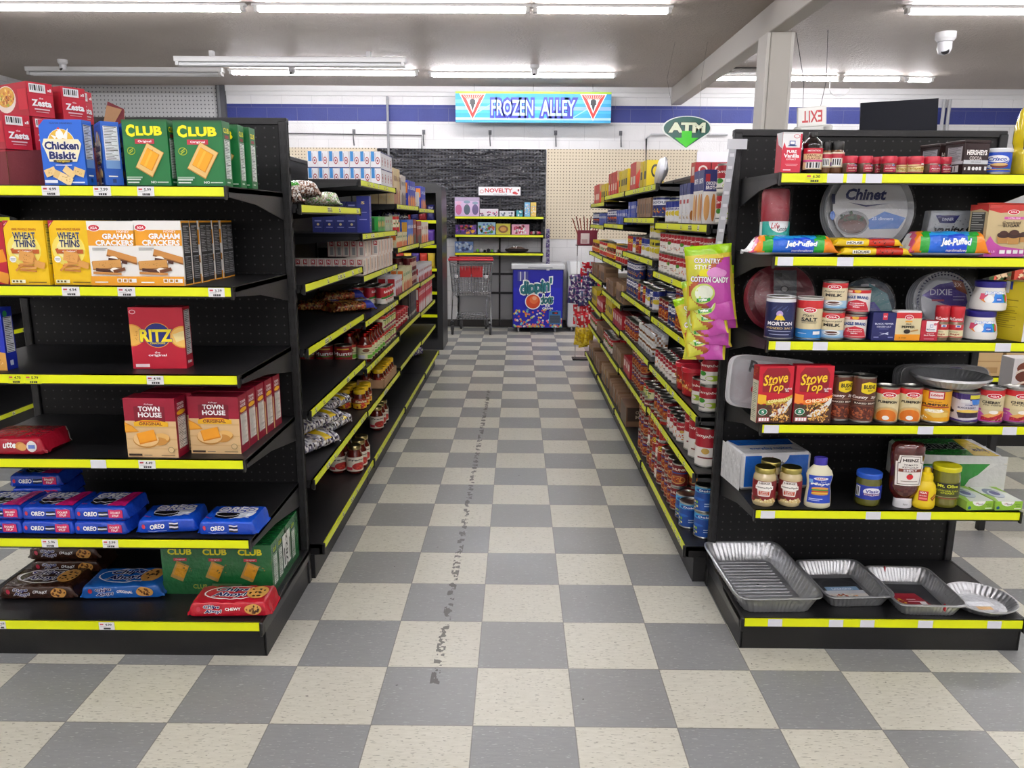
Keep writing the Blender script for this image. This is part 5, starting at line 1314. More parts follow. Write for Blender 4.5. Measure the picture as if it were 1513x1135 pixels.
def fluted_pan(name, rt, rb, h, flute=44, amp=.0032, rx=1.0, n=176, rows=3, col='#d6d8dc'):
    """round foil pan, open at the top, fluted wall and rolled rim"""
    mb = MB()
    def ring(r, z, a):
        return [((r+a*math.cos(flute*2*PI*k/n))*rx*math.cos(2*PI*k/n), (r+a*math.cos(flute*2*PI*k/n))*math.sin(2*PI*k/n), z) for k in range(n)]
    R = [ring(rb*.02, .0035, 0), ring(rb*.9, .0012, 0), ring(rb, .0012, amp*.4), ring((rb+rt)/2, h*.5, amp), ring(rt*.985, h*.97, amp*.6), ring(rt*1.0, h, 0), ring(rt*1.045, h+.001, 0), ring(rt*1.05, h-.003, 0), ring(rt*1.0, h-.001, 0), ring((rb+rt)/2+.0008, h*.5, amp), ring(rb+.001, 0, amp*.4), ring(rb*.02, 0, 0)]
    P = [p for q in R for p in q]
    F = [(j*n+k, j*n+(k+1) % n, (j+1)*n+(k+1) % n, (j+1)*n+k) for j in range(len(R)-1) for k in range(n)]
    mb.add(P, F, col, FOIL)
    return mb.obj(name, ang=50)


# two nested pie pans balanced on the cans
xp = at(1403, 600, RF+.07).x
zc = q4+max(hL, h)+.001
wpan = (at(1458, 560, RF+.08).x-at(1349, 560, RF+.08).x)/2
pp_ = fluted_pan('pie_pan', wpan*.95, wpan*.72, .030)
place(pp_, 'fluted foil pie pan lying on top of the pumpkin cans, lower of the nested pair', 'pie pan', xp, RF+.09, zc, 0)
dup(pp_, (xp+.002, RF+.091, zc+.004), .1, 'fluted foil pie pan nested in the one on the pumpkin cans')
# rectangular foam trays in a bag hanging past the left end
def tray_pack(name, W, H, n, col, rim, label, art, film=True, dep=.045):
    mb = MB(); N_ = 48
    def rr(w, h, y, e=.32):
        return [(math.copysign(abs(math.cos(a))**e, math.cos(a))*w/2, y, H/2+math.copysign(abs(math.sin(a))**e, math.sin(a))*h/2) for a in [2*PI*k/N_ for k in range(N_)]]
    for k in range(n):
        y = dep*k/max(n-1, 1)
        L = [rr(W, H, y), rr(W*.985, H*.97, y-.002), rr(W*.93, H*.9, y+.006), rr(W*.86, H*.82, y+.014), rr(.02, .02, y+.015)]
        P = [p for q in L for p in q]
        mb.add(P, [(j*N_+i, j*N_+(i+1) % N_, (j+1)*N_+(i+1) % N_, (j+1)*N_+i) for j in range(4) for i in range(N_)], col if k % 2 else rim, PLASTIC)
    o = mb.obj(name, ang=40)
    if art:
        mb = MB(); mb.art(art, W, H, lambda a, b, q: ((a-.5)*W, .004-q, b*H), LABEL); mb.obj('printed_label', o)
    if film:
        mb = MB(); L = [rr(W*1.02, H*1.02, -.006), rr(W*1.04, H*1.04, dep*.5), rr(W*1.01, H*1.01, dep+.02)]
        P = [p for q in L for p in q]
        mb.add(P, [(j*N_+i, j*N_+(i+1) % N_, (j+1)*N_+(i+1) % N_, (j+1)*N_+i) for j in range(2) for i in range(N_)]+[tuple(range(N_))], '#ddd', FILM); mb.obj('plastic_bag', o)
    return o
xa, xb = at(1070, 560, RF+.2).x, at(1200, 560, RF+.2).x
o = tray_pack('foam_tray_pack', xb-xa, .19, 7, '#d6d7da', '#b9babf', '', 'T R .27 .78 .12 .22 #14141c b2 r-8;P #2a3a9a .40 .76 .47 .82 .5 .7;T g .38 .5 .2 .2 #14141c b2 r-6;E .32 .36 .07 .10 #c8243c;R .40 .28 .48 .5 #14141c;R .3 .2 .45 .215 #444')
place(o, 'white foam tray pack standing behind the red stuffing boxes, poking past the shelf end', 'foam tray pack', (xa+xb)/2, RF+.14, q4+.012, (-.22, .10, 0))
# crinkled bag of bowls behind the pie pans
xa, xb = at(1322, 560, RF+.26).x, at(1472, 560, RF+.26).x
o = tray_pack('bowl_pack', (xb-xa)*.86, .165, 6, '#6f7074', '#8b8c90', '', 'T Tableware .62 .72 .5 .26 #14143a b3 s.3;E .62 .85 .1 .12 #2a2060;E .68 .86 .04 .06 #c0a060', dep=.06)
place(o, 'clear-bagged pack of plates lying behind the foil pie pans', 'plate pack', (xa+xb)/2-.03, RF+.2, q4+.002, (-.1, 0, 0))
mb = MB(); W_ = (xb-xa)*.5
mb.grid(lambda u, v: (W_*(u*1.0)-.02, .02+.05*math.sin(PI*v)+.008*math.sin(17*u+9*v), .02+.12*v*(1-.55*u)+.008*math.sin(23*u-7*v)), 24, 16, '#ddd', CRINKLE)
b2 = mb.obj('loose_film', o); b2.location = (.04, 0, 0)

# shelf 5 -------------------------------------------------------------------
xa = at(1090, 720, RF+.21).x; xb = at(1199, 720, RF+.21).x; hN = at(1140, 670, RF+.21).z-at(1140, 720, RF+.21).z
o = carton('napkin_pack', xb-xa, hN+.012, .18, '#e3e4e8', 'R .06 .1 .95 .93 #1763c4;E .48 .99 .2 .36 #e9eaee;R .25 .93 .75 1 #e3e4e8;T Life .42 .82 .08 .16 #c23a3a b1 s.3;T Goods .53 .72 .16 .13 #333 b1;R .62 .5 .78 .51 #6aa0e0', '', 'R 0 0 1 1 #dfe0e3;S .5 .5 .5 .5 60 .03 #cfd0d4,#eeeff2,#d8d9dc', 'R .05 .0 .9 .4 #e3e4e8;P #1763c4 .05 .95 .95 .95 .9 .55 .1 .55;T everyday_napkins .5 .3 .6 .2 #1763c4 b2', FOILBAG, .012)
place(o, 'white and blue napkin pack behind the gravy jars on the fifth shelf', 'napkin pack', (xa+xb)/2-.002, RF+.205, q5, .12)
GV = 'R 0 0 1 1 #7c1a20;P #f1ece6 .30 .98 .26 .80 .32 .30 .68 .30 .74 .80 .70 .98;T HEINZ .5 .90 .34 .08 #3a1a14 b2;P #fbf8f2 .22 .78 .22 .62 .5 .56 .78 .62 .78 .78 .5 .84;T HomeStyle .5 .70 .5 .1 #2a2420 b2 s.3;R .34 .36 .66 .54 #c2502a;T TURKEY .5 .49 .26 .06 #fff b1;T GRAVY .5 .41 .24 .06 #fff b1;P #d8c48a .2 .0 .3 .2 .5 .1 .8 .24 .95 .0;S .6 .10 .28 .09 24 .03 #e8dca8,#c8a85a,#f4ecc8;E .28 .2 .12 .07 #5a2a1c;T 12 .1 .3 .07 .08 #fff b1'
x, w, h = span(1116, 1149, 746, 690, RF+.02)
gj = jar('gravy_jar', w/2, h, '#c6b48a', '#c0b268', '#7c1a20', GV, prof=[(.82, 0), (.96, .03), (1, .1), (1, .80), (.96, .87), (.84, .94), (.82, 1)], lid_h=.013, lid_r=w/2*.9, lz=(.14, .76), lidmat=TIN, span_=160)
place(gj, 'glass gravy jar with gold lid, left one at the front of the fifth shelf', 'jar', x, RF+.02+w/2, q5, face_cam(x, RF))
x3, w3, h3 = span(1154, 1188, 747, 691, RF+.02); dup(gj, (x3, RF+.02+w/2, q5), face_cam(x3, RF)-.05, 'glass gravy jar with gold lid, right one at the front')
dup(gj, ((x+x3)/2-.002, RF+.095+w/2, q5), face_cam(x3, RF)+.1, 'glass gravy jar with gold lid, behind and between the other two')
x, w, h = span(1191, 1229, 748, 675, RF+.02)
MY = 'R 0 0 1 1 #2346b8;E .5 .89 .28 .06 #f0f0f6;T KRAFT .5 .89 .34 .055 #c23038 b3;T Real .6 .78 .2 .035 #fff b1;T Mayo .5 .685 .84 .13 #fff b4 s.15;R .03 .72 .2 .86 #7ab0e8;E .5 .52 .36 .06 #d89a4a;E .5 .47 .38 .035 #3a8a34;R .18 .36 .84 .45 #b84a24;E .5 .37 .34 .03 #e8c83a;E .5 .33 .34 .035 #cf8e42;R .1 .14 .6 .17 #c8d4f8;R .1 .09 .5 .11 #c8d4f8'
o = jar('mayo_bottle', w/2, h, '#e3dec0', '#3a3296', '#2346b8', MY, prof=[(.86, 0), (.98, .03), (1, .12), (.93, .38), (.86, .5), (.95, .66), (1, .74), (.9, .84), (.5, .97), (.48, 1)], lid_h=.022, lid_r=w/2*.5, lz=(.13, .76), span_=118, mat=PLASTIC, sy=.62, lidname='cap')
place(o, 'cream mayo squeeze bottle with purple-blue cap on the fifth shelf', 'bottle', x, RF+.04, q5, -.12)
x, w, h = span(1270, 1306, 750, 702, RF+.03)
o = jar('relish_jar', w/2, h, '#5b5a1e', '#2b5cc8', '#2336a0', 'R 0 0 1 1 #2336a0;R .02 .15 .18 .9 #e8e8ec;R .04 .2 .08 .85 #333;R .11 .2 .14 .85 #333;E .54 .58 .26 .3 #f3f3f8;T Vlasic .54 .62 .4 .24 #26268a b3;R .3 .3 .8 .46 #6a2a7a;T Sweet_Relish .55 .38 .46 .1 #fff b1', prof=[(.85, 0), (.98, .05), (1, .15), (1, .8), (.94, .9), (.9, 1)], lid_h=.012, lid_r=w/2*1.0, lz=(.26, .72), lidmat=PLASTIC)
place(o, 'green relish jar with blue lid standing alone on the fifth shelf', 'jar', x, RF+.03+w/2, q5, -.2)
x, w, h = span(1312, 1360, 753, 656, RF+.03)
HZ = 'P #e8e2da .10 .98 .06 .78 .0 .78 .04 .0 .96 .0 1.0 .78 .94 .78 .90 .98 .5 1.0;P #3a1c18 .15 .95 .12 .74 .06 .74 .1 .04 .90 .04 .94 .74 .88 .74 .85 .95 .5 .97;P #f0ece6 .17 .93 .14 .72 .08 .72 .12 .06 .88 .06 .92 .72 .86 .72 .83 .93 .5 .95;T HEINZ .5 .83 .58 .10 #2a1512 b4;T TOMATO .5 .68 .5 .06 #2a1512 b1;T KETCHUP .5 .60 .56 .06 #2a1512 b1;R .1 .45 .9 .55 #7a3a2a;T SIMPLY .5 .50 .5 .06 #fff b2;E .5 .3 .12 .09 #c8202c;E .5 .39 .06 .02 #3a7a3a;R .2 .14 .8 .16 #8a7a6a'
o = jar('ketchup_bottle', w/2, h, '#4a120f', '#e6e6ea', None, '', prof=[(.46, .0), (.52, .02), (.62, .06), (.86, .16), (.93, .25), (.90, .55), (1, .78), (.98, .92), (.8, .985), (.4, 1)], lid_h=.0, lid_r=.001, sy=.62)
for ch in list(o.children): D.objects.remove(ch)
o.data.transform(Matrix.Translation((0, 0, .03)))
o.data.transform(Matrix.Scale((h-.03)/h, 4, (0, 0, 1)))
mb = MB(); mb.lathe([(w*.27, 0), (w*.28, .004), (w*.265, .03), (w*.20, .036)], '#e6e6ea', PLASTIC, 28, sy=.8); mb.art('T Heinz .5 .5 .5 .4 #888 b1', .03, .02, lambda a, b, q: ((a-.5)*.03, -w*.28*.8-q, .005+b*.02), PLASTIC, off=.001); mb.obj('cap', o)
mb = MB(); mb.art(HZ, w*.78, h*.46, lambda a, b, q: ((a-.5)*w*.82, -w/2*.62*math.sqrt(max(.05, 1-((a-.5)*1.64)**2))*.94-q-.0015, h*(.42+.46*b-.06)), LABEL, du=.08, off=.0012); mb.obj('paper_label', o)
place(o, 'upside-down ketchup bottle with white cap on the fifth shelf', 'bottle', x, RF+.05, q5, -.08)
x, w, h = span(1352, 1383, 753, 694, RF+.02)
o = jar('mustard_bottle', w/2, h*.80, '#e6c81a', '#e8ca18', '#e6c81a', 'R .22 .28 .55 .86 #c22a2c;T IGA .38 .76 .24 .12 #fff b2;T MUSTARD .38 .58 .24 .06 #fff b1;R .25 .36 .52 .46 #e88;L .78 .5 .26 .14 40 #8a3a1c;L .78 .52 .22 .05 40 #d8a020', prof=[(.86, 0), (.97, .04), (1, .12), (.94, .4), (.98, .6), (.9, .8), (.6, .96), (.55, 1)], lid_h=.012, lid_r=w/2*.64, lz=(.14, .72), mat=PLASTIC, sy=.75, lidname='cap')
mb = MB(); mb.lathe([(w/2*.58, h*.79), (w/2*.55, h*.86), (w/2*.34, h*.89), (w/2*.30, h*.95), (w/2*.24, h)], '#e8ca18', PLASTIC, 20, sy=.9); mb.obj('nozzle', o)
place(o, 'yellow mustard squeeze bottle between the ketchup and the pickle jar', 'bottle', x, RF+.04, q5, -.2)
x, w, h = span(1383, 1422, 754, 694, RF+.02)
o = jar('pickle_jar', w/2, h, '#6c6b1a', '#d8d21c', '#3c441c', 'R 0 0 1 1 #454a1c;R .2 .66 .86 .98 #15160f;T Mt._Olive .53 .82 .56 .2 #d8dc3a b3;T KOSHER_DILL .53 .52 .62 .1 #c8d030 b2;T SPEARS .53 .38 .36 .1 #c8d030 b2;E .14 .4 .09 .1 #6a7030;R .05 .12 .95 .15 #b8b88a;R .3 .03 .8 .07 #a8402a', prof=[(.86, 0), (.98, .04), (1, .12), (1, .78), (.95, .9), (.92, 1)], lid_h=.011, lid_r=w/2*1.0, lz=(.26, .68), lidmat=PLASTIC)
place(o, 'green pickle jar with yellow lid on the fifth shelf', 'jar', x, RF+.02+w/2, q5, -.35)
# paper towel pack
xa, xb = at(1340, 725, RF+.2).x, at(1472, 725, RF+.2).x; hN = at(1400, 672, RF+.16).z-at(1400, 726, RF+.16).z
o = carton('paper_towel_pack', xb-xa, hN+.01, .24, '#dcded9', 'R 0 .82 1 1 #d4d6d2;P #2c8a34 .02 .76 .82 .80 .56 .16 .46 .30 .44 .12 .40 .2 .02 .2;E .16 .6 .2 .12 #8fb8d8;E .2 .56 .16 .1 #d8a24a;P #d0d2ce .55 .12 .62 .4 .9 .8 1 .8 1 0 .5 0', '', '', 'R 0 0 .72 .92 #2a8a32;P #e2c32c .72 .92 .64 .0 .92 .0 .86 .92;T Bounty .42 .46 .50 .5 #14181a b4 m o#e8ece8:3;T plus .80 .3 .14 .26 #14181a b2 m', FOILBAG, .018)
place(o, 'green and white paper towel pack lying behind the pickle jar', 'paper towels', (xa+xb)/2, RF+.17, q5, -.06)
GB = 'R 0 0 1 1 #8fbf3a;E .45 1 .25 .55 #f0f2ee;T Life .38 .78 .1 .2 #a03a4a b1 s.3;T Goods .52 .68 .2 .18 #3a3a6a b1;E .1 .3 .06 .18 #1c5a7a;T SANDWICH .82 .65 .2 .12 #3c6a1c b1;T BAGS .84 .45 .14 .12 #3c6a1c b1;R .7 .15 .95 .25 #e8f0d8'
GT = 'R 0 0 1 1 #dfe6dc;P #9cc84a 0 0 .1 0 .3 .4 .0 .5;E .45 .5 .3 .3 #7a8aa0;E .5 .45 .25 .22 #c8d4da;E .5 .5 .16 .14 #5a5a8a;P #9cc84a 1 1 .7 1 .9 .6 1 .5'
o, w, h = boxat('sandwich_bag_box', 'flat light green box beside the pickle jar, left of the two', 'box', (1426, 1467, 757, 744), RF+.015, q5, .16, '#a8cc58', GB, '', '', GT, rot=.10)
dup(o, (at(1489, 758, RF+.015).x, RF+.015, q5), .05, 'flat light green box at the right end of the fifth shelf')

# base: foil pans -----------------------------------------------------------
def rect_pan(name, W, L, h, tp=.82, col='#d4d6da', flute=.011, ribs=0):
    """rectangular foil roasting pan with crimped walls; origin at the base centre"""
    N_ = 240; e = .22; mb = MB()
    def ring(w, l, z, amp=0, off=0):
        o_ = []
        for k in range(N_):
            a = 2*PI*k/N_+PI/N_
            c, s_ = math.cos(a), math.sin(a); q = (abs(c)**(2/e)+abs(s_)**(2/e))**(-e/2)
            cx_, cy_ = c*q, s_*q
            m_ = amp if k % 4 < 2 else -amp
            o_.append((cx_*(w/2+m_+off), cy_*(l/2+m_+off), z))
        return o_
    b = tp; A = .0016
    R = [ring(.01, .01, .002), ring(W*b*.97, L*(1-(1-b)*W/L)*.98, .0015), ring(W*b, L*(1-(1-b)*W/L), .004, A*.5), ring(W*(b+1)/2, L*(1-(1-b)*.5*W/L), h*.5, A), ring(W*.99, L*.993, h*.93, A*.8), ring(W, L, h*.96), ring(W, L, h, 0, .002), ring(W, L, h+.002, 0, .006), ring(W, L, h, 0, .0105), ring(W, L, h-.004, 0, .0105), ring(W, L, h-.002, 0, .006),
         ring(W, L, h*.93, A*.8, .001), ring(W*(b+1)/2, L*(1-(1-b)*.5*W/L), h*.5, A, .001), ring(W*b, L*(1-(1-b)*W/L), 0.001, A*.5, .001), ring(.01, .01, 0)]
    P = [p for q in R for p in q]
    mb.add(P, [(j*N_+k, j*N_+(k+1) % N_, (j+1)*N_+(k+1) % N_, (j+1)*N_+k) for j in range(len(R)-1) for k in range(N_)], col, FOIL)
    for i in range(ribs):
        y = -L*.40+L*.80*i/(ribs-1)
        mb.box(-W*b*.40, y-.003, .002, W*b*.40, y+.003, .0042, col, FOIL)
    return mb.obj(name, ang=50)
def pan_from(c4, h, **kw):
    """c4: photo points of the rim corners: back-left, back-right, front-right, front-left, at rim height"""
    p = [onz(x_, y_, q6+h) for x_, y_ in c4]
    c = (p[0]+p[1]+p[2]+p[3])/4
    ax = ((p[2]-p[3])+(p[1]-p[0]))/2; ay = ((p[0]-p[3])+(p[1]-p[2]))/2
    return c, ax.length, ay.length, math.atan2(ax.y, ax.x)
c, W, L, a = pan_from(((1043, 798), (1150, 798), (1212, 882), (1092, 884)), .075)
o = rect_pan('roasting_pan', W, L*.96, .07, ribs=16); place(o, 'deep rectangular foil roasting pan, largest, at the left of the bottom deck', 'foil pan', c.x, c.y, q6, a)
mb = MB(); mb.art('R 0 0 1 1 #e8e8ea', .012, .008, lambda u, v, q: (.01+u*.012, -.03+v*.008, .0052+q), LABEL); mb.obj('sticker', o)
c, W, L, a = pan_from(((1180, 828), (1268, 826), (1316, 879), (1222, 880)), .055)
o = rect_pan('foil_pan', W, L, .052, ribs=0); place(o, 'medium foil pan with a photo label inside, second from left on the deck', 'foil pan', c.x, c.y, q6, a)
mb = MB(); mb.art('R 0 0 1 1 #2e2f33;E .5 .6 .5 .4 #3b3c41;E .5 .6 .42 .32 #2a2b2f;R .02 .30 .98 .44 #c9ccd2;R .1 .44 .9 .6 #7fa0c0;T LASAGNA .5 .5 .5 .08 #e8eef4 b1;R .02 .0 .98 .30 #d8d4d0;S .4 .16 .35 .12 40 .03 #b8482a,#e0a060,#f2e8d8,#7a3a20', W*.66, L*.62, lambda u, v, q: ((u-.5)*W*.66, (v-.52)*L*.62, .0052+q), LABEL); mb.obj('paper_label', o)
c, W, L, a = pan_from(((1283, 836), (1370, 838), (1426, 893), (1326, 891)), .055)
o = rect_pan('foil_pan', W, L, .052, ribs=0); place(o, 'foil pan with a red label and a red mark on its rim, third from left', 'foil pan', c.x, c.y, q6, a)
mb = MB(); mb.art('R 0 0 1 1 #2c2d31;P #8e1428 .0 .1 .0 .62 .62 .62 .78 .1;S .12 .25 .12 .14 30 .03 #d89a2a,#f0c84a,#a85a1c;R .3 .36 .5 .39 #e8c8cc;R .3 .28 .55 .31 #e8c8cc;R .54 .14 .68 .30 #e8dfe0', W*.7, L*.66, lambda u, v, q: ((u-.5)*W*.7, (v-.5)*L*.66, .0052+q), LABEL); mb.obj('paper_label', o)
mb = MB()
for sx_, yy in ((.5-.1, -1), (.18, 1)):
    mb.box(W*(sx_-.5)*.6+.05*(yy < 0), yy*L*.5-.006, .03, W*(sx_-.5)*.6+.05*(yy < 0)+.005, yy*L*.5+.004, .0535, '#a81828', LABEL)
mb.obj('red_sticker', o)
cc = onz(1448, 884, q6+.025); rr_ = (onz(1498, 884, q6+.03)-onz(1400, 884, q6+.03)).length/2
o = fluted_pan('pie_pan', rr_*.94, rr_*.72, .03, flute=36, amp=.0032); place(o, 'round fluted foil pie pan at the right end of the deck', 'pie pan', cc.x, cc.y, q6)
mb = MB(); mb.art('E .5 .5 .48 .48 #b5b8be 24;R .15 .35 .85 .6 #dfe2e6;R .3 .15 .7 .32 #c8a06a', rr_*1.1, rr_*1.1, lambda u, v, q: ((u-.5)*rr_*1.1, (v-.5)*rr_*1.1, .004+q), FOIL); mb.obj('paper_label', o)
# ================================================================== THE AISLE SHELVES
LLIP, RLIP = -.828, .727
BL, BR = .1575, .1605
ORD = ['nearest', 'second', 'third', 'farthest']
HT = ['top', 'second', 'third', 'fourth', 'fifth', 'bottom']


def lev(side, sec, k):
    """surface height of a shelf; k = 5 is the bottom deck (or -1)"""
    L = (LLV if side == 'L' else RLV)[sec]
    return (L[k] if k < len(L) else (BL if side == 'L' else BR))+.0006


def fill(side, sec, k, proto, y0, dy, ny, wd, nx, label, group=None, stack=1, hs=.1, inset=.012, jit=.006, skip=0, hold=None, z=None, rowdrop=0, ang=None):
    """rows of one product on an aisle shelf: ny along the aisle, nx deep, stacked; wd = spacing away from the aisle"""
    s = -1 if side == 'L' else 1
    protos = proto if isinstance(proto, list) else [proto]
    lip = (LLIP if side == 'L' else RLIP)
    if k >= len((LLV if side == 'L' else RLV)[sec]):
        lip = -.80 if side == 'L' else .708
    zz = lev(side, sec, k) if z is None else z
    lab = label+' on the %s shelf of the %s section, %s side' % (HT[k] if k < len((LLV if side == 'L' else RLV)[sec]) else 'bottom', ORD[sec], 'left' if side == 'L' else 'right')
    if len(lab.split()) > 16:
        lab = label+', %s %s shelf, %s section' % ('left' if side == 'L' else 'right', HT[k] if k < len((LLV if side == 'L' else RLV)[sec]) else 'bottom', ORD[sec])
    n = 0
    for i in range(ny):
        for j in range(nx):
            for t in range(stack - (1 if rowdrop and j >= nx-rowdrop and stack > 1 else 0)):
                if rnd.random() < skip:
                    continue
                r0 = (PI/2 if side == 'L' else -PI/2) if ang is None else ang
                loc = (lip+s*(inset+wd/2+j*wd)+rnd.uniform(-jit, jit)*.5, y0+(i+.5)*dy+rnd.uniform(-jit, jit)*.5, zz+t*hs)
                proto = rnd.choice(protos)
                if 'cat_' in proto:
                    place(proto, lab, proto['cat_'], *loc, rnd.uniform(-jit, jit)*4+r0, lab)
                    del proto['cat_']
                else:
                    dup(proto, loc, rnd.uniform(-jit, jit)*4+r0, lab, lab)
                n += 1
    return n


def P_(o, cat):
    o['cat_'] = cat
    return o


def cbx(name, cat, w, h, d, col, front='', side='', top=''):
    """carton centred on its base"""
    o = carton(name, w, h, d, col, front, side, side, top)
    o.data.transform(Matrix.Translation((0, -d/2, 0)))
    return P_(o, cat)


def redcan(k=0, r=.0335, h=.1):
    a = ['T Campbells .5 .76 .78 .17 #f4ece4 b2 s.3;E .5 .5 .09 .1 #c8a24a;R .25 .28 .75 .32 #7a2a2a;R .3 .2 .7 .23 #7a2a2a',
         'T Campbells .5 .76 .78 .17 #f4ece4 b2 s.3;E .3 .52 .13 .1 #4a8a2a;E .6 .28 .2 .14 #7fae3a;R .15 .1 .45 .13 #333',
         'T Campbells .5 .80 .78 .13 #f4ece4 b2 s.3;E .5 .52 .1 .08 #c8a24a;S .5 .22 .3 .12 16 .03 #c8502a,#e0a04a'][k]
    return P_(can('soup_can', r, h, [(0, .56, '#ece8e2'), (.56, 1, '#a51c2c')], a, n=18, span_=190), 'soup can')


W2 = lambda c, t, tc='#fff', x='': 'R .0 .0 1 1 %s;T %s .5 .66 .78 .2 %s b3;S .5 .28 .34 .18 16 .03 #d8a24e,#b8502a,#f0dca0;%s' % (c, t, tc, x)
# ---- left aisle ----------------------------------------------------------
def beans(seed, cols, band):
    rg = random.Random(seed)
    return lambda u, v: (band if band and .38 < u < .62 and v > .3 else rg.choice(cols))
o = loaf('bean_bag', .30, .17, .07, beans(1, ['#6a4a3c', '#8a6a58', '#c8b8ac', '#4a3228', '#d8d4cc'], '#4aa03c'), e=.8, nu=64, nv=44, seed=61, crimp=.12, crink=.012)
place(o, 'bag of dark dried beans with green label on the top left shelf, nearest', 'bean bag', LLIP-.16, 3.12, lev('L', 0, 0), .35)
o2 = loaf('bean_bag', .28, .17, .075, beans(2, ['#8a6a58', '#b89a88', '#d8cabc', '#6a4a3c', '#e8e8e4'], '#4aa03c'), e=.8, nu=64, nv=44, seed=62, crimp=.12, crink=.012)
place(o2, 'bag of speckled dried beans lying on top of the others on the top left shelf', 'bean bag', LLIP-.20, 3.62, lev('L', 0, 0)+.04, .5)
o3 = loaf('bean_bag', .3, .18, .07, beans(3, ['#c8c8b8', '#a8b88a', '#5aa04a', '#e8e8e0', '#b89a88'], '#3a9a34'), e=.8, nu=64, nv=44, seed=63, crimp=.12, crink=.012)
place(o3, 'bag of dried beans with green label at the far end of the top left shelf', 'bean bag', LLIP-.17, 3.82, lev('L', 0, 0), .2)
bx_ = cbx('milk_carton', 'carton', .105, .098, .062, '#e4e4ea', 'R 0 0 1 1 #e6e6ec;E .5 .45 .22 .26 #a82c34;E .5 .45 .17 .2 #e6e6ec;E .5 .45 .12 .1 #a82c34;R 0 .93 1 1 #2a3a7a', 'R 0 0 1 1 #e9e9ee;R .06 .4 .38 1 #2c86cc;R .44 .4 .48 .9 #88a;E .7 .45 .2 .22 #a84048;E .7 .45 .14 .15 #e9e9ee;E .7 .45 .08 .07 #8a2a34;R 0 0 1 .05 #2a3a7a')
fill('L', 1, 0, bx_, 4.88, .107, 4, .064, 7, 'white and blue shelf milk carton', stack=2, hs=.099, jit=.002, inset=.006)
nb = cbx('tea_box', 'box', .10, .085, .062, '#262f78', W2('#2a3484', 'TEA'), 'R 0 0 1 1 #262f78;R .2 .7 .8 .8 #8a92d0;R .2 .3 .8 .36 #8a92d0;E .5 .52 .12 .08 #e8d8a0')
fill('L', 1, 1, nb, 4.46, .102, 1, .064, 5, 'navy box with small gold mark', stack=2, hs=.0855, jit=.002)
nb2 = cbx('tea_box', 'box', .06, .2, .07, '#2b3590', 'R 0 0 1 1 #2b3590;S .5 .5 .3 .4 18 .07 #c88a7a,#e8c8b0,#7a3a4a', 'R 0 0 1 1 #2b3590;T S .5 .82 .3 .08 #e8d080 b3;R .2 .55 .8 .57 #9aa2e0;R .2 .35 .8 .37 #9aa2e0')
fill('L', 1, 1, nb2, 4.44, .062, 1, .07, 1, 'tall navy box at the aisle edge', jit=.001, inset=.004, z=lev('L', 1, 1)+.0)
for q in [q_ for q_ in COL.objects if q_.name.startswith('tea_box') and abs(q_.location.x-(LLIP-.012-.031)) < .02 and q_.data == nb.data]:
    D.objects.remove(q)
gb_ = cbx('juice_box', 'box', .06, .088, .07, '#2f9a3c', 'R 0 0 1 1 #2f9a3c;R .2 .2 .8 .8 #1d6a2c;E .5 .5 .2 .2 #e8a040', 'R 0 0 1 1 #38a844;R .3 .1 .7 .9 #1c5a28')
fill('L', 1, 1, gb_, 4.75, .063, 4, .072, 2, 'green box')
pg = cbx('mixed_box', 'box', .09, .09, .07, '#9fb09a', W2('#9fb09a', 'MIX', '#a83a3a'), 'R 0 0 1 1 #a8b8a4;S .5 .5 .3 .3 12 .06 #c85a6a,#e8e0d0')
fill('L', 1, 1, pg, 5.02, .093, 3, .072, 2, 'grey-green box')
rb = cbx('gelatin_box', 'small box', .108, .088, .040, '#e6dcd4', 'R 0 0 1 1 #e6dcd4;R .0 .0 .06 1 #d86a7a;R .2 .2 .6 .9 #c8bcb4;R .94 0 1 1 #e0b04a;S .4 .4 .14 .2 12 .03 #a89a92,#8a7a74', 'R 0 0 1 1 #e4dad2;R .3 .66 .85 .96 #b3202e;T N .58 .82 .3 .2 #fff b3;R .35 .1 .8 .6 #9a9c9e;R 0 0 .05 1 #d88a94')
fill('L', 1, 2, rb, 4.22, .112, 9, .042, 3, 'cream and red small carton', jit=.002, inset=.006)
fill('L', 1, 2, rb, 4.22, .112, 1, .042, 8, 'cream and red small carton in the near row', jit=.002, inset=.132)
fill('L', 1, 2, rb, 4.47, .112, 2, .042, 5, 'cream and red small carton in the second layer near end', jit=.002, inset=.045, z=lev('L', 1, 2)+.0885)
fill('L', 1, 2, rb, 4.72, .112, 5, .042, 2, 'cream and red small carton in the upper layer', jit=.002, inset=.008, z=lev('L', 1, 2)+.0885)
def pas(u, v):
    return '#3a46b0' if u > .72 and v > .2 else rnd.choice(['#8a5a34', '#a8743c', '#c89a54', '#7a2a24', '#5a3a24', '#b8502a'])
nbag = loaf('noodle_bag', .30, .19, .06, pas, 'T EGG_NOODLES .4 .5 .4 .2 #e8c040 b2;R .76 .3 .96 .7 #dfe4f4', e=.7, seed=71, crimp=.12, crink=.01)
place(nbag, 'noodle bag with blue end at the aisle edge of the fourth left shelf', 'noodle bag', LLIP-.13, 4.62, lev('L', 1, 3), .75, None)
dup(nbag, (LLIP-.24, 4.80, lev('L', 1, 3)+.045), .6, 'noodle bag lying on top of the others, fourth left shelf')
dup(nbag, (LLIP-.36, 4.65, lev('L', 1, 3)), .3, 'noodle bag set back in the shade, fourth left shelf')
wc = P_(can('sauce_can', .038, .115, [(0, .35, '#e8e4de'), (.35, 1, '#b8202c')], 'T SAUCE .5 .75 .7 .16 #fff b3;P #3a8a3a 0 .4 1 .55 1 .4 0 .28;S .5 .2 .25 .12 10 .03 #c8302a', n=16), 'can')
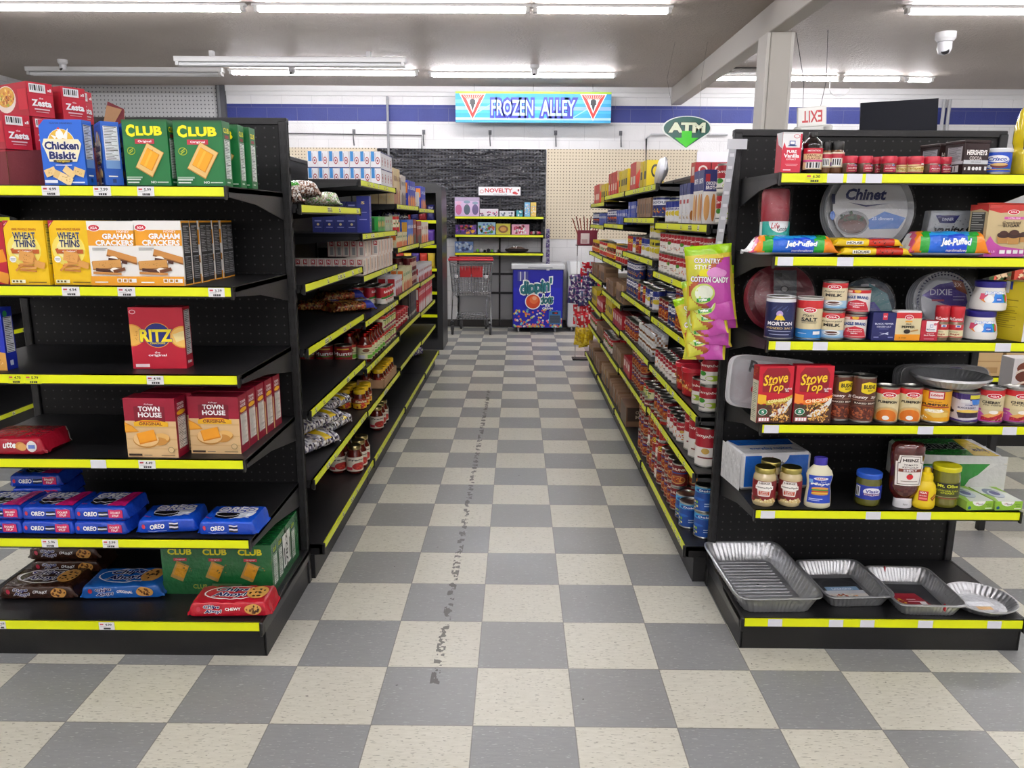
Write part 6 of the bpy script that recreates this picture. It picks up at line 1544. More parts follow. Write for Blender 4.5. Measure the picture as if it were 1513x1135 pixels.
fill('L', 1, 3, wc, 5.02, .08, 4, .08, 3, 'white and red sauce can')
hc = P_(can('tomato_can', .05, .118, [(0, 1, '#8e1420')], 'T Hunts .5 .62 .72 .2 #fff b3;R .2 .44 .8 .5 #3a7a2c;S .5 .2 .4 .14 16 .05 #c8302a,#d8502a,#5a0c14;R .3 .84 .7 .9 #e8c040', n=20, span_=200), 'can')
fill('L', 1, 4, hc, 4.22, .105, 1, .105, 3, 'dark red tomato can', inset=.09, ang=.2)
pj = P_(jar('sauce_jar', .042, .165, '#5e1712', '#8e1c18', '#d8dca8', 'R 0 .82 1 1 #b8342a;R 0 0 1 .82 #dfe0b4;E .5 .62 .14 .12 #7a4a2a;R .3 .42 .75 .46 #555;R .55 .05 .95 .3 #6ab83a;R .15 .05 .45 .28 #d8dce8', prof=[(.85, 0), (1, .05), (1, .72), (.72, .86), (.68, 1)], lid_h=.016, lz=(.12, .66), n=18, span_=200, lidmat=TIN), 'sauce jar')
fill('L', 1, 4, pj, 4.36, .09, 6, .09, 2, 'pasta sauce jar with pale label', ang=.35, inset=.006)
tj = P_(can('tomato_tin', .036, .10, [(0, .8, '#dfe0b4'), (.8, 1, '#c0302a')], 'P #8a2a5a .1 .1 .4 .3 .9 .1;E .5 .5 .2 .2 #b8c86a;R .2 .66 .8 .74 #4a6a3a', n=16), 'can')
fill('L', 1, 4, tj, 4.92, .076, 6, .076, 2, 'pale labelled tomato tin with red top', stack=2, hs=.1006)
# carton tray with yellow-lidded jars
yj = P_(jar('salsa_jar', .037, .115, '#5a1c14', '#e0b81a', '#d8a81c', 'R 0 0 1 1 #8a2418;R 0 .0 1 .5 #e0b41c;S .5 .3 .3 .2 10 .05 #c8302a,#7a2a1c;T Salsa .5 .72 .6 .26 #f4e8c0 b3 s.3', prof=[(.9, 0), (1, .06), (1, .78), (.86, .92), (.84, 1)], lid_h=.02, lz=(.1, .68), n=18, span_=200), 'salsa jar')
fill('L', 1, 5, yj, 4.78, .08, 6, .08, 2, 'yellow-lidded jar in the cardboard tray', inset=.012, jit=.001, z=lev('L', 1, 5)+.003)
mb = MB(); xx0, xx1, yy0, yy1 = LLIP-.178, LLIP-.006, 4.765, 5.28
for a_ in ((xx0, yy0, xx1, yy0+.003), (xx0, yy1-.003, xx1, yy1), (xx0, yy0, xx0+.003, yy1), (xx1-.003, yy0, xx1, yy1)):
    mb.box(a_[0], a_[1], 0, a_[2], a_[3], .055, '#b08a66', CORR)
mb.box(xx0, yy0, 0, xx1, yy1, .002, '#a07c5a', CORR)
tag(mb.obj('cardboard_tray', None, (0, 0, lev('L', 1, 5))), 'shallow cardboard tray holding yellow-lidded jars, fifth left shelf', 'tray')
fill('L', 1, 5, yj, 4.20, .085, 3, .085, 3, 'yellow-lidded jar behind the candy bags', stack=1, ang=.4)
def cof(u, v):
    return '#e8c81c' if .62 < u < .76 and .3 < v < .6 else rnd.choice(['#d8d8dc', '#5a5470', '#8a8a98', '#f0f0f2', '#3a3440', '#b8b0a8'])
cb_ = loaf('candy_bag', .34, .24, .07, cof, 'R .5 .35 .85 .7 #e8c81c;T MIX .68 .52 .26 .24 #a82a1c b3', e=.75, seed=81, crimp=.12, crink=.012)
place(cb_, 'shiny silver and yellow bag at the front bottom of the bag pile', 'snack bag', LLIP-.06, 3.38, lev('L', 0, 4), 1.15)
for k, (dx, yy, dz, rz, lb) in enumerate(((.05, 3.74, .0, 1.35, 'shiny silver and yellow bag in the middle of the pile, fifth left shelf'), (.07, 3.54, .066, 1.2, 'shiny silver and yellow bag on top at the near end of the pile'),
                                    (.09, 3.88, .068, 1.3, 'shiny silver and yellow bag on top at the far end of the pile'), (.33, 3.60, .0, 1.2, 'shiny silver bag at the back of the pile in shade'))):
    dup(cb_, (LLIP-dx, yy, lev('L', 0, 4)+dz), rz, lb)
pg_ = P_(jar('sauce_jar', .043, .15, '#5c1814', '#b8a87a', '#d8d0c0', 'R 0 0 1 1 #ddd6c6;T Prego .5 .78 .6 .18 #2a2a2a b3;E .6 .35 .26 .26 #b82c28;R .1 .1 .35 .3 #c83a4a;S .6 .3 .16 .14 8 .03 #d8503a', prof=[(.85, 0), (1, .05), (1, .72), (.78, .86), (.76, 1)], lid_h=.014, lz=(.12, .68), n=20, span_=190, lidmat=TIN), 'sauce jar')
fill('L', 0, 5, pg_, 3.87, .092, 3, .092, 3, 'red sauce jar with cream label', ang=.4, inset=.006, skip=.0)
fill('L', 1, 6, pg_, 4.72, .092, 3, .092, 1, 'red sauce jar with cream label', ang=.4, inset=.04, stack=1)
# sections 3 and 4
def tall(name, cat, w, h, d, c1, c2, t, tc='#fff'):
    return cbx(name, cat, w, h, d, c1, 'R 0 0 1 1 %s;P %s 0 .3 0 0 1 0 1 .45;T %s .5 .72 .8 .14 %s b3' % (c1, c2, t, tc), 'R 0 0 1 1 %s;R .1 .5 .9 .9 %s;S .5 .25 .35 .2 12 .07 #e8c070,#c86a3a' % (c1, c2))
sp1 = tall('pasta_box', 'pasta box', .06, .24, .05, '#d8c49a', '#a86a4a', 'PASTA', '#7a3a2a'); fill('L', 2, 0, sp1, 5.42, .065, 4, .055, 3, 'tall tan pasta package')
sp2 = tall('pasta_box', 'pasta box', .06, .21, .05, '#cfc8c4', '#6a5a5a', 'THIN', '#444'); fill('L', 2, 0, sp2, 5.74, .065, 4, .055, 2, 'tall pale grey pasta package')
sp3 = tall('pasta_box', 'pasta box', .055, .19, .05, '#2b3fb4', '#e88a2a', 'SHELLS'); fill('L', 2, 0, sp3, 6.1, .06, 7, .055, 2, 'tall blue and orange pasta box')
sp4 = tall('card_box', 'box', .06, .13, .05, '#e8e8e8', '#e8e8e8', '_'); fill('L', 3, 0, sp4, 6.66, .065, 2, .055, 2, 'plain white carton')
fill('L', 3, 0, sp3, 6.95, .06, 5, .055, 2, 'tall blue and orange pasta box')
mac = tall('macaroni_box', 'box', .075, .1, .04, '#d8d0a8', '#d86a2a', 'MAC', '#2a7a3a'); fill('L', 2, 1, mac, 5.45, .08, 7, .045, 3, 'cream macaroni box with green lettering')
rdc = P_(can('tomato_can', .05, .12, [(0, 1, '#b82228')], 'R .2 .3 .8 .8 #e8e0c8;S .5 .5 .3 .2 10 .05 #3a7a2c,#c8302a', n=16, span_=200), 'can'); fill('L', 2, 1, rdc, 5.46, .11, 2, .11, 1, 'large red can standing on the macaroni boxes', z=lev('L', 2, 1)+.1005, inset=.01)
bl = tall('cereal_bar_box', 'box', .055, .19, .05, '#3a6ad0', '#e8b040', 'BAR'); fill('L', 2, 1, bl, 6.05, .06, 5, .055, 2, 'tall blue and yellow box')
rd = tall('cracker_box', 'box', .055, .19, .05, '#8e1c24', '#202024', 'RICE'); fill('L', 2, 1, rd, 6.38, .06, 3, .055, 2, 'tall dark red and black box')
fill('L', 3, 1, rd, 6.62, .06, 5, .055, 2, 'tall dark red and black box'); og = tall('cracker_box', 'box', .055, .18, .05, '#e8e0d8', '#e8702a', 'SNACK', '#b8302a'); fill('L', 3, 1, og, 6.95, .06, 8, .055, 2, 'tall white and orange box')
bagc = lambda u, v: rnd.choice(['#262a6a', '#3a3e8a', '#c8ccd8', '#1c1f4c'])
ib = loaf('rice_bag', .34, .2, .07, bagc, e=.7, seed=90, crimp=.12, crink=.012); place(ib, 'dark blue shiny bag lying over the tall boxes, third section left', 'rice bag', LLIP-.14, 6.15, lev('L', 2, 1)+.191, 1.3); dup(ib, (LLIP-.14, 6.72, lev('L', 3, 1)+.191), 1.4, 'dark blue shiny bag lying over the tall boxes, farthest section left')
wr = tall('tomato_carton', 'box', .07, .13, .06, '#e4e4ea', '#b8242c', 'RED', '#b8242c'); fill('L', 2, 2, wr, 5.4, .075, 4, .065, 2, 'white and red carton', stack=1)
mg = tall('macaroni_box', 'box', .065, .165, .045, '#e0dcae', '#d8742a', 'MAC', '#2a8a3a'); fill('L', 2, 2, mg, 5.75, .07, 7, .05, 2, 'cream and green macaroni box')
rj = P_(can('bean_can', .04, .11, [(0, 1, '#6a1a20')], 'R .2 .3 .8 .7 #c8a89a', n=14), 'can'); fill('L', 2, 2, rj, 6.26, .085, 4, .085, 2, 'maroon can', stack=2, hs=.111)
fill('L', 3, 2, wr, 6.66, .075, 14, .065, 2, 'white and red carton')
tub = P_(jar('red_tub', .055, .12, '#b01c28', '#c42a34', '#b01c28', 'R .1 .2 .9 .8 #e4d8c8;R .2 .5 .8 .7 #a02028', prof=[(.82, 0), (.9, .05), (1, .95), (1, 1)], lid_h=.01, lz=(.15, .8), n=18, mat=PLASTIC, span_=200), 'tub'); fill('L', 2, 3, tub, 5.42, .118, 5, .118, 2, 'red plastic tub', stack=1)
bk = cbx('soda_box', 'box', .06, .21, .07, '#2a2724', 'R 0 0 1 1 #2a2724;R .1 .1 .9 .2 #d8d0b8;E .5 .5 .25 .08 #5a564e', 'R 0 0 1 1 #2c2926;R .1 .02 .9 .14 #d0c8b0;R .2 .3 .8 .45 #8a857a;R .2 .55 .8 .8 #4a463e'); fill('L', 2, 3, bk, 6.05, .075, 6, .075, 2, 'black box with cream base band')
rr = tall('rice_box', 'box', .07, .22, .06, '#c8202c', '#e8dcd8', 'RICE'); fill('L', 3, 3, rr, 6.66, .075, 14, .065, 1, 'red and white tall box')
fill('L', 2, 4, bk, 6.1, .075, 5, .075, 1, 'black box with cream base band', inset=.2)
vb = loaf('snack_bag', .22, .16, .1, lambda u, v: rnd.choice(['#4a3a8a', '#8a7ab8', '#d8d4e4', '#2a2450']), e=.8, seed=95, crimp=.12, crink=.012)
place(vb, 'purple and silver bag on the bottom deck at the far end, left side', 'snack bag', LLIP-.12, 7.4, BL+.001, 1.2)

# ---- right aisle ----------------------------------------------------------
c1, c2, c3 = redcan(0), redcan(1), redcan(2)
big = P_(can('soup_can', .052, .172, [(0, .5, '#ece8e2'), (.5, 1, '#a51c2c')], 'T Campbells .5 .80 .8 .12 #f4ece4 b2 s.3;E .5 .4 .1 .08 #c8a24a;R .3 .2 .7 .24 #7a2a2a', n=22, span_=190), 'soup can')
fam = P_(can('soup_can', .043, .112, [(0, .52, '#ebe7e0'), (.52, 1, '#a31a2a')], 'T Campbells .5 .76 .84 .15 #f4ece4 b2 s.3;E .28 .42 .12 .1 #3a8a2a;E .6 .24 .22 .12 #a8c83a;E .5 .24 .1 .08 #e8e0d8;R .1 .12 .4 .16 #444', n=22, span_=200), 'soup can')
blue = P_(can('pineapple_can', .045, .115, [(0, .78, '#1d4c9c'), (.78, 1, '#4aa8dc')], 'E .5 .88 .26 .08 #1d4c9c;T Dole .5 .88 .3 .09 #fff b2;S .2 .25 .18 .2 12 .03 #e8d8a0,#8ab83a;R .5 .2 .9 .24 #b8cce8;R .5 .3 .9 .34 #b8cce8;E .3 .5 .2 .06 #2a68c0', n=20, span_=210), 'can')
hear = P_(can('chili_can', .038, .112, [(0, 1, '#7a1c20')], 'T CHUNKY .5 .80 .7 .12 #f4e8d8 b3;R .1 .60 .9 .66 #2a4a9a;E .45 .30 .30 .20 #c89a5a;E .45 .31 .26 .16 #a8481e;S .45 .31 .22 .12 12 .03 #d8902a,#6a2a14;N .82 .1 .99 .9 #5a1418 #c8b0a8 14', n=18, span_=210), 'can')
redA = P_(can('chili_can', .037, .111, [(0, 1, '#a3231f')], 'E .5 .7 .34 .14 #e0c040;T CHILI .5 .7 .5 .12 #2a1412 b3;S .5 .28 .3 .16 12 .03 #5a1c10,#c8702a;R .2 .48 .8 .52 #f0e0c0', n=16, span_=200), 'chili can')
dkb = P_(can('blue_can', .038, .11, [(0, 1, '#1f2c6a')], 'R 0 .6 1 .9 #e4e4ea;T SOUP .5 .75 .6 .14 #1f2c6a b3;S .5 .3 .3 .16 14 .04 #c8a24a,#b8502a', n=16, span_=200), 'can')
tuna_ = None and P_(can('tuna_can', .042, .036, [(0, 1, '#2a4a9a')], 'R .2 .2 .8 .8 #e8e8ee', n=16, span_=200), 'can')
wht = P_(can('broth_can', .036, .108, [(0, .7, '#e4e4ea'), (.7, 1, '#26348a')], 'E .5 .4 .3 .14 #d8c23a;T BROTH .5 .62 .6 .12 #26348a b2', n=16, span_=200), 'can')
grn = P_(can('vegetable_can', .037, .11, [(0, .6, '#d8d2c8'), (.6, 1, '#b8b020')], 'E .5 .4 .3 .16 #c8b81c;R .3 .7 .7 .85 #2a2a2a', n=16, span_=200), 'can')
brot = cbx('broth_carton', 'carton', .062, .17, .06, '#e6e6ea', 'R 0 0 1 1 #e6e6ea;R 0 .72 1 1 #222c6c;S .5 .2 .4 .16 16 .06 #c8a04a,#8a4a2a,#e8d8a0;R .2 .5 .8 .6 #b8303a', 'R 0 0 1 1 #e9e9ed;R 0 .72 1 1 #222c6c;N .45 .1 .95 .7 #e9e9ed #555 16;E .2 .2 .15 .12 #b8742a')
bread = cbx('breadcrumb_carton', 'carton', .085, .21, .06, '#dcdde2', 'R 0 0 1 1 #2a3474;T BROTH .5 .8 .7 .1 #fff b3;R 0 0 1 .62 #e4e2de;E .3 .3 .24 .26 #d8a860;E .7 .3 .2 .26 #b8743a', 'R 0 0 1 1 #2a3474;R 0 0 1 .6 #e6e4e0;T CHICKEN .5 .75 .7 .06 #fff b2;T BROTH .5 .67 .7 .07 #fff b3;E .26 .3 .2 .24 #d8a464;E .7 .3 .14 .26 #c8823c;R .1 .78 .4 .92 #a82430')
brn = cbx('cardboard_case', 'cardboard case', .14, .13, .12, '#9c7b5c', 'R .1 .1 .9 .6 #5a4434', 'R .1 .6 .9 .85 #7a5c44;R .1 .2 .6 .3 #6a4c38')
brs = cbx('cardboard_case', 'cardboard case', .09, .11, .09, '#8a6a50', 'R .2 .2 .8 .7 #5a4030', 'R .15 .2 .85 .7 #a88a6a')
spc = cbx('seasoning_box', 'box', .05, .10, .03, '#3b55b0', W2('#3b55b0', 'MIX'), 'R 0 0 1 1 #3b55b0;R .2 .3 .8 .7 #e8e8f0')
pch = lambda u, v: rnd.choice(['#d8d8da', '#b8a898', '#7a4a2a', '#efefef', '#c8c8cc'])
pou = pillow('pouch', .10, .13, .03, pch, seed=3, nu=8, nv=10, crink=.004); P_(pou, 'pouch')
rjr = P_(jar('red_lid_tub', .058, .13, '#b0242c', '#c8283a', '#b0242c', 'S .5 .4 .4 .3 30 .05 #e0a04a,#c8302a,#e8d8b0,#7a3a1c', prof=[(.8, 0), (.9, .05), (1, .96), (1, 1)], lid_h=.016, lz=(.1, .85), n=18, mat=PLASTIC, span_=210), 'tub')
cm = cbx('noodle_case', 'cardboard case', .26, .13, .2, '#6a4c38', 'R .08 .1 .92 .9 #5a4030', 'R .04 .3 .96 .98 #3c2c22;T CHOW .5 .74 .4 .16 #b8a890 b3;T MEIN .5 .5 .4 .16 #b8a890 b3;R .0 .04 1 .26 #7a5c44')
A = 0.0
# section 1 (nearest)
fill('R', 0, 0, fam, 3.02, .09, 1, .092, 2, 'red and white soup can at the near end', stack=2, hs=.1125, inset=.035, ang=-.35)
fill('R', 0, 0, bread, 3.17, .09, 2, .064, 2, 'navy and white broth carton with bread picture', jit=.001, inset=.01)
fill('R', 0, 0, brot, 3.42, .075, 3, .064, 2, 'white broth carton with navy top', jit=.001)
fill('R', 0, 0, wht, 3.72, .078, 4, .078, 2, 'white and navy broth can', ang=-.4)
fill('R', 0, 1, [c1, c2, c3], 3.10, .074, 14, .072, 2, 'red and white soup can', stack=2, hs=.1005, ang=-.45, rowdrop=1)
fill('R', 0, 2, [c2, hear], 3.25, .08, 5, .078, 2, 'red soup can', stack=2, hs=.1005, ang=-.45)
fill('R', 0, 2, dkb, 3.66, .08, 2, .08, 2, 'navy and white can', stack=1, ang=-.45)
fill('R', 0, 2, hear, 3.84, .08, 3, .08, 2, 'dark red chunky soup can', stack=1, ang=-.45)
fill('R', 0, 3, fam, 3.05, .093, 1, .095, 2, 'red and white soup can stack at the near end', stack=2, hs=.1125, inset=.02, ang=-.35)
fill('R', 0, 3, fam, 3.18, .093, 1, .095, 2, 'lone red and white soup can', stack=1, inset=.02, ang=-1.2)
fill('R', 0, 3, rjr, 3.32, .125, 2, .125, 1, 'red-lidded snack mix tub', inset=.01)
fill('R', 0, 3, [c1, c3], 3.6, .072, 7, .072, 2, 'red and white soup can', stack=1, ang=-.45)
fill('R', 0, 4, big, 3.06, .112, 3, .112, 2, 'tall red and white soup can', inset=.02, ang=-.4)
fill('R', 0, 4, [c3, hear], 3.42, .08, 4, .078, 2, 'red-labelled soup can', stack=1, ang=-.45)
fill('R', 0, 4, hear, 3.76, .082, 4, .08, 2, 'dark red chunky soup can', stack=1, ang=-.45)
fill('R', 0, 5, blue, 3.06, .096, 1, .096, 2, 'blue pineapple can at the near end', stack=2, hs=.1155, inset=.05, ang=-.3)
fill('R', 0, 5, blue, 3.17, .096, 2, .096, 2, 'blue pineapple can', stack=1, inset=.012, ang=-.3)
fill('R', 0, 5, hear, 3.38, .08, 4, .08, 2, 'dark red chunky soup can', stack=2, hs=.1125, ang=-.4)
fill('R', 0, 5, [hear, c3, redA], 3.74, .08, 5, .08, 2, 'dark red soup or chili can in tall stacks', stack=3, hs=.1125, ang=-.4)
# sections 2-4
def silver(n=0):
    mb = MB(); mb.lathe([(.02, .0), (.07, .02), (.072, .03), (.066, .034), (.02, .036)], ['#c8cad0', '#d8b020', '#c43a34'][n], FOIL, 20)
    o = mb.obj('snack_bowl'); o.data.transform(Matrix.Rotation(PI/2*.9, 4, 'X')); o.data.transform(Matrix.Translation((0, 0, .07))); return P_(o, 'snack bowl')
rbx = cbx('red_display_box', 'display box', .12, .17, .10, '#c43a34', 'R 0 0 1 1 #c43a34;R .2 .2 .8 .5 #e8d8c0', 'R 0 0 1 1 #cf4a3c;P #b08a66 0 1 0 .5 .5 1')
ybx = cbx('yellow_display_box', 'display box', .10, .15, .10, '#d8c01c', 'R 0 0 1 1 #d8c01c;R .2 .3 .8 .6 #222', 'R 0 0 1 1 #e0c81c;E .5 .6 .25 .25 #222;E .5 .6 .16 .16 #e0c81c')
sb = silver(0)
fill('R', 1, 0, sb, 4.3, .06, 3, .14, 1, 'silver foil bowl on edge'); fill('R', 1, 0, ybx, 4.62, .12, 2, .11, 1, 'yellow and black display box'); fill('R', 1, 0, sb, 4.86, .06, 3, .14, 1, 'silver foil bowl on edge beside the yellow boxes'); fill('R', 1, 0, rbx, 5.05, .13, 2, .11, 1, 'red and brown display box')
rb3 = cbx('red_carton', 'carton', .1, .11, .08, '#a81c2a', 'R 0 0 1 1 #a81c2a;R .2 .4 .8 .8 #e8d8d0', 'R 0 0 1 1 #b01e2c;R .2 .3 .8 .35 #f0e0d8;E .5 .65 .3 .2 #f0e0d8;E .5 .65 .2 .12 #b01e2c')
fill('R', 1, 0, rb3, 4.2, .105, 1, .085, 3, 'dark red carton on the high shelf', inset=.2, jit=.001)
fill('R', 1, 1, dkb, 4.22, .082, 2, .08, 2, 'navy and white can', ang=-.4); fill('R', 1, 1, brs, 4.42, .1, 5, .1, 2, 'small brown carton'); fill('R', 1, 1, spc, 5.0, .055, 6, .04, 3, 'small blue seasoning box')
fill('R', 1, 2, grn, 4.22, .08, 3, .08, 2, 'yellow and grey vegetable can', stack=2, hs=.1105, ang=-.4); fill('R', 1, 2, wht, 4.5, .08, 3, .08, 2, 'white and navy broth can', ang=-.4); fill('R', 1, 2, [hear, redA, wht], 4.78, .08, 7, .08, 2, 'assorted soup can', ang=-.4)
fill('R', 1, 3, [wht, dkb, redA], 4.22, .08, 8, .08, 2, 'assorted red, white or navy can', stack=1, ang=-.4); fill('R', 1, 3, dkb, 4.9, .08, 5, .08, 2, 'navy and white can', stack=2, hs=.1105, ang=-.4)
fill('R', 1, 4, pou, 4.25, .05, 10, .12, 1, 'silver and brown pouch', ang=-.5); fill('R', 1, 4, hear, 4.8, .08, 6, .08, 2, 'dark red chunky soup can', ang=-.4)
fill('R', 1, 5, tj, 4.22, .08, 3, .08, 1, 'pale tomato tin') ; fill('R', 1, 5, hear, 4.5, .08, 5, .08, 2, 'gold and red labelled can', ang=-.4, stack=2, hs=.1125); fill('R', 1, 5, rb3, 4.95, .105, 3, .085, 2, 'dark red carton')
fill('R', 1, 6, hear, 4.2, .08, 3, .08, 2, 'dark red chunky soup can, bottom deck', stack=3, hs=.1125, ang=-.4); fill('R', 1, 6, cm, 4.85, .27, 1, .2, 1, 'brown chow mein case', inset=.005, jit=.001)
fill('R', 1, 6, brs, 5.15, .1, 2, .1, 2, 'small brown carton')
for sec, y0 in ((2, 5.4), (3, 6.62)):
    ks = [(0, ybx, .12, .11, 'yellow and black display box'), (0, rbx, .13, .11, 'red and brown display box'), (1, spc, .055, .04, 'small blue seasoning box'), (1, dkb, .08, .08, 'navy and white can'), (2, rdc, .11, .11, 'large red can'), (2, yj, .08, .08, 'yellow-lidded jar'),
          (3, brn, .15, .13, 'brown cardboard case'), (3, brs, .1, .1, 'small brown carton'), (4, rb3, .105, .085, 'dark red carton'), (4, ybx, .12, .11, 'yellow and black box'), (5, brs, .1, .1, 'small brown carton'), (5, wc, .08, .08, 'white and red sauce can'), (6, brs, .1, .1, 'small brown carton'), (6, brn, .15, .13, 'brown cardboard case')]
    for n_, (k, pr, dy, wd, lb) in enumerate(ks):
        half = n_ % 2
        fill('R', sec, k, pr, y0+half*.6, dy, int(.57/dy), wd, 1 if wd > .1 else 2, lb, stack=1)
# ================================================================== HANGING BAGS AND STRIPS
mb = MB()
sa, sb_ = at(1083, 216, 2.9), at(1061, 372, 2.86)
mb.add([sa+Vector((-.012, 0, 0)), sa+Vector((.014, 0, 0)), sb_+Vector((.012, 0, 0)), sb_+Vector((-.014, 0, 0))], [(0, 3, 2, 1)], '#a9acb3', PLASTIC)
v0 = [sa+Vector((-.012, .001, 0)), sa+Vector((.014, .001, 0)), sb_+Vector((.012, .001, 0)), sb_+Vector((-.014, .001, 0))]
mb.add(v0, [(0, 1, 2, 3)], '#8d9096', PLASTIC)
for i in range(8):
    p = sa.lerp(sb_, (i+.7)/8.4); mb.box(p.x-.008, p.y-.003, p.z-.006, p.x+.008, p.y-.001, p.z+.006, '#d8dae0', PLASTIC)
mb.box(sa.x-.02, sa.y-.002, sa.z-.01, sa.x+.05, sa.y+.002, sa.z+.025, '#c8cad0', PLASTIC)
tag(mb.obj('clip_strip'), 'clear plastic clip strip taped to the near end of the right aisle shelving', 'clip strip')
def cand(u, v):
    if v > .86: return '#9ed018'
    t = u+.35*math.sin(v*5)
    if v > .8 or u < .05 or u > .95: return '#e0d040'
    if t < .38: return '#d8d848'
    if t < .55: return '#b8603a'
    return '#c850b0'
CA = 'T COUNTRY .46 .77 .56 .08 #fff b3 r-6 o#7a3a2a:4;T STYLE .36 .68 .36 .07 #fff b2 r-6;E .4 .58 .14 .07 #e8e020;E .62 .58 .18 .08 #e89ad8;E .76 .56 .12 .06 #e89ad8;T COTTON_CANDY .5 .48 .84 .09 #fff b4 r-6 o#8a2a6a:4;E .34 .27 .26 .16 #d0e070;E .36 .28 .2 .12 #eef4e0;R .2 .14 .5 .2 #3aa03a;T YUMMY .35 .17 .24 .04 #fff b2'
c0b = pillow('candy_bag', .165, .23, .05, cand, CA, seed=5, nu=26, nv=30, crink=.009)
place(c0b, 'green and pink cotton candy bag hanging in front, topmost on the strip', 'candy bag', .700, 2.80, 1.165, (.05, -.10, -.12))
for k in range(6):
    lb = ['second', 'third', 'fourth', 'fifth', 'sixth', 'lowest'][k]
    dup(c0b, (.715+.012*math.sin(k*2)-.002*k, 2.80+.010*k, 1.12-.030*k), (-.18-.05*k, -.16+.14*math.sin(k*2.6), -.35+.3*math.sin(k*2.1)), 'pink cotton candy bag hanging behind the topmost, %s on the strip' % lb)

# ================================================================== BACK OF THE SHOP
# novelty rack
nz = [1.503, 1.27, 1.034]
r = empty('novelty_rack', (.345, 10.69, 0), PI); tag(r, 'black wall rack with three yellow-edged shelves under the novelty sign', 'shelving')
for z in nz:
    shelf(r, 1.165, .385, z, 0, True, (), 0, brk=.07)
for x_ in (0, .57, 1.14):
    mb = MB(); mb.box(x_, 0, .02, x_+.025, .03, 1.75, '#161618', STEEL); mb.obj('upright', r)
for z in (.46, .72):
    mb = MB(); mb.box(.02, .004, z, 1.14, .024, z+.03, '#1a1a1c', STEEL); mb.obj('crossbar', r)
mb = MB(); mb.box(0.0, -.004, .12, 1.165, .002, 1.0, '#a8a8aa', MATTE); mb.obj('back_panel', r)
def nov(px, z, col, art, lab, cat='toy box', d=.12, name='toy_box', Y=10.36):
    x, w, h = span(*px, Y); o = carton(name, w, h, d, col, art); place(o, lab, cat, x, Y, z+.001)
    return o
S3_ = 'S .5 .5 .45 .4 40 .07 '
nov((672, 708, 319, 291), nz[0], '#d8b8e0', 'R 0 0 1 1 #dcc0e4;R 0 .8 1 1 #b8a8c8;E .16 .35 .13 .28 #c86a9a;E .5 .35 .13 .28 #4a5a6a;E .84 .35 .13 .28 #6a5a8a;E .5 .75 .14 .08 #8aa0b8;E .16 .7 .12 .1 #e8b8d8;E .84 .7 .12 .08 #8aa0b8', 'lilac box of three tumblers at the left of the top novelty shelf')
for i, (a, b, lb) in enumerate(((709, 717, 'left'), (717, 726, 'middle'), (726, 736, 'right'))):
    nov((a, b, 320, 309), nz[0], '#e8e0e8', 'R 0 0 1 1 #e8e0ea;S .5 .4 .4 .3 10 .12 #8a2a6a,#c85a8a,#3a3a5a', 'small maroon toy box, %s of three on the top novelty shelf' % lb)
for i, (a, b, lb) in enumerate(((738, 749, 'left'), (749, 760, 'right'))):
    nov((a, b, 321, 313), nz[0], '#e4e6ec', 'S .5 .4 .4 .3 8 .12 #8a9ab0,#5a5a6a', 'small pale toy box, %s of two near the middle of the top novelty shelf' % lb)
nov((763, 772, 321, 312), nz[0], '#4ab0c0', 'S .5 .5 .4 .4 8 .14 #2a7a8a,#fff', 'small teal toy box on the top novelty shelf')
nov((775, 783, 321, 300), nz[0], '#7ac0e0', 'R 0 0 1 1 #7ab8e0;'+S3_+'#e87ab0,#f0d040,#fff', 'tall blue doll box near the right end of the top novelty shelf')
nov((784, 792, 321, 300), nz[0], '#e8c84a', 'R 0 0 1 1 #e8c860;'+S3_+'#5ab0d8,#e87a9a,#fff', 'tall yellow doll box at the right end of the top novelty shelf')
nov((673, 704, 347, 333), nz[1], '#4a2a7a', 'R 0 0 1 1 #4a2a7a;'+S3_+'#8a4ab8,#e8a030,#c83a5a,#2a1a4a', 'purple toy box at the left of the middle novelty shelf')
nov((706, 732, 347, 329), nz[1], '#8ab8d8', 'R 0 0 1 1 #9ac0d8;'+S3_+'#4a8a3a,#c8503a,#4a6ab8,#f0e8c0', 'light blue picture toy box on the middle novelty shelf')
nov((733, 754, 347, 331), nz[1], '#c8b82a', 'R 0 0 1 1 #c8c03a;E .5 .5 .35 .35 #8a5a2a;E .5 .5 .22 .2 #d8a04a', 'yellow-green toy box with brown picture on the middle novelty shelf')
nov((756, 782, 347, 332), nz[1], '#e89ab8', 'R 0 0 1 1 #e8a8c0;'+S3_+'#fff,#c83a5a,#f0d8e0', 'pink patterned toy box on the middle novelty shelf')
nov((672, 699, 374, 358), nz[2], '#6a8ac0', 'R 0 0 1 1 #6a8ac0;'+S3_+'#a8c0e0,#3a4a7a,#c8d8e8', 'blue toy box at the left of the lowest novelty shelf')
def bead(n, x0, x1, z, cols, name, cat, lab, r_=.02, Y=10.4):
    p = None
    for i in range(n):
        mb = MB(); q = r_*rnd.uniform(.8, 1.2); mb.lathe([(.001, 0), (q*.7, q*.3), (q, q), (q*.7, q*1.7), (.001, q*2)], cols[i % len(cols)], PLASTIC, 10); o = mb.obj(name)
        place(o, lab, cat, x0+(x1-x0)*((i % (n//2+1))+.5)/(n//2+1), Y+.045*(i >= n//2+1), z+.001, rnd.random()*3, lab)
xq = at(784, 347, 10.38).x; bead(8, xq, xq+.13, nz[1], ['#c83a5a', '#e8e0d8', '#4a2a3a', '#e88aa0'], 'plush_ball', 'toy', 'small round pink and dark toy at the right of the middle novelty shelf', .022)
xq = at(703, 374, 10.38).x; bead(12, xq, xq+.33, nz[2], ['#7ac83a', '#e8e8e8', '#202024', '#3a3a40'], 'figurine', 'toy', 'small green, white or black toy in the middle of the lowest novelty shelf', .022)
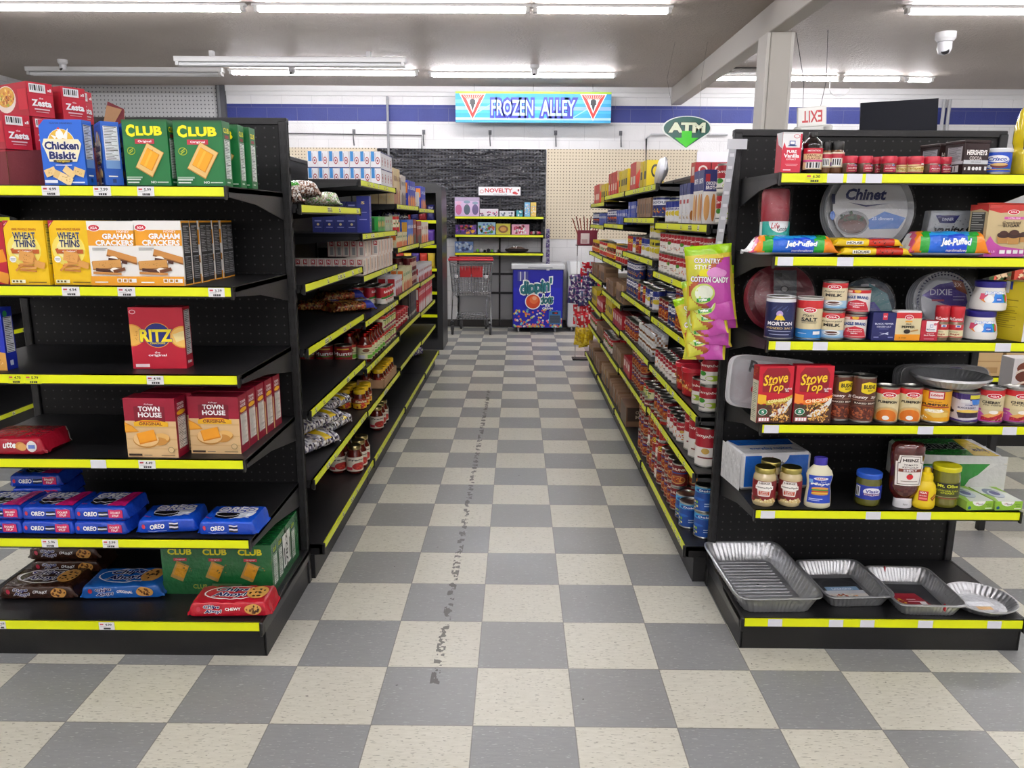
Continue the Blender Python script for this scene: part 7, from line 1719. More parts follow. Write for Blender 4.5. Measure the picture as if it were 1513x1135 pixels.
x, w, h = span(745, 782, 374, 362, 10.36)
mb = MB(); mb.lathe([(.10, 0), (.15, .02), (.16, .045), (.15, .05)], '#3a3230', PLASTIC, 24, sy=.55); o = mb.obj('snack_tray')
mb = MB(); mb.lathe([(.155, .05), (.13, .09), (.05, .105), (.001, .107)], '#ddd', WRAP, 24, sy=.55, cap=False); mb.obj('clear_lid', o)
mb = MB(); mb.lathe([(.001, .03), (.12, .05), (.06, .075), (.001, .08)], '#8a6a5a', CORR, 12, sy=.5); mb.obj('contents', o)
place(o, 'dark tray with a clear domed lid at the right of the lowest novelty shelf', 'tray', x, 10.46, nz[2]+.001)
# novelty sign
a, b = at(707, 276, 10.665), at(769, 289, 10.665); mb = MB(); mb.box(a.x, 10.66, b.z, b.x, 10.668, a.z, '#f2f2f4', CARD)
mb.face_art('E .08 .45 .05 .22 #d8a0a0 12;E .08 .45 .035 .14 #f2f2f4 12;T NOVELTY .48 .58 .66 .5 #c8343c b3;T FUN_FOR_ALL_AGES .52 .14 .32 .1 #333 b1;E .86 .3 .05 .16 #c8343c 12;E .9 .22 .04 .12 #c8343c 12;E .95 .62 .02 .16 #8a3a3a 8', a.x, b.x, b.z, a.z, 10.66, 'front')
tag(mb.obj('sign'), 'white sign reading novelty in red on the black wrapped wall', 'sign')

# hanging long sign
a, b = at(673, 134, 10.45), at(902, 181, 10.45)
mb = MB(); W_, H_ = b.x-a.x, a.z-b.z
mb.box(0, 0, 0, W_, .04, H_, '#2f9cc8', CARD, .003)
GLY = 'P #fff {0} .9 {1} .9 {2} .08;P #d8392c {3} .87 {4} .87 {2} .14;P #f4f6f8 {5} .76 {6} .76 {2} .3;'
def tri(cx):
    s_ = ''
    s_ += 'P #fff %g .93 %g .93 %g .06;P #cc2a20 %g .90 %g .90 %g .12;' % (cx-.085, cx+.085, cx, cx-.076, cx+.076, cx)
    for i in range(9):
        t = (i-4)/4; s_ += 'P #f4b8a8 %g .88 %g .88 %g .55;' % (cx+t*.06-.004, cx+t*.06+.004, cx)
    s_ += 'P #f6f8fa %g .76 %g .76 %g .30;' % (cx-.04, cx+.04, cx)
    s_ += 'E %g .68 .018 .085 #22252c;R %g .58 %g .64 #22252c;P #22252c %g .58 %g .58 %g .36;' % (cx, cx-.018, cx+.018, cx-.012, cx+.012, cx)
    return s_
mb.face_art('R 0 0 1 1 #27a2d6;R 0 .86 .0 1 #fff;R 0 .62 1 .74 #5cc0e4;R 0 .40 1 .52 #8fb4dc;R 0 .30 1 .38 #3cb4dc;R 0 .08 1 .16 #b4dcec;R 0 0 1 .05 #3aa8d8;R 0 .93 1 1 #a8d02a;L .2 .5 .2 .006 30 #9ae0f4;L .55 .4 .2 .006 -28 #9ae0f4;L .8 .3 .16 .006 30 #9ae0f4;T FROZEN .365 .48 .27 .52 #b8e2f2 b2 o#2a2cae:12;T ALLEY .66 .48 .22 .52 #b8e2f2 b2 o#2a2cae:12;'+tri(.11)+tri(.885), 0, W_, 0, H_, 0, 'front')
o = mb.obj('hanging_sign', None, (a.x, 10.43, b.z-.01)); tag(o, 'long blue hanging sign reading frozen alley with two red ice cream triangles', 'sign')
mb = MB()
for q in (.12, .5, .88):
    mb = MB(); mb.tube([(W_*q, .02, H_), (W_*q, .02, HC-(b.z-.01)-.002)], .0025, '#888', CHROME, 5); mb.obj('hanging_wire', o)
# ATM sign
a, b = at(979, 171, 8.0), at(1050, 222, 8.0); cxm, czm = (a.x+b.x)/2, (a.z+b.z)/2; W_, H_ = b.x-a.x, a.z-b.z
def outline(k):
    P = []
    for i in range(41):
        t = -PI*.14+(PI*1.28)*i/40
        P.append((.5+.5*k*math.cos(t), .64+.36*k*math.sin(t)))
    P.append((.5, .0+(1-k)*.9))
    return P
mb = MB(); P = outline(1); n = len(P)
mb.add([((x-.5)*W_, 0, (y-.5)*H_) for x, y in P]+[((x-.5)*W_, .012, (y-.5)*H_) for x, y in P], [tuple(range(n)), tuple(range(2*n-1, n-1, -1))]+[(i, n+i, n+(i+1) % n, (i+1) % n) for i in range(n)], '#f2f6f2', PLASTIC)
mb.f[-n-2] = tuple(reversed(mb.f[-n-2])); mb.f[-n-1] = tuple(reversed(mb.f[-n-1]))
Q = outline(.93)
mb.add([((x-.5)*W_, -.001, (y-.5)*H_) for x, y in Q], [tuple(range(n))], '#1f5c50', PLASTIC)
mb.face_art('T ATM .5 .66 .74 .30 #eef6d8 b6 o#12382f:5;P #3fdc1c .40 .56 .60 .56 .60 .36 .40 .36;P #3fdc1c .26 .36 .74 .36 .5 .08', -W_/2, W_/2, -H_/2, H_/2, -.0015, 'front', PLASTIC)
o = mb.obj('hanging_sign', None, (cxm, 8.0, czm)); tag(o, 'green oval ATM sign with a bright green down arrow hanging by wires', 'sign')
for x_ in (-.12, .12):
    mb = MB(); mb.tube([(x_, .006, H_*.3), (x_*1.4-.05, .006, (HC-czm)*.6), (x_*1.3, .006, HC-czm-.002)], .0012, '#777', CHROME, 5); mb.obj('hanging_wire', o)
# exit sign hung upside down, mirrored lettering
a = at(1200, 172, 7.4); mb = MB(); mb.box(-.13, 0, -.085, .13, .03, .085, '#ecebe4', PLASTIC, .003)
mb.face_art('R .04 .06 .96 .94 #f4f3ee;T EXIT .5 .5 .7 .6 #c2202a b2 r180', -.13, .13, -.085, .085, 0, 'front', PLASTIC)
o = mb.obj('exit_sign', None, a, (0, -.08, 0)); tag(o, 'white exit sign hanging upside down with red letters left of the television', 'sign')
mb = MB(); mb.box(-.15, 0, -.16, .15, .05, -.087, '#e2e2de', PLASTIC, .006); mb.obj('lamp_housing', o)
for s_ in (-1, 1):
    mb = MB(); mb.lathe([(.03, -.02), (.04, .02), (.02, .035)], '#dcdcd8', PLASTIC, 16, cx=s_*.14, cy=-.02); l = mb.obj('lamp_head', o); l.location = (0, 0, -.12)
    mb = MB(); mb.tube([(s_*.08, .015, .08), (s_*.10+.03, .015, .3), (s_*.14, .015, HC-a.z-.03)], .003, '#333', SHADE, 5); mb.obj('cable', o)
# television
TVY = 9.0
a, b, c, d = at(1272, 152, TVY+.1), at(1387, 145, TVY-.1), at(1384, 200, TVY-.1), at(1270, 200, TVY+.1)
mb = MB(); n_ = (b-a).cross(d-a).normalized()*.04
if n_.y < 0: n_ = -n_
mb.add([a, b, c, d, a+n_, b+n_, c+n_, d+n_], [(3, 2, 1, 0), (4, 5, 6, 7), (0, 1, 5, 4), (1, 2, 6, 5), (2, 3, 7, 6), (3, 0, 4, 7)], '#0b0e1a', finish('dark_screen', .45, spec=.12))
o = mb.obj('television'); tag(o, 'switched-off flat television tilted high up beyond the right shelving', 'television')
mb = MB(); m_ = (a+b)/2; mb.tube([m_+n_*.8+Vector((0, 0, -.2)), (m_.x+.1, YB-.01, m_.z-.2)], .02, '#303036', STEEL, 8); mb.obj('wall_arm', o)

# cameras on the ceiling
def seccam(x, y, z, lab, s_=1.0, face=-.5):
    mb = MB(); mb.lathe([(.052*s_, 0), (.052*s_, -.03*s_), (.04*s_, -.045*s_), (.001, -.046*s_)][::-1], '#e4e4e6', PLASTIC, 20); o = mb.obj('security_camera', None, (x, y, z-.001))
    mb = MB(); mb.lathe([(.001, -.115*s_), (.028*s_, -.105*s_), (.038*s_, -.08*s_), (.036*s_, -.05*s_), (.02*s_, -.04*s_)], '#d8d8dc', PLASTIC, 20); mb.obj('camera_ball', o)
    mb = MB(); mb.lathe([(.001, -.008), (.02*s_, -.006), (.02*s_, .004), (.001, .005)], '#15151a', GLASSY, 16); l = mb.obj('camera_lens', o); l.location = (face*.02, -.026*s_, -.098*s_); l.rotation_euler = (1.0, 0, face)
    tag(o, lab, 'camera'); return o
cq = onz(92, 88, HC); seccam(cq.x, cq.y, HC, 'small white ceiling camera above the red cracker boxes at left')
cq = onz(431, 94, HC); seccam(cq.x, cq.y, HC, 'small white ceiling camera below the unlit fixture')
cq = onz(790, 96, HC); seccam(cq.x, cq.y, HC, 'small white ceiling camera above the long blue sign')
cq = onz(1398, 48, HC); seccam(cq.x, cq.y, HC, 'large white ceiling camera near the top right corner', 1.7, -.6)
cq = onz(1243, 108, HC); mb = MB(); mb.lathe([(.001, -.1), (.03, -.09), (.045, -.05), (.03, -.02), (.05, -.01), (.05, 0)], '#d8d4d0', PLASTIC, 18); o = mb.obj('ceiling_sensor', None, (cq.x, cq.y, HC-.001)); tag(o, 'white round ceiling sensor with a looped white cable right of the column', 'sensor')
mb = MB(); mb.tube([(.05*math.cos(t)*2.4, 0, -.16-.10*math.sin(t)) for t in [PI*i/10 for i in range(11)]]+[(-.12, 0, -.03)], .006, '#f0f0f0', PLASTIC, 6); mb.obj('cable', o)
# vents
for px_, py_, lb in ((95, 104, 'dark ceiling vent above the red cracker boxes'), (1108, 104, 'dark ceiling vent between the beam and the column')):
    cq = onz(px_, py_, HC); mb = MB(); mb.box(-.3, -.2, -.012, .3, .2, -.0, '#4a4642', MATTE)
    for i in range(6):
        mb.box(-.27, -.17+i*.06, -.02, .27, -.15+i*.06, -.012, '#8a857e', MATTE)
    tag(mb.obj('ceiling_vent', None, (cq.x, cq.y, HC-.001)), lb, 'vent')
# conduits, brackets and hooks
mb = MB(); x_ = at(573, 180, 10.66).x; mb.tube([(x_, 10.66, HC-.13), (x_, 10.66, 1.3)], .016, '#8f9095', STEEL, 8); tag(mb.obj('conduit'), 'grey vertical conduit on the back wall left of the long blue sign', 'pipe')
mb = MB(); p = [at(955, 240, 10.68), at(955, 205, 10.68), at(962, 199, 10.68), at(1075, 199, 10.68)]; mb.tube([(p[0].x, 10.68, 1.9)]+p[1:], .013, '#b5b7bc', STEEL, 8); tag(mb.obj('conduit'), 'thin grey bent conduit on the back wall behind the ATM sign', 'pipe')
for k, px_ in enumerate((1393, 1401)):
    mb = MB(); x_ = at(px_, 170, 10.66).x; mb.tube([(x_, 10.66, HC-.13), (x_, 10.66, 1.2)], .022, '#b4b5b9', STEEL, 8); tag(mb.obj('conduit'), 'grey vertical conduit on the back wall right of the television, %s one' % ('left', 'right')[k], 'pipe')
mb = MB(); pa, pb = at(425, 197, 10.69), at(623, 200, 10.69); mb.tube([(pa.x, 10.69, 2.38), (pa.x, 10.69, pa.z), (pb.x, 10.69, pb.z), (pb.x, 10.69, 2.38)], .007, '#3a3a3e', STEEL, 6); tag(mb.obj('wall_wire'), 'thin dark wire frame on the back wall above the pegboard', 'wire frame')
hk = None
for k, px_ in enumerate((523, 626, 724, 821, 917)):
    x_ = at(px_, 205, 10.7).x
    if hk is None:
        mb = MB(); mb.tube([(0, .02, .1), (0, -.03, .09), (0, -.04, .0), (.006, -.03, -.09)], .009, '#5a5b60', STEEL, 6); mb.box(-.02, .01, .06, .02, .02, .12, '#6a6b70', STEEL); hk = mb.obj('wall_hook', None, (x_, 10.70, 2.5)); tag(hk, 'dark metal hook high on the back wall, leftmost of the five', 'hook')
    else:
        dup(hk, (x_, 10.70, 2.5), 0, 'dark metal hook high on the back wall, %s of the five from the left' % ('', 'second', 'third', 'fourth', 'fifth')[k])
a, b = at(1030, 224, 10.7), at(1064, 246, 10.7); mb = MB(); mb.box(a.x, 10.69, 2.0, b.x+.1, 10.70, a.z, '#eceaf2', CARD); tag(mb.obj('paper_sheet'), 'plain white sheet on the wall right of the beige pegboard', 'poster')

# ---- shopping cart ---------------------------------------------------------
cr = empty('shopping_cart', (-.585, 9.95, 0)); tag(cr, 'chrome shopping cart with a red handle in front of the novelty rack', 'shopping cart')
w0, w1, zt, zb = .275, .235, .93, .50
def wires(P, name, rr=.003, col='#b9bbc0', n=5):
    mb = MB()
    for q in P:
        mb.tube(q, rr, col, CHROME, n)
    return mb.obj(name, cr)
# basket: top front edge y=-.0 (near, wide) to y=.75 (far, narrow)
P = []
for i in range(15):
    t = i/14; P.append([(-w0+2*w0*t, 0, zt-.02), (-w1+2*w1*t, .06, zb)])
for i in range(13):
    t = i/12; P.append([(-.2+.4*t, .62, zt-.08), (-.18+.36*t, .56, zb+.03)]); P.append([(-w1+2*w1*t, .06, zb), (-.18+.36*t, .56, zb+.03)])
for s_ in (-1, 1):
    for i in range(18):
        t = i/17; P.append([(s_*(w0+(.2-w0)*t), .62*t, zt-.02-.06*t), (s_*(w1+(.18-w1)*t), .06+.5*t, zb+.03*t)])
for k in range(5):
    t = (k+.5)/5; zz = zb+(zt-zb-.02)*t; ww = w1+(w0-w1)*t; wf = .18+.02*t
    P.append([(-ww, .06*(1-t), zz), (ww, .06*(1-t), zz)]); P.append([(-ww, .06*(1-t), zz), (-wf, .56+.06*t, zz+.02-.05*t), (wf, .56+.06*t, zz+.02-.05*t), (ww, .06*(1-t), zz)])
for k in range(6):
    y = .1+.46*k/5; P.append([(-w1+(.055*k/5), y, zb+.005*k), (w1-(.055*k/5), y, zb+.005*k)])
wires(P, 'wire_basket', .0028)
wires([[(-w0, 0, zt), (-.2, .62, zt-.07), (.2, .62, zt-.07), (w0, 0, zt)], [(-w0, 0, zt), (w0, 0, zt)]], 'basket_rim', .006, '#c9cbd0')
mb = MB(); mb.tube([(-w0-.01, -.07, .965), (w0+.01, -.07, .965)], .016, '#c8283a', PLASTIC, 10); mb.obj('handle', cr)
mb = MB(); mb.tube([(-w0+.0, -.02, .99), (w0, -.02, .99)], .01, '#b8242f', PLASTIC, 8); mb.obj('handle_cap', cr)
for s_ in (-1, 1):
    mb = MB(); mb.tube([(s_*(w0-.0), -.07, .965), (s_*w0, .03, zt), (s_*(w1+.01), .06, .55), (s_*(w1+.01), .0, .45), (s_*(w1+.02), -.02, .16), (s_*(w1+.02), -.02, .12)], .011, '#b8babf', CHROME, 8); mb.obj('frame_leg', cr)
    mb = MB(); mb.tube([(s_*(w1-.02), .12, .50), (s_*(w1-.05), .2, .45), (s_*(w1-.045), .1, .2), (s_*(w1-.03), .4, .19)], .009, '#c3c5ca', CHROME, 8); mb.obj('frame_strut', cr)
P = []
for i in range(11):
    t = i/10; P.append([(-.2+.4*t, .0, .20), (-.16+.32*t, .6, .22)])
for k in range(5):
    P.append([(-.21, .0+.15*k, .20+.005*k), (.21, .0+.15*k, .20+.005*k)])
wires(P, 'lower_rack', .004, '#9a9ca0')
mb = MB(); mb.box(-.145, .01, .74, -.005, .018, .88, '#c82a32', PLASTIC, .004); mb.box(.005, .01, .74, .145, .018, .88, '#c82a32', PLASTIC, .004); mb.box(-.005, .01, .78, .005, .016, .86, '#b8222c', PLASTIC)
mb.obj('child_seat_flap', cr)
mb = MB(); P_s = [[(-.2+.4*i/10, .02, .74), (-.2+.4*i/10, .17, .66)] for i in range(11)]
wires(P_s+[[(-.22, .02, .74), (.22, .02, .74)], [(-.22, .17, .66), (.22, .17, .66)]], 'child_seat_rack', .003)
for s_ in (-1, 1):
    mb = MB(); mb.lathe([(.02, 0), (.024, .02), (.02, .04)], '#e8e8ea', PLASTIC, 12, cx=s_*.19, cy=.0); l = mb.obj('seat_hinge', cr); l.location = (0, 0, .73)
for (x_, y_) in ((-.245, -.02), (.245, -.02), (-.17, .52), (.17, .52)):
    mb = MB(); mb.lathe([(.02, -.013), (.062, -.013), (.064, -.008), (.064, .008), (.062, .013), (.02, .013)], '#3a3a3c', SHADE, 22)
    mb.lathe([(.001, -.015), (.02, -.014), (.02, .014), (.001, .015)], '#8a8c90', CHROME, 12)
    l = mb.obj('caster_wheel', cr); l.location = (x_, y_, .0645); l.rotation_euler = (0, PI/2, 0)
    mb = MB(); mb.box(x_-.022, y_-.03, .06, x_-.018, y_+.02, .16, '#8a8c90', CHROME); mb.box(x_+.018, y_-.03, .06, x_+.022, y_+.02, .16, '#8a8c90', CHROME); mb.box(x_-.022, y_-.03, .155, x_+.022, y_+.02, .18, '#8a8c90', CHROME); mb.obj('caster_fork', cr)

# ---- ice cream freezer ------------------------------------------------------
fa, fb = at(757, 485, 10.2), at(831, 485, 10.2); FW = fb.x-fa.x
FR = [8, .78]
mb = MB(); mb.box(0, 0, .06, FW, .45, .83, '#111a6c', MATTE, .006); mb.box(.012, -.004, .07, FW-.012, 0.0, .82, '#1c22b4', CARD)
rf = random.Random(4); sc = []
for i in range(150):
    xx = rf.random(); yy = (rf.random()**2.2)*.30
    sc.append('E %g %g .022 .018 %s 10' % (xx, yy+.015, rf.choice(['#e86a5a', '#f0c84a', '#e8e8f0', '#6ac8d8', '#f09a4a', '#e87a9a', '#f4d89a', '#d8503a', '#a8d86a'])))
art = ('R 0 0 1 1 #1a20c0;R 0 .7 1 1 #171cae;'+';'.join(sc)+';R .08 .82 .30 .98 #3a3c9a;'+';'.join('R %g .82 %g .98 %s' % (.08+.044*i, .08+.044*i+.03, '#c8ccd8' if i in (1, 3) else '#4a4c9a') for i in range(5))+
       ';T dippin\' .47 .70 .68 .30 #1c6e78 b5 s.15 r7 o#fff:8;T dots .68 .50 .28 .17 #1c6e78 b4 s.25 r3 o#fff:8;E .40 .46 .165 .14 #fff 30;E .40 .46 .145 .122 #d8481e 30;E .42 .49 .09 .07 #e8703c 24;E .43 .52 .045 .035 #f6b08a 16;T ICE .70 .385 .1 .035 #fff b4;T CREAM .70 .34 .22 .035 #fff b4'
       ';R .73 .06 .98 .30 #2f74b8;R .75 .08 .96 .22 #4a5a70;R .80 .24 .92 .28 #1a1a24;R .85 .25 .9 .27 #d82a2a;'+';'.join('R .75 %g .96 %g #2f3a48' % (.085+.016*i, .092+.016*i) for i in range(8)))
mb.face_art(art, .014, FW-.014, .072, .818, -.004, 'front')
fz = mb.obj('chest_freezer', None, (fa.x, 10.18, 0)); tag(fz, 'blue chest freezer printed with colourful ice cream dots under a white lid', 'freezer')
mb = MB(); mb.box(-.02, -.03, .83, FW+.015, .46, .90, '#dfe2e6', PLASTIC, .012); mb.box(FW*.3, -.037, .85, FW*.78, -.03, .862, '#9aa0a8', PLASTIC); mb.box(FW*.66, -.036, .82, FW*.72, -.028, .85, '#e8e8ee', PLASTIC, .003); mb.obj('lid', fz)
for x_ in (.08, FW-.1):
    mb = MB(); mb.lathe([(.008, -.01), (.026, -.01), (.026, .01), (.008, .01)], '#8a8a8e', SHADE, 14); l = mb.obj('caster', fz); l.location = (x_, .03, .0265); l.rotation_euler = (0, PI/2, 0)
    mb = MB(); mb.box(x_-.012, .015, .03, x_+.012, .05, .065, '#9a9a9e', CHROME); mb.obj('caster_plate', fz)
a = at(836, 478, 10.3)
mb = MB(); mb.box(0, 0, .06, .52, .38, .74, '#d8dade', PLASTIC, .01); mb.face_art('R .12 .03 .45 .36 #c81c2c;R .12 .62 .9 .96 #c81c2c;R .12 .38 .8 .6 #e8e8ec;T your .5 .53 .5 .14 #c81c2c b3;T chill .6 .40 .4 .12 #c81c2c b3;E .3 .8 .16 .1 #f0f0f2;R .5 .1 .9 .34 #c81c2c', .02, .5, .08, .72, 0, 'front', PLASTIC)
f2 = mb.obj('ice_cream_freezer', None, (a.x+.02, 10.3, 0)); tag(f2, 'smaller white and red freezer half hidden behind the hanging bags', 'freezer')
mb = MB(); mb.add([(0, 0, .745), (.52, 0, .745), (.52, .36, .92), (0, .36, .92), (0, 0, .70), (.52, 0, .70), (.52, .36, .74), (0, .36, .74)], [(0, 1, 2, 3), (0, 4, 5, 1), (3, 2, 6, 7), (0, 3, 7, 4), (1, 5, 6, 2)], '#b8bcc2', PLASTIC)
mb.add([(.04, .03, .765), (.48, .03, .765), (.48, .33, .911), (.04, .33, .911)], [(0, 1, 2, 3)], '#e8ecf0', GLASSY); mb.obj('sloped_lid', f2)
for x_ in (.06, .44):
    mb = MB(); mb.lathe([(.008, -.01), (.026, -.01), (.026, .01), (.008, .01)], '#8a8a8e', SHADE, 14); l = mb.obj('caster', f2); l.location = (x_, .03, .0265); l.rotation_euler = (0, PI/2, 0)
    mb = MB(); mb.box(x_-.012, .015, .03, x_+.012, .05, .065, '#9a9a9e', CHROME); mb.obj('caster_plate', f2)

# ---- black cooler frame at the far left end --------------------------------
c0 = at(655, 510, 8.75); XR_ = c0.x; CWd = .62
ck = empty('display_cooler', (XR_-CWd/2, 8.75, 0)); tag(ck, 'tall black plastic merchandiser with rounded corners at the far end of the left shelving', 'merchandiser')
mb = MB(); h_ = 1.85; w_ = CWd/2
P = [(-w_, 0), (-w_, h_-.08)]+[(-w_+.08-.08*math.cos(t), h_-.08+.08*math.sin(t)) for t in (PI/8, PI/4, PI*3/8, PI/2)]+[(w_-.08+.08*math.sin(t), h_-.08+.08*math.cos(t)) for t in (0, PI/8, PI/4, PI*3/8)]+[(w_, h_-.08), (w_, 0)]
Qi = [(x*.80, min(max(z, .12), h_-.10)) for x, z in P]
n = len(P); pts = [(x, 0, z) for x, z in P]+[(x, 0, z) for x, z in Qi]+[(x, .6, z) for x, z in P]+[(x, .5, z) for x, z in Qi]
F = [(i, i+1, n+i+1, n+i) for i in range(n-1)]+[(0, n, 2*n-1, n-1)]+[(i, 2*n+i, 2*n+i+1, i+1) for i in range(n-1)]+[(n+i, n+i+1, 3*n+i+1, 3*n+i) for i in range(n-1)]+[tuple(2*n+i for i in range(n))[::-1]]
mb.add(pts, F, '#26272b', PLASTIC); mb.add([(x, .5, z) for x, z in Qi], [tuple(range(n))], '#0c0c0e', MATTE); mb.obj('cabinet', ck)
for z in (.4, .66, .92, 1.18, 1.45):
    mb = MB(); mb.box(-w_*.79, .03, z-.015, w_*.79, .49, z, '#1a1a1c', STEEL); mb.box(-w_*.79, .022, z-.03, w_*.79, .03, z+.004, YEL, RAILM); mb.obj('shelf', ck)
for i, (z, cs) in enumerate(((1.18, ['#e8702a', '#5a3a9a', '#e8c81c']), (.92, ['#c83a2a', '#e8c840', '#4a3a8a']), (1.45, ['#2a2a60', '#8a2a30']))):
    for j in range(5):
        o = pillow('snack_bag', .085, .17, .04, (lambda u, v, c=cs[j % len(cs)]: c), seed=j, nu=8, nv=10); place(o, 'small snack bag inside the black merchandiser at the far left', 'snack bag', XR_-CWd/2-.18+.09*j, 8.75+.09, z+.001, 0, 'snack bags in the merchandiser')

# ---- charcoal/jerky basket and hanging bags at the far right end ------------
hx = .66
mb = MB(); mb.box(-.1, -.06, 0, .1, .06, .15, '#8a2a3c', CARD, .003); mb.face_art('R 0 0 1 1 #7c2038;R .15 .1 .6 .8 #e8dcd8;R .2 .15 .5 .4 #c8a8a8', -.1, .1, 0, .15, -.06, 'front')
bq = at(867, 362, 8.15)
o = mb.obj('jerky_box', None, (bq.x, 8.15, bq.z)); tag(o, 'dark red counter box holding long meat sticks at the far end of the right shelving', 'display box')
for i in range(9):
    mb = MB(); a_ = (i-4)*.022; mb.tube([(bq.x+(i-4)*.017, 8.15+.02*(i % 3-1), bq.z+.02), (bq.x+(i-4)*.017+a_, 8.15+.02*(i % 3-1), bq.z+.27+.02*(i % 2))], .006, '#6a241c' if i % 2 else '#8a3a24', FOILBAG, 6); tag(mb.obj('meat_stick'), 'long dark red meat stick standing in the counter box', 'meat stick', 'meat sticks in the counter box')
st = empty('wire_stand', (bq.x, 8.2, 0)); tag(st, 'thin white wire stand carrying the meat stick box and hanging snack bags', 'stand')
for s_ in (-1, 1):
    mb = MB(); mb.tube([(s_*.09, .02, 0), (s_*.09, .02, bq.z-.006)], .006, '#d0d0d4', CHROME, 6); mb.obj('wire_leg', st)
mb = MB(); mb.box(-.11, -.11, bq.z-.008, .11, .04, bq.z-.001, '#1c1c1e', STEEL); mb.obj('platform', st)
mb = MB(); mb.box(-.12, -.06, 0.0, .12, .10, .012, '#2a2a2c', STEEL); mb.obj('foot_plate', st)
def hb(name, px, py, Y, w, h, c, lab, k=0, g=None, rz=.2, txt=''):
    p = at(px, py, Y); o = pillow(name, w, h, .04, c, txt, seed=k, nu=10, nv=12, crink=.008); place(o, lab, 'snack bag', p.x, Y, p.z-h/2, (0, .1*math.sin(k*3), rz), g); return o
mixc_ = lambda *cs: (lambda u, v: cs[int(abs(math.sin(int(u*7)*12.9+int(v*9+u*2)*78.2))*997) % len(cs)])
hb('snack_bag', 868, 398, 8.0, .16, .15, mixc_('#b81c2c', '#d8d8dc', '#c02434'), 'red and white snack bag hanging highest below the meat stick box', 1)
for k, (px, py) in enumerate(((852, 418), (866, 420), (876, 412), (846, 436), (862, 440), (874, 436))):
    hb('snack_bag', px, py, 7.95-.03*k, .11, .17, mixc_('#4a2a6a', '#8a6a9a', '#2a3a6a', '#c8c8d4'), 'purple and navy snack bag hanging beside the far end of the right shelving', 10+k, 'purple snack bags on the hanging strips', .3*math.sin(k))
for k, (px, py) in enumerate(((855, 462), (866, 465), (874, 460), (860, 476), (871, 474))):
    hb('snack_bag', px, py, 7.9-.03*k, .11, .17, mixc_('#c81c2c', '#d82a3a', '#e8e0e0', '#a81424'), 'bright red snack bag hanging beside the far end of the right shelving', 20+k, 'red snack bags on the hanging strips', .3*math.sin(k))
for k, (px, py) in enumerate(((855, 497), (862, 500), (869, 497))):
    hb('snack_bag', px, py, 7.75-.03*k, .10, .18, mixc_('#d8b81c', '#b8982a', '#e8d040'), 'yellow snack bag hanging lowest at the far end of the right shelving', 30+k, 'yellow snack bags low on the strip', .3*math.sin(k))
mb = MB(); p1_, p2_ = at(853, 378, 8.0), at(846, 500, 8.0); mb.tube([p1_, (p1_.x-.0, 8.0, .3)], .004, '#d8d8dc', PLASTIC, 5); tag(mb.obj('clip_strip'), 'thin white strip holding snack bags at the far end of the right shelving', 'clip strip')
# novelty rack end strip
for k in range(4):
    p = at(806, 345+14*k, 10.3); o = pillow('toy_pack', .06, .12, .03, mixc_('#3a2a5a', '#8a8a9a', '#5a4a7a'), seed=50+k, nu=8, nv=8); place(o, 'purple grey toy pack hanging at the right end of the novelty rack', 'toy pack', p.x+.03, 10.28, p.z-.06, (0, 0, .5), 'toy packs on the rack end')

# ---- goods in the next aisles ------------------------------------------------
mb_ = cbx('granola_box', 'box', .14, .19, .06, '#6aa83a', 'R 0 0 1 1 #6aa83a;R .3 .1 .7 .9 #d8d0c0;S .5 .5 .15 .35 20 .04 #8a5a2a,#c89a5a', 'R 0 0 1 1 #6aa83a;R .1 .1 .8 .9 #cfc6b4;S .45 .5 .3 .3 24 .08 #8a5a2a,#c89a5a,#5a3a1c')
for k in range(4):
    loc = (-3.60, 4.3+.20*k, 1.0006)
    if k == 0: place(mb_, 'green granola box on the far left aisle shelf', 'box', *loc, PI/2, 'green boxes in the far left aisle'); del mb_['cat_']
    else: dup(mb_, loc, PI/2)
cb2 = cbx('small_carton', 'box', .1, .11, .06, '#a8a8ac', 'R .1 .1 .9 .9 #c8c8cc', 'R .1 .1 .9 .9 #b8b8bc')
for k in range(10):
    loc = (-3.58, 3.9+.14*k, 1.4706)
    if k == 0: place(cb2, 'grey carton on the top shelf of the far left aisle', 'box', *loc, PI/2, 'grey cartons in the far left aisle'); del cb2['cat_']
    else: dup(cb2, loc, PI/2)
p = onz(20, 606, .7006) if False else None
o = cbx('snack_carton', 'box', .06, .17, .05, '#b8a8a4', 'R 0 0 1 1 #b8a8a4', 'R 0 0 1 1 #c0b0ac;S .5 .55 .3 .3 12 .12 #8a6a60,#e0d8d4;R .1 .05 .9 .2 #7aa0b8'); place(o, 'single tall pale carton on the lower shelf of the far left aisle', 'box', -3.62, 4.62, .7006, PI/2); del o['cat_']
u_ = unit('gondola_shelving', 'black shelving beyond the right end unit, seen through its open side', (4.15, 5.55, 0), PI, 1.5, .5, 1.5, [1.06, .47], .55, .14, dirty=2, brk=.06)
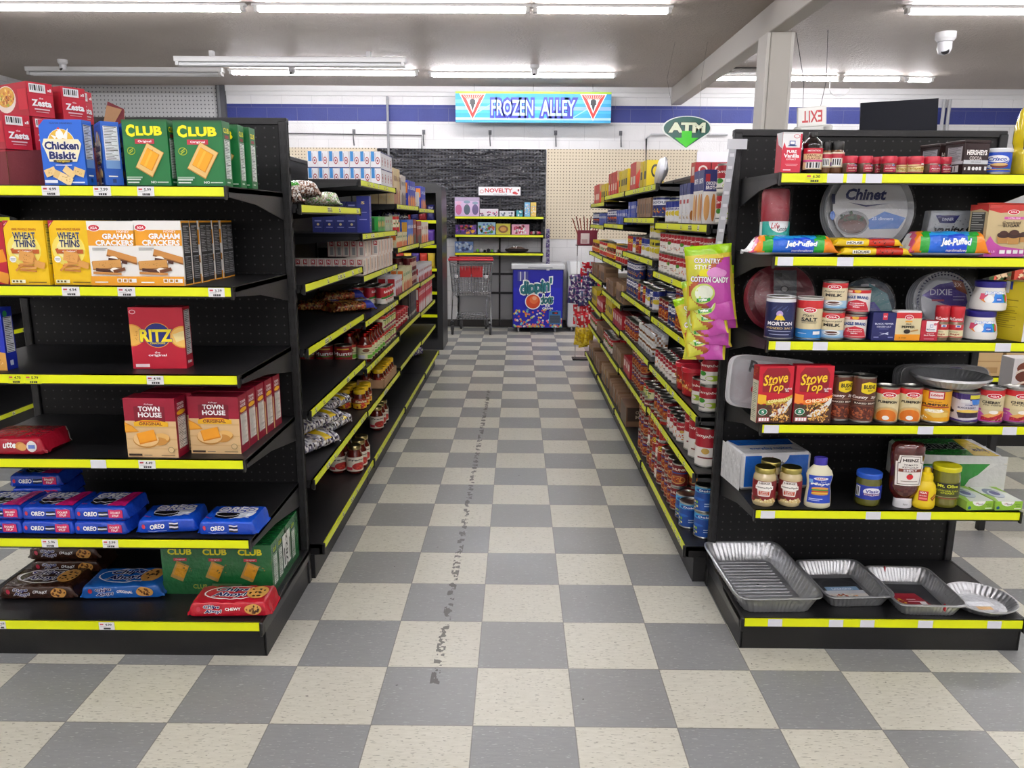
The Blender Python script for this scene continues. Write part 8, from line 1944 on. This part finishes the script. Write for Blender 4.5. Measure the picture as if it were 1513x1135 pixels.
for k, (x_, w_, c_, s_) in enumerate(((2.86, .22, '#c8743c', '#e8a04a,#8a3a1c,#f0d0a0'), (3.10, .22, '#6a4a2c', '#d85a4a,#e8c8a0,#3a5a2a'), (3.34, .22, '#c84a34', '#f0d8b0,#8a2a1c'))):
    o = carton('frozen_dinner_box', w_, .16, .1, c_, 'R 0 0 1 1 %s;S .5 .5 .46 .4 50 .06 %s;R .1 .05 .9 .15 #222' % (c_, s_)); place(o, 'picture-covered food box seen above the marshmallow jars, %s of three' % ('left', 'middle', 'right')[k], 'box', x_, 5.08, 1.061)
for k, (x_, z_, w_) in enumerate(((2.82, .471, .26), (3.10, .471, .26), (3.38, .471, .26), (2.95, .673, .26))):
    o = carton('cardboard_case', w_, .2, .22, '#c8a878', 'R 0 .48 1 .52 #b08c5c;R .6 .1 .9 .3 #a88454'); place(o, 'tan cardboard case seen beyond the canned pie filling, %s' % ('left', 'middle', 'right', 'upper one')[k], 'cardboard case', x_, 5.08, z_)
x, w, h = span(1493, 1545, 575, 515, 3.6)
o = carton('cookie_box', w, h*1.5, .1, '#e4e0e0', 'R 0 0 1 1 #e8e4e4;E .5 .84 .4 .12 #7a3a24;E .5 .76 .42 .08 #e8d8c8;E .5 .70 .42 .11 #6a3020;E .55 .56 .42 .08 #e8d8c8;E .55 .50 .42 .11 #7a3a24;P #c82a3a .02 .3 .16 .3 .16 .46'); pz = at(1515, 590, 3.6).z-h*.5
mb = MB(); mb.box(-.3, -.05, 0, .3, .25, .03, '#1c1c1e', STEEL); mb.box(-.28, -.03, -pz+.02, -.25, 0, 0, '#1c1c1e', STEEL); mb.box(.25, -.03, -pz+.02, .28, 0, 0, '#1c1c1e', STEEL); mb.box(-.28, .2, -pz+.02, -.25, .23, 0, '#1c1c1e', STEEL); mb.box(.25, .2, -pz+.02, .28, .23, 0, '#1c1c1e', STEEL)
tb = mb.obj('display_table', None, (x+.12, 3.6, pz-.03)); tag(tb, 'black metal display table at the right edge carrying the cookie box', 'table')
place(o, 'white box with chocolate cookie pictures at the right edge of the picture', 'cookie box', x, 3.6, pz+.001)

for o in list(D.objects):
    if 'cat_' in o:
        for c in list(o.children):
            D.objects.remove(c)
        D.objects.remove(o)
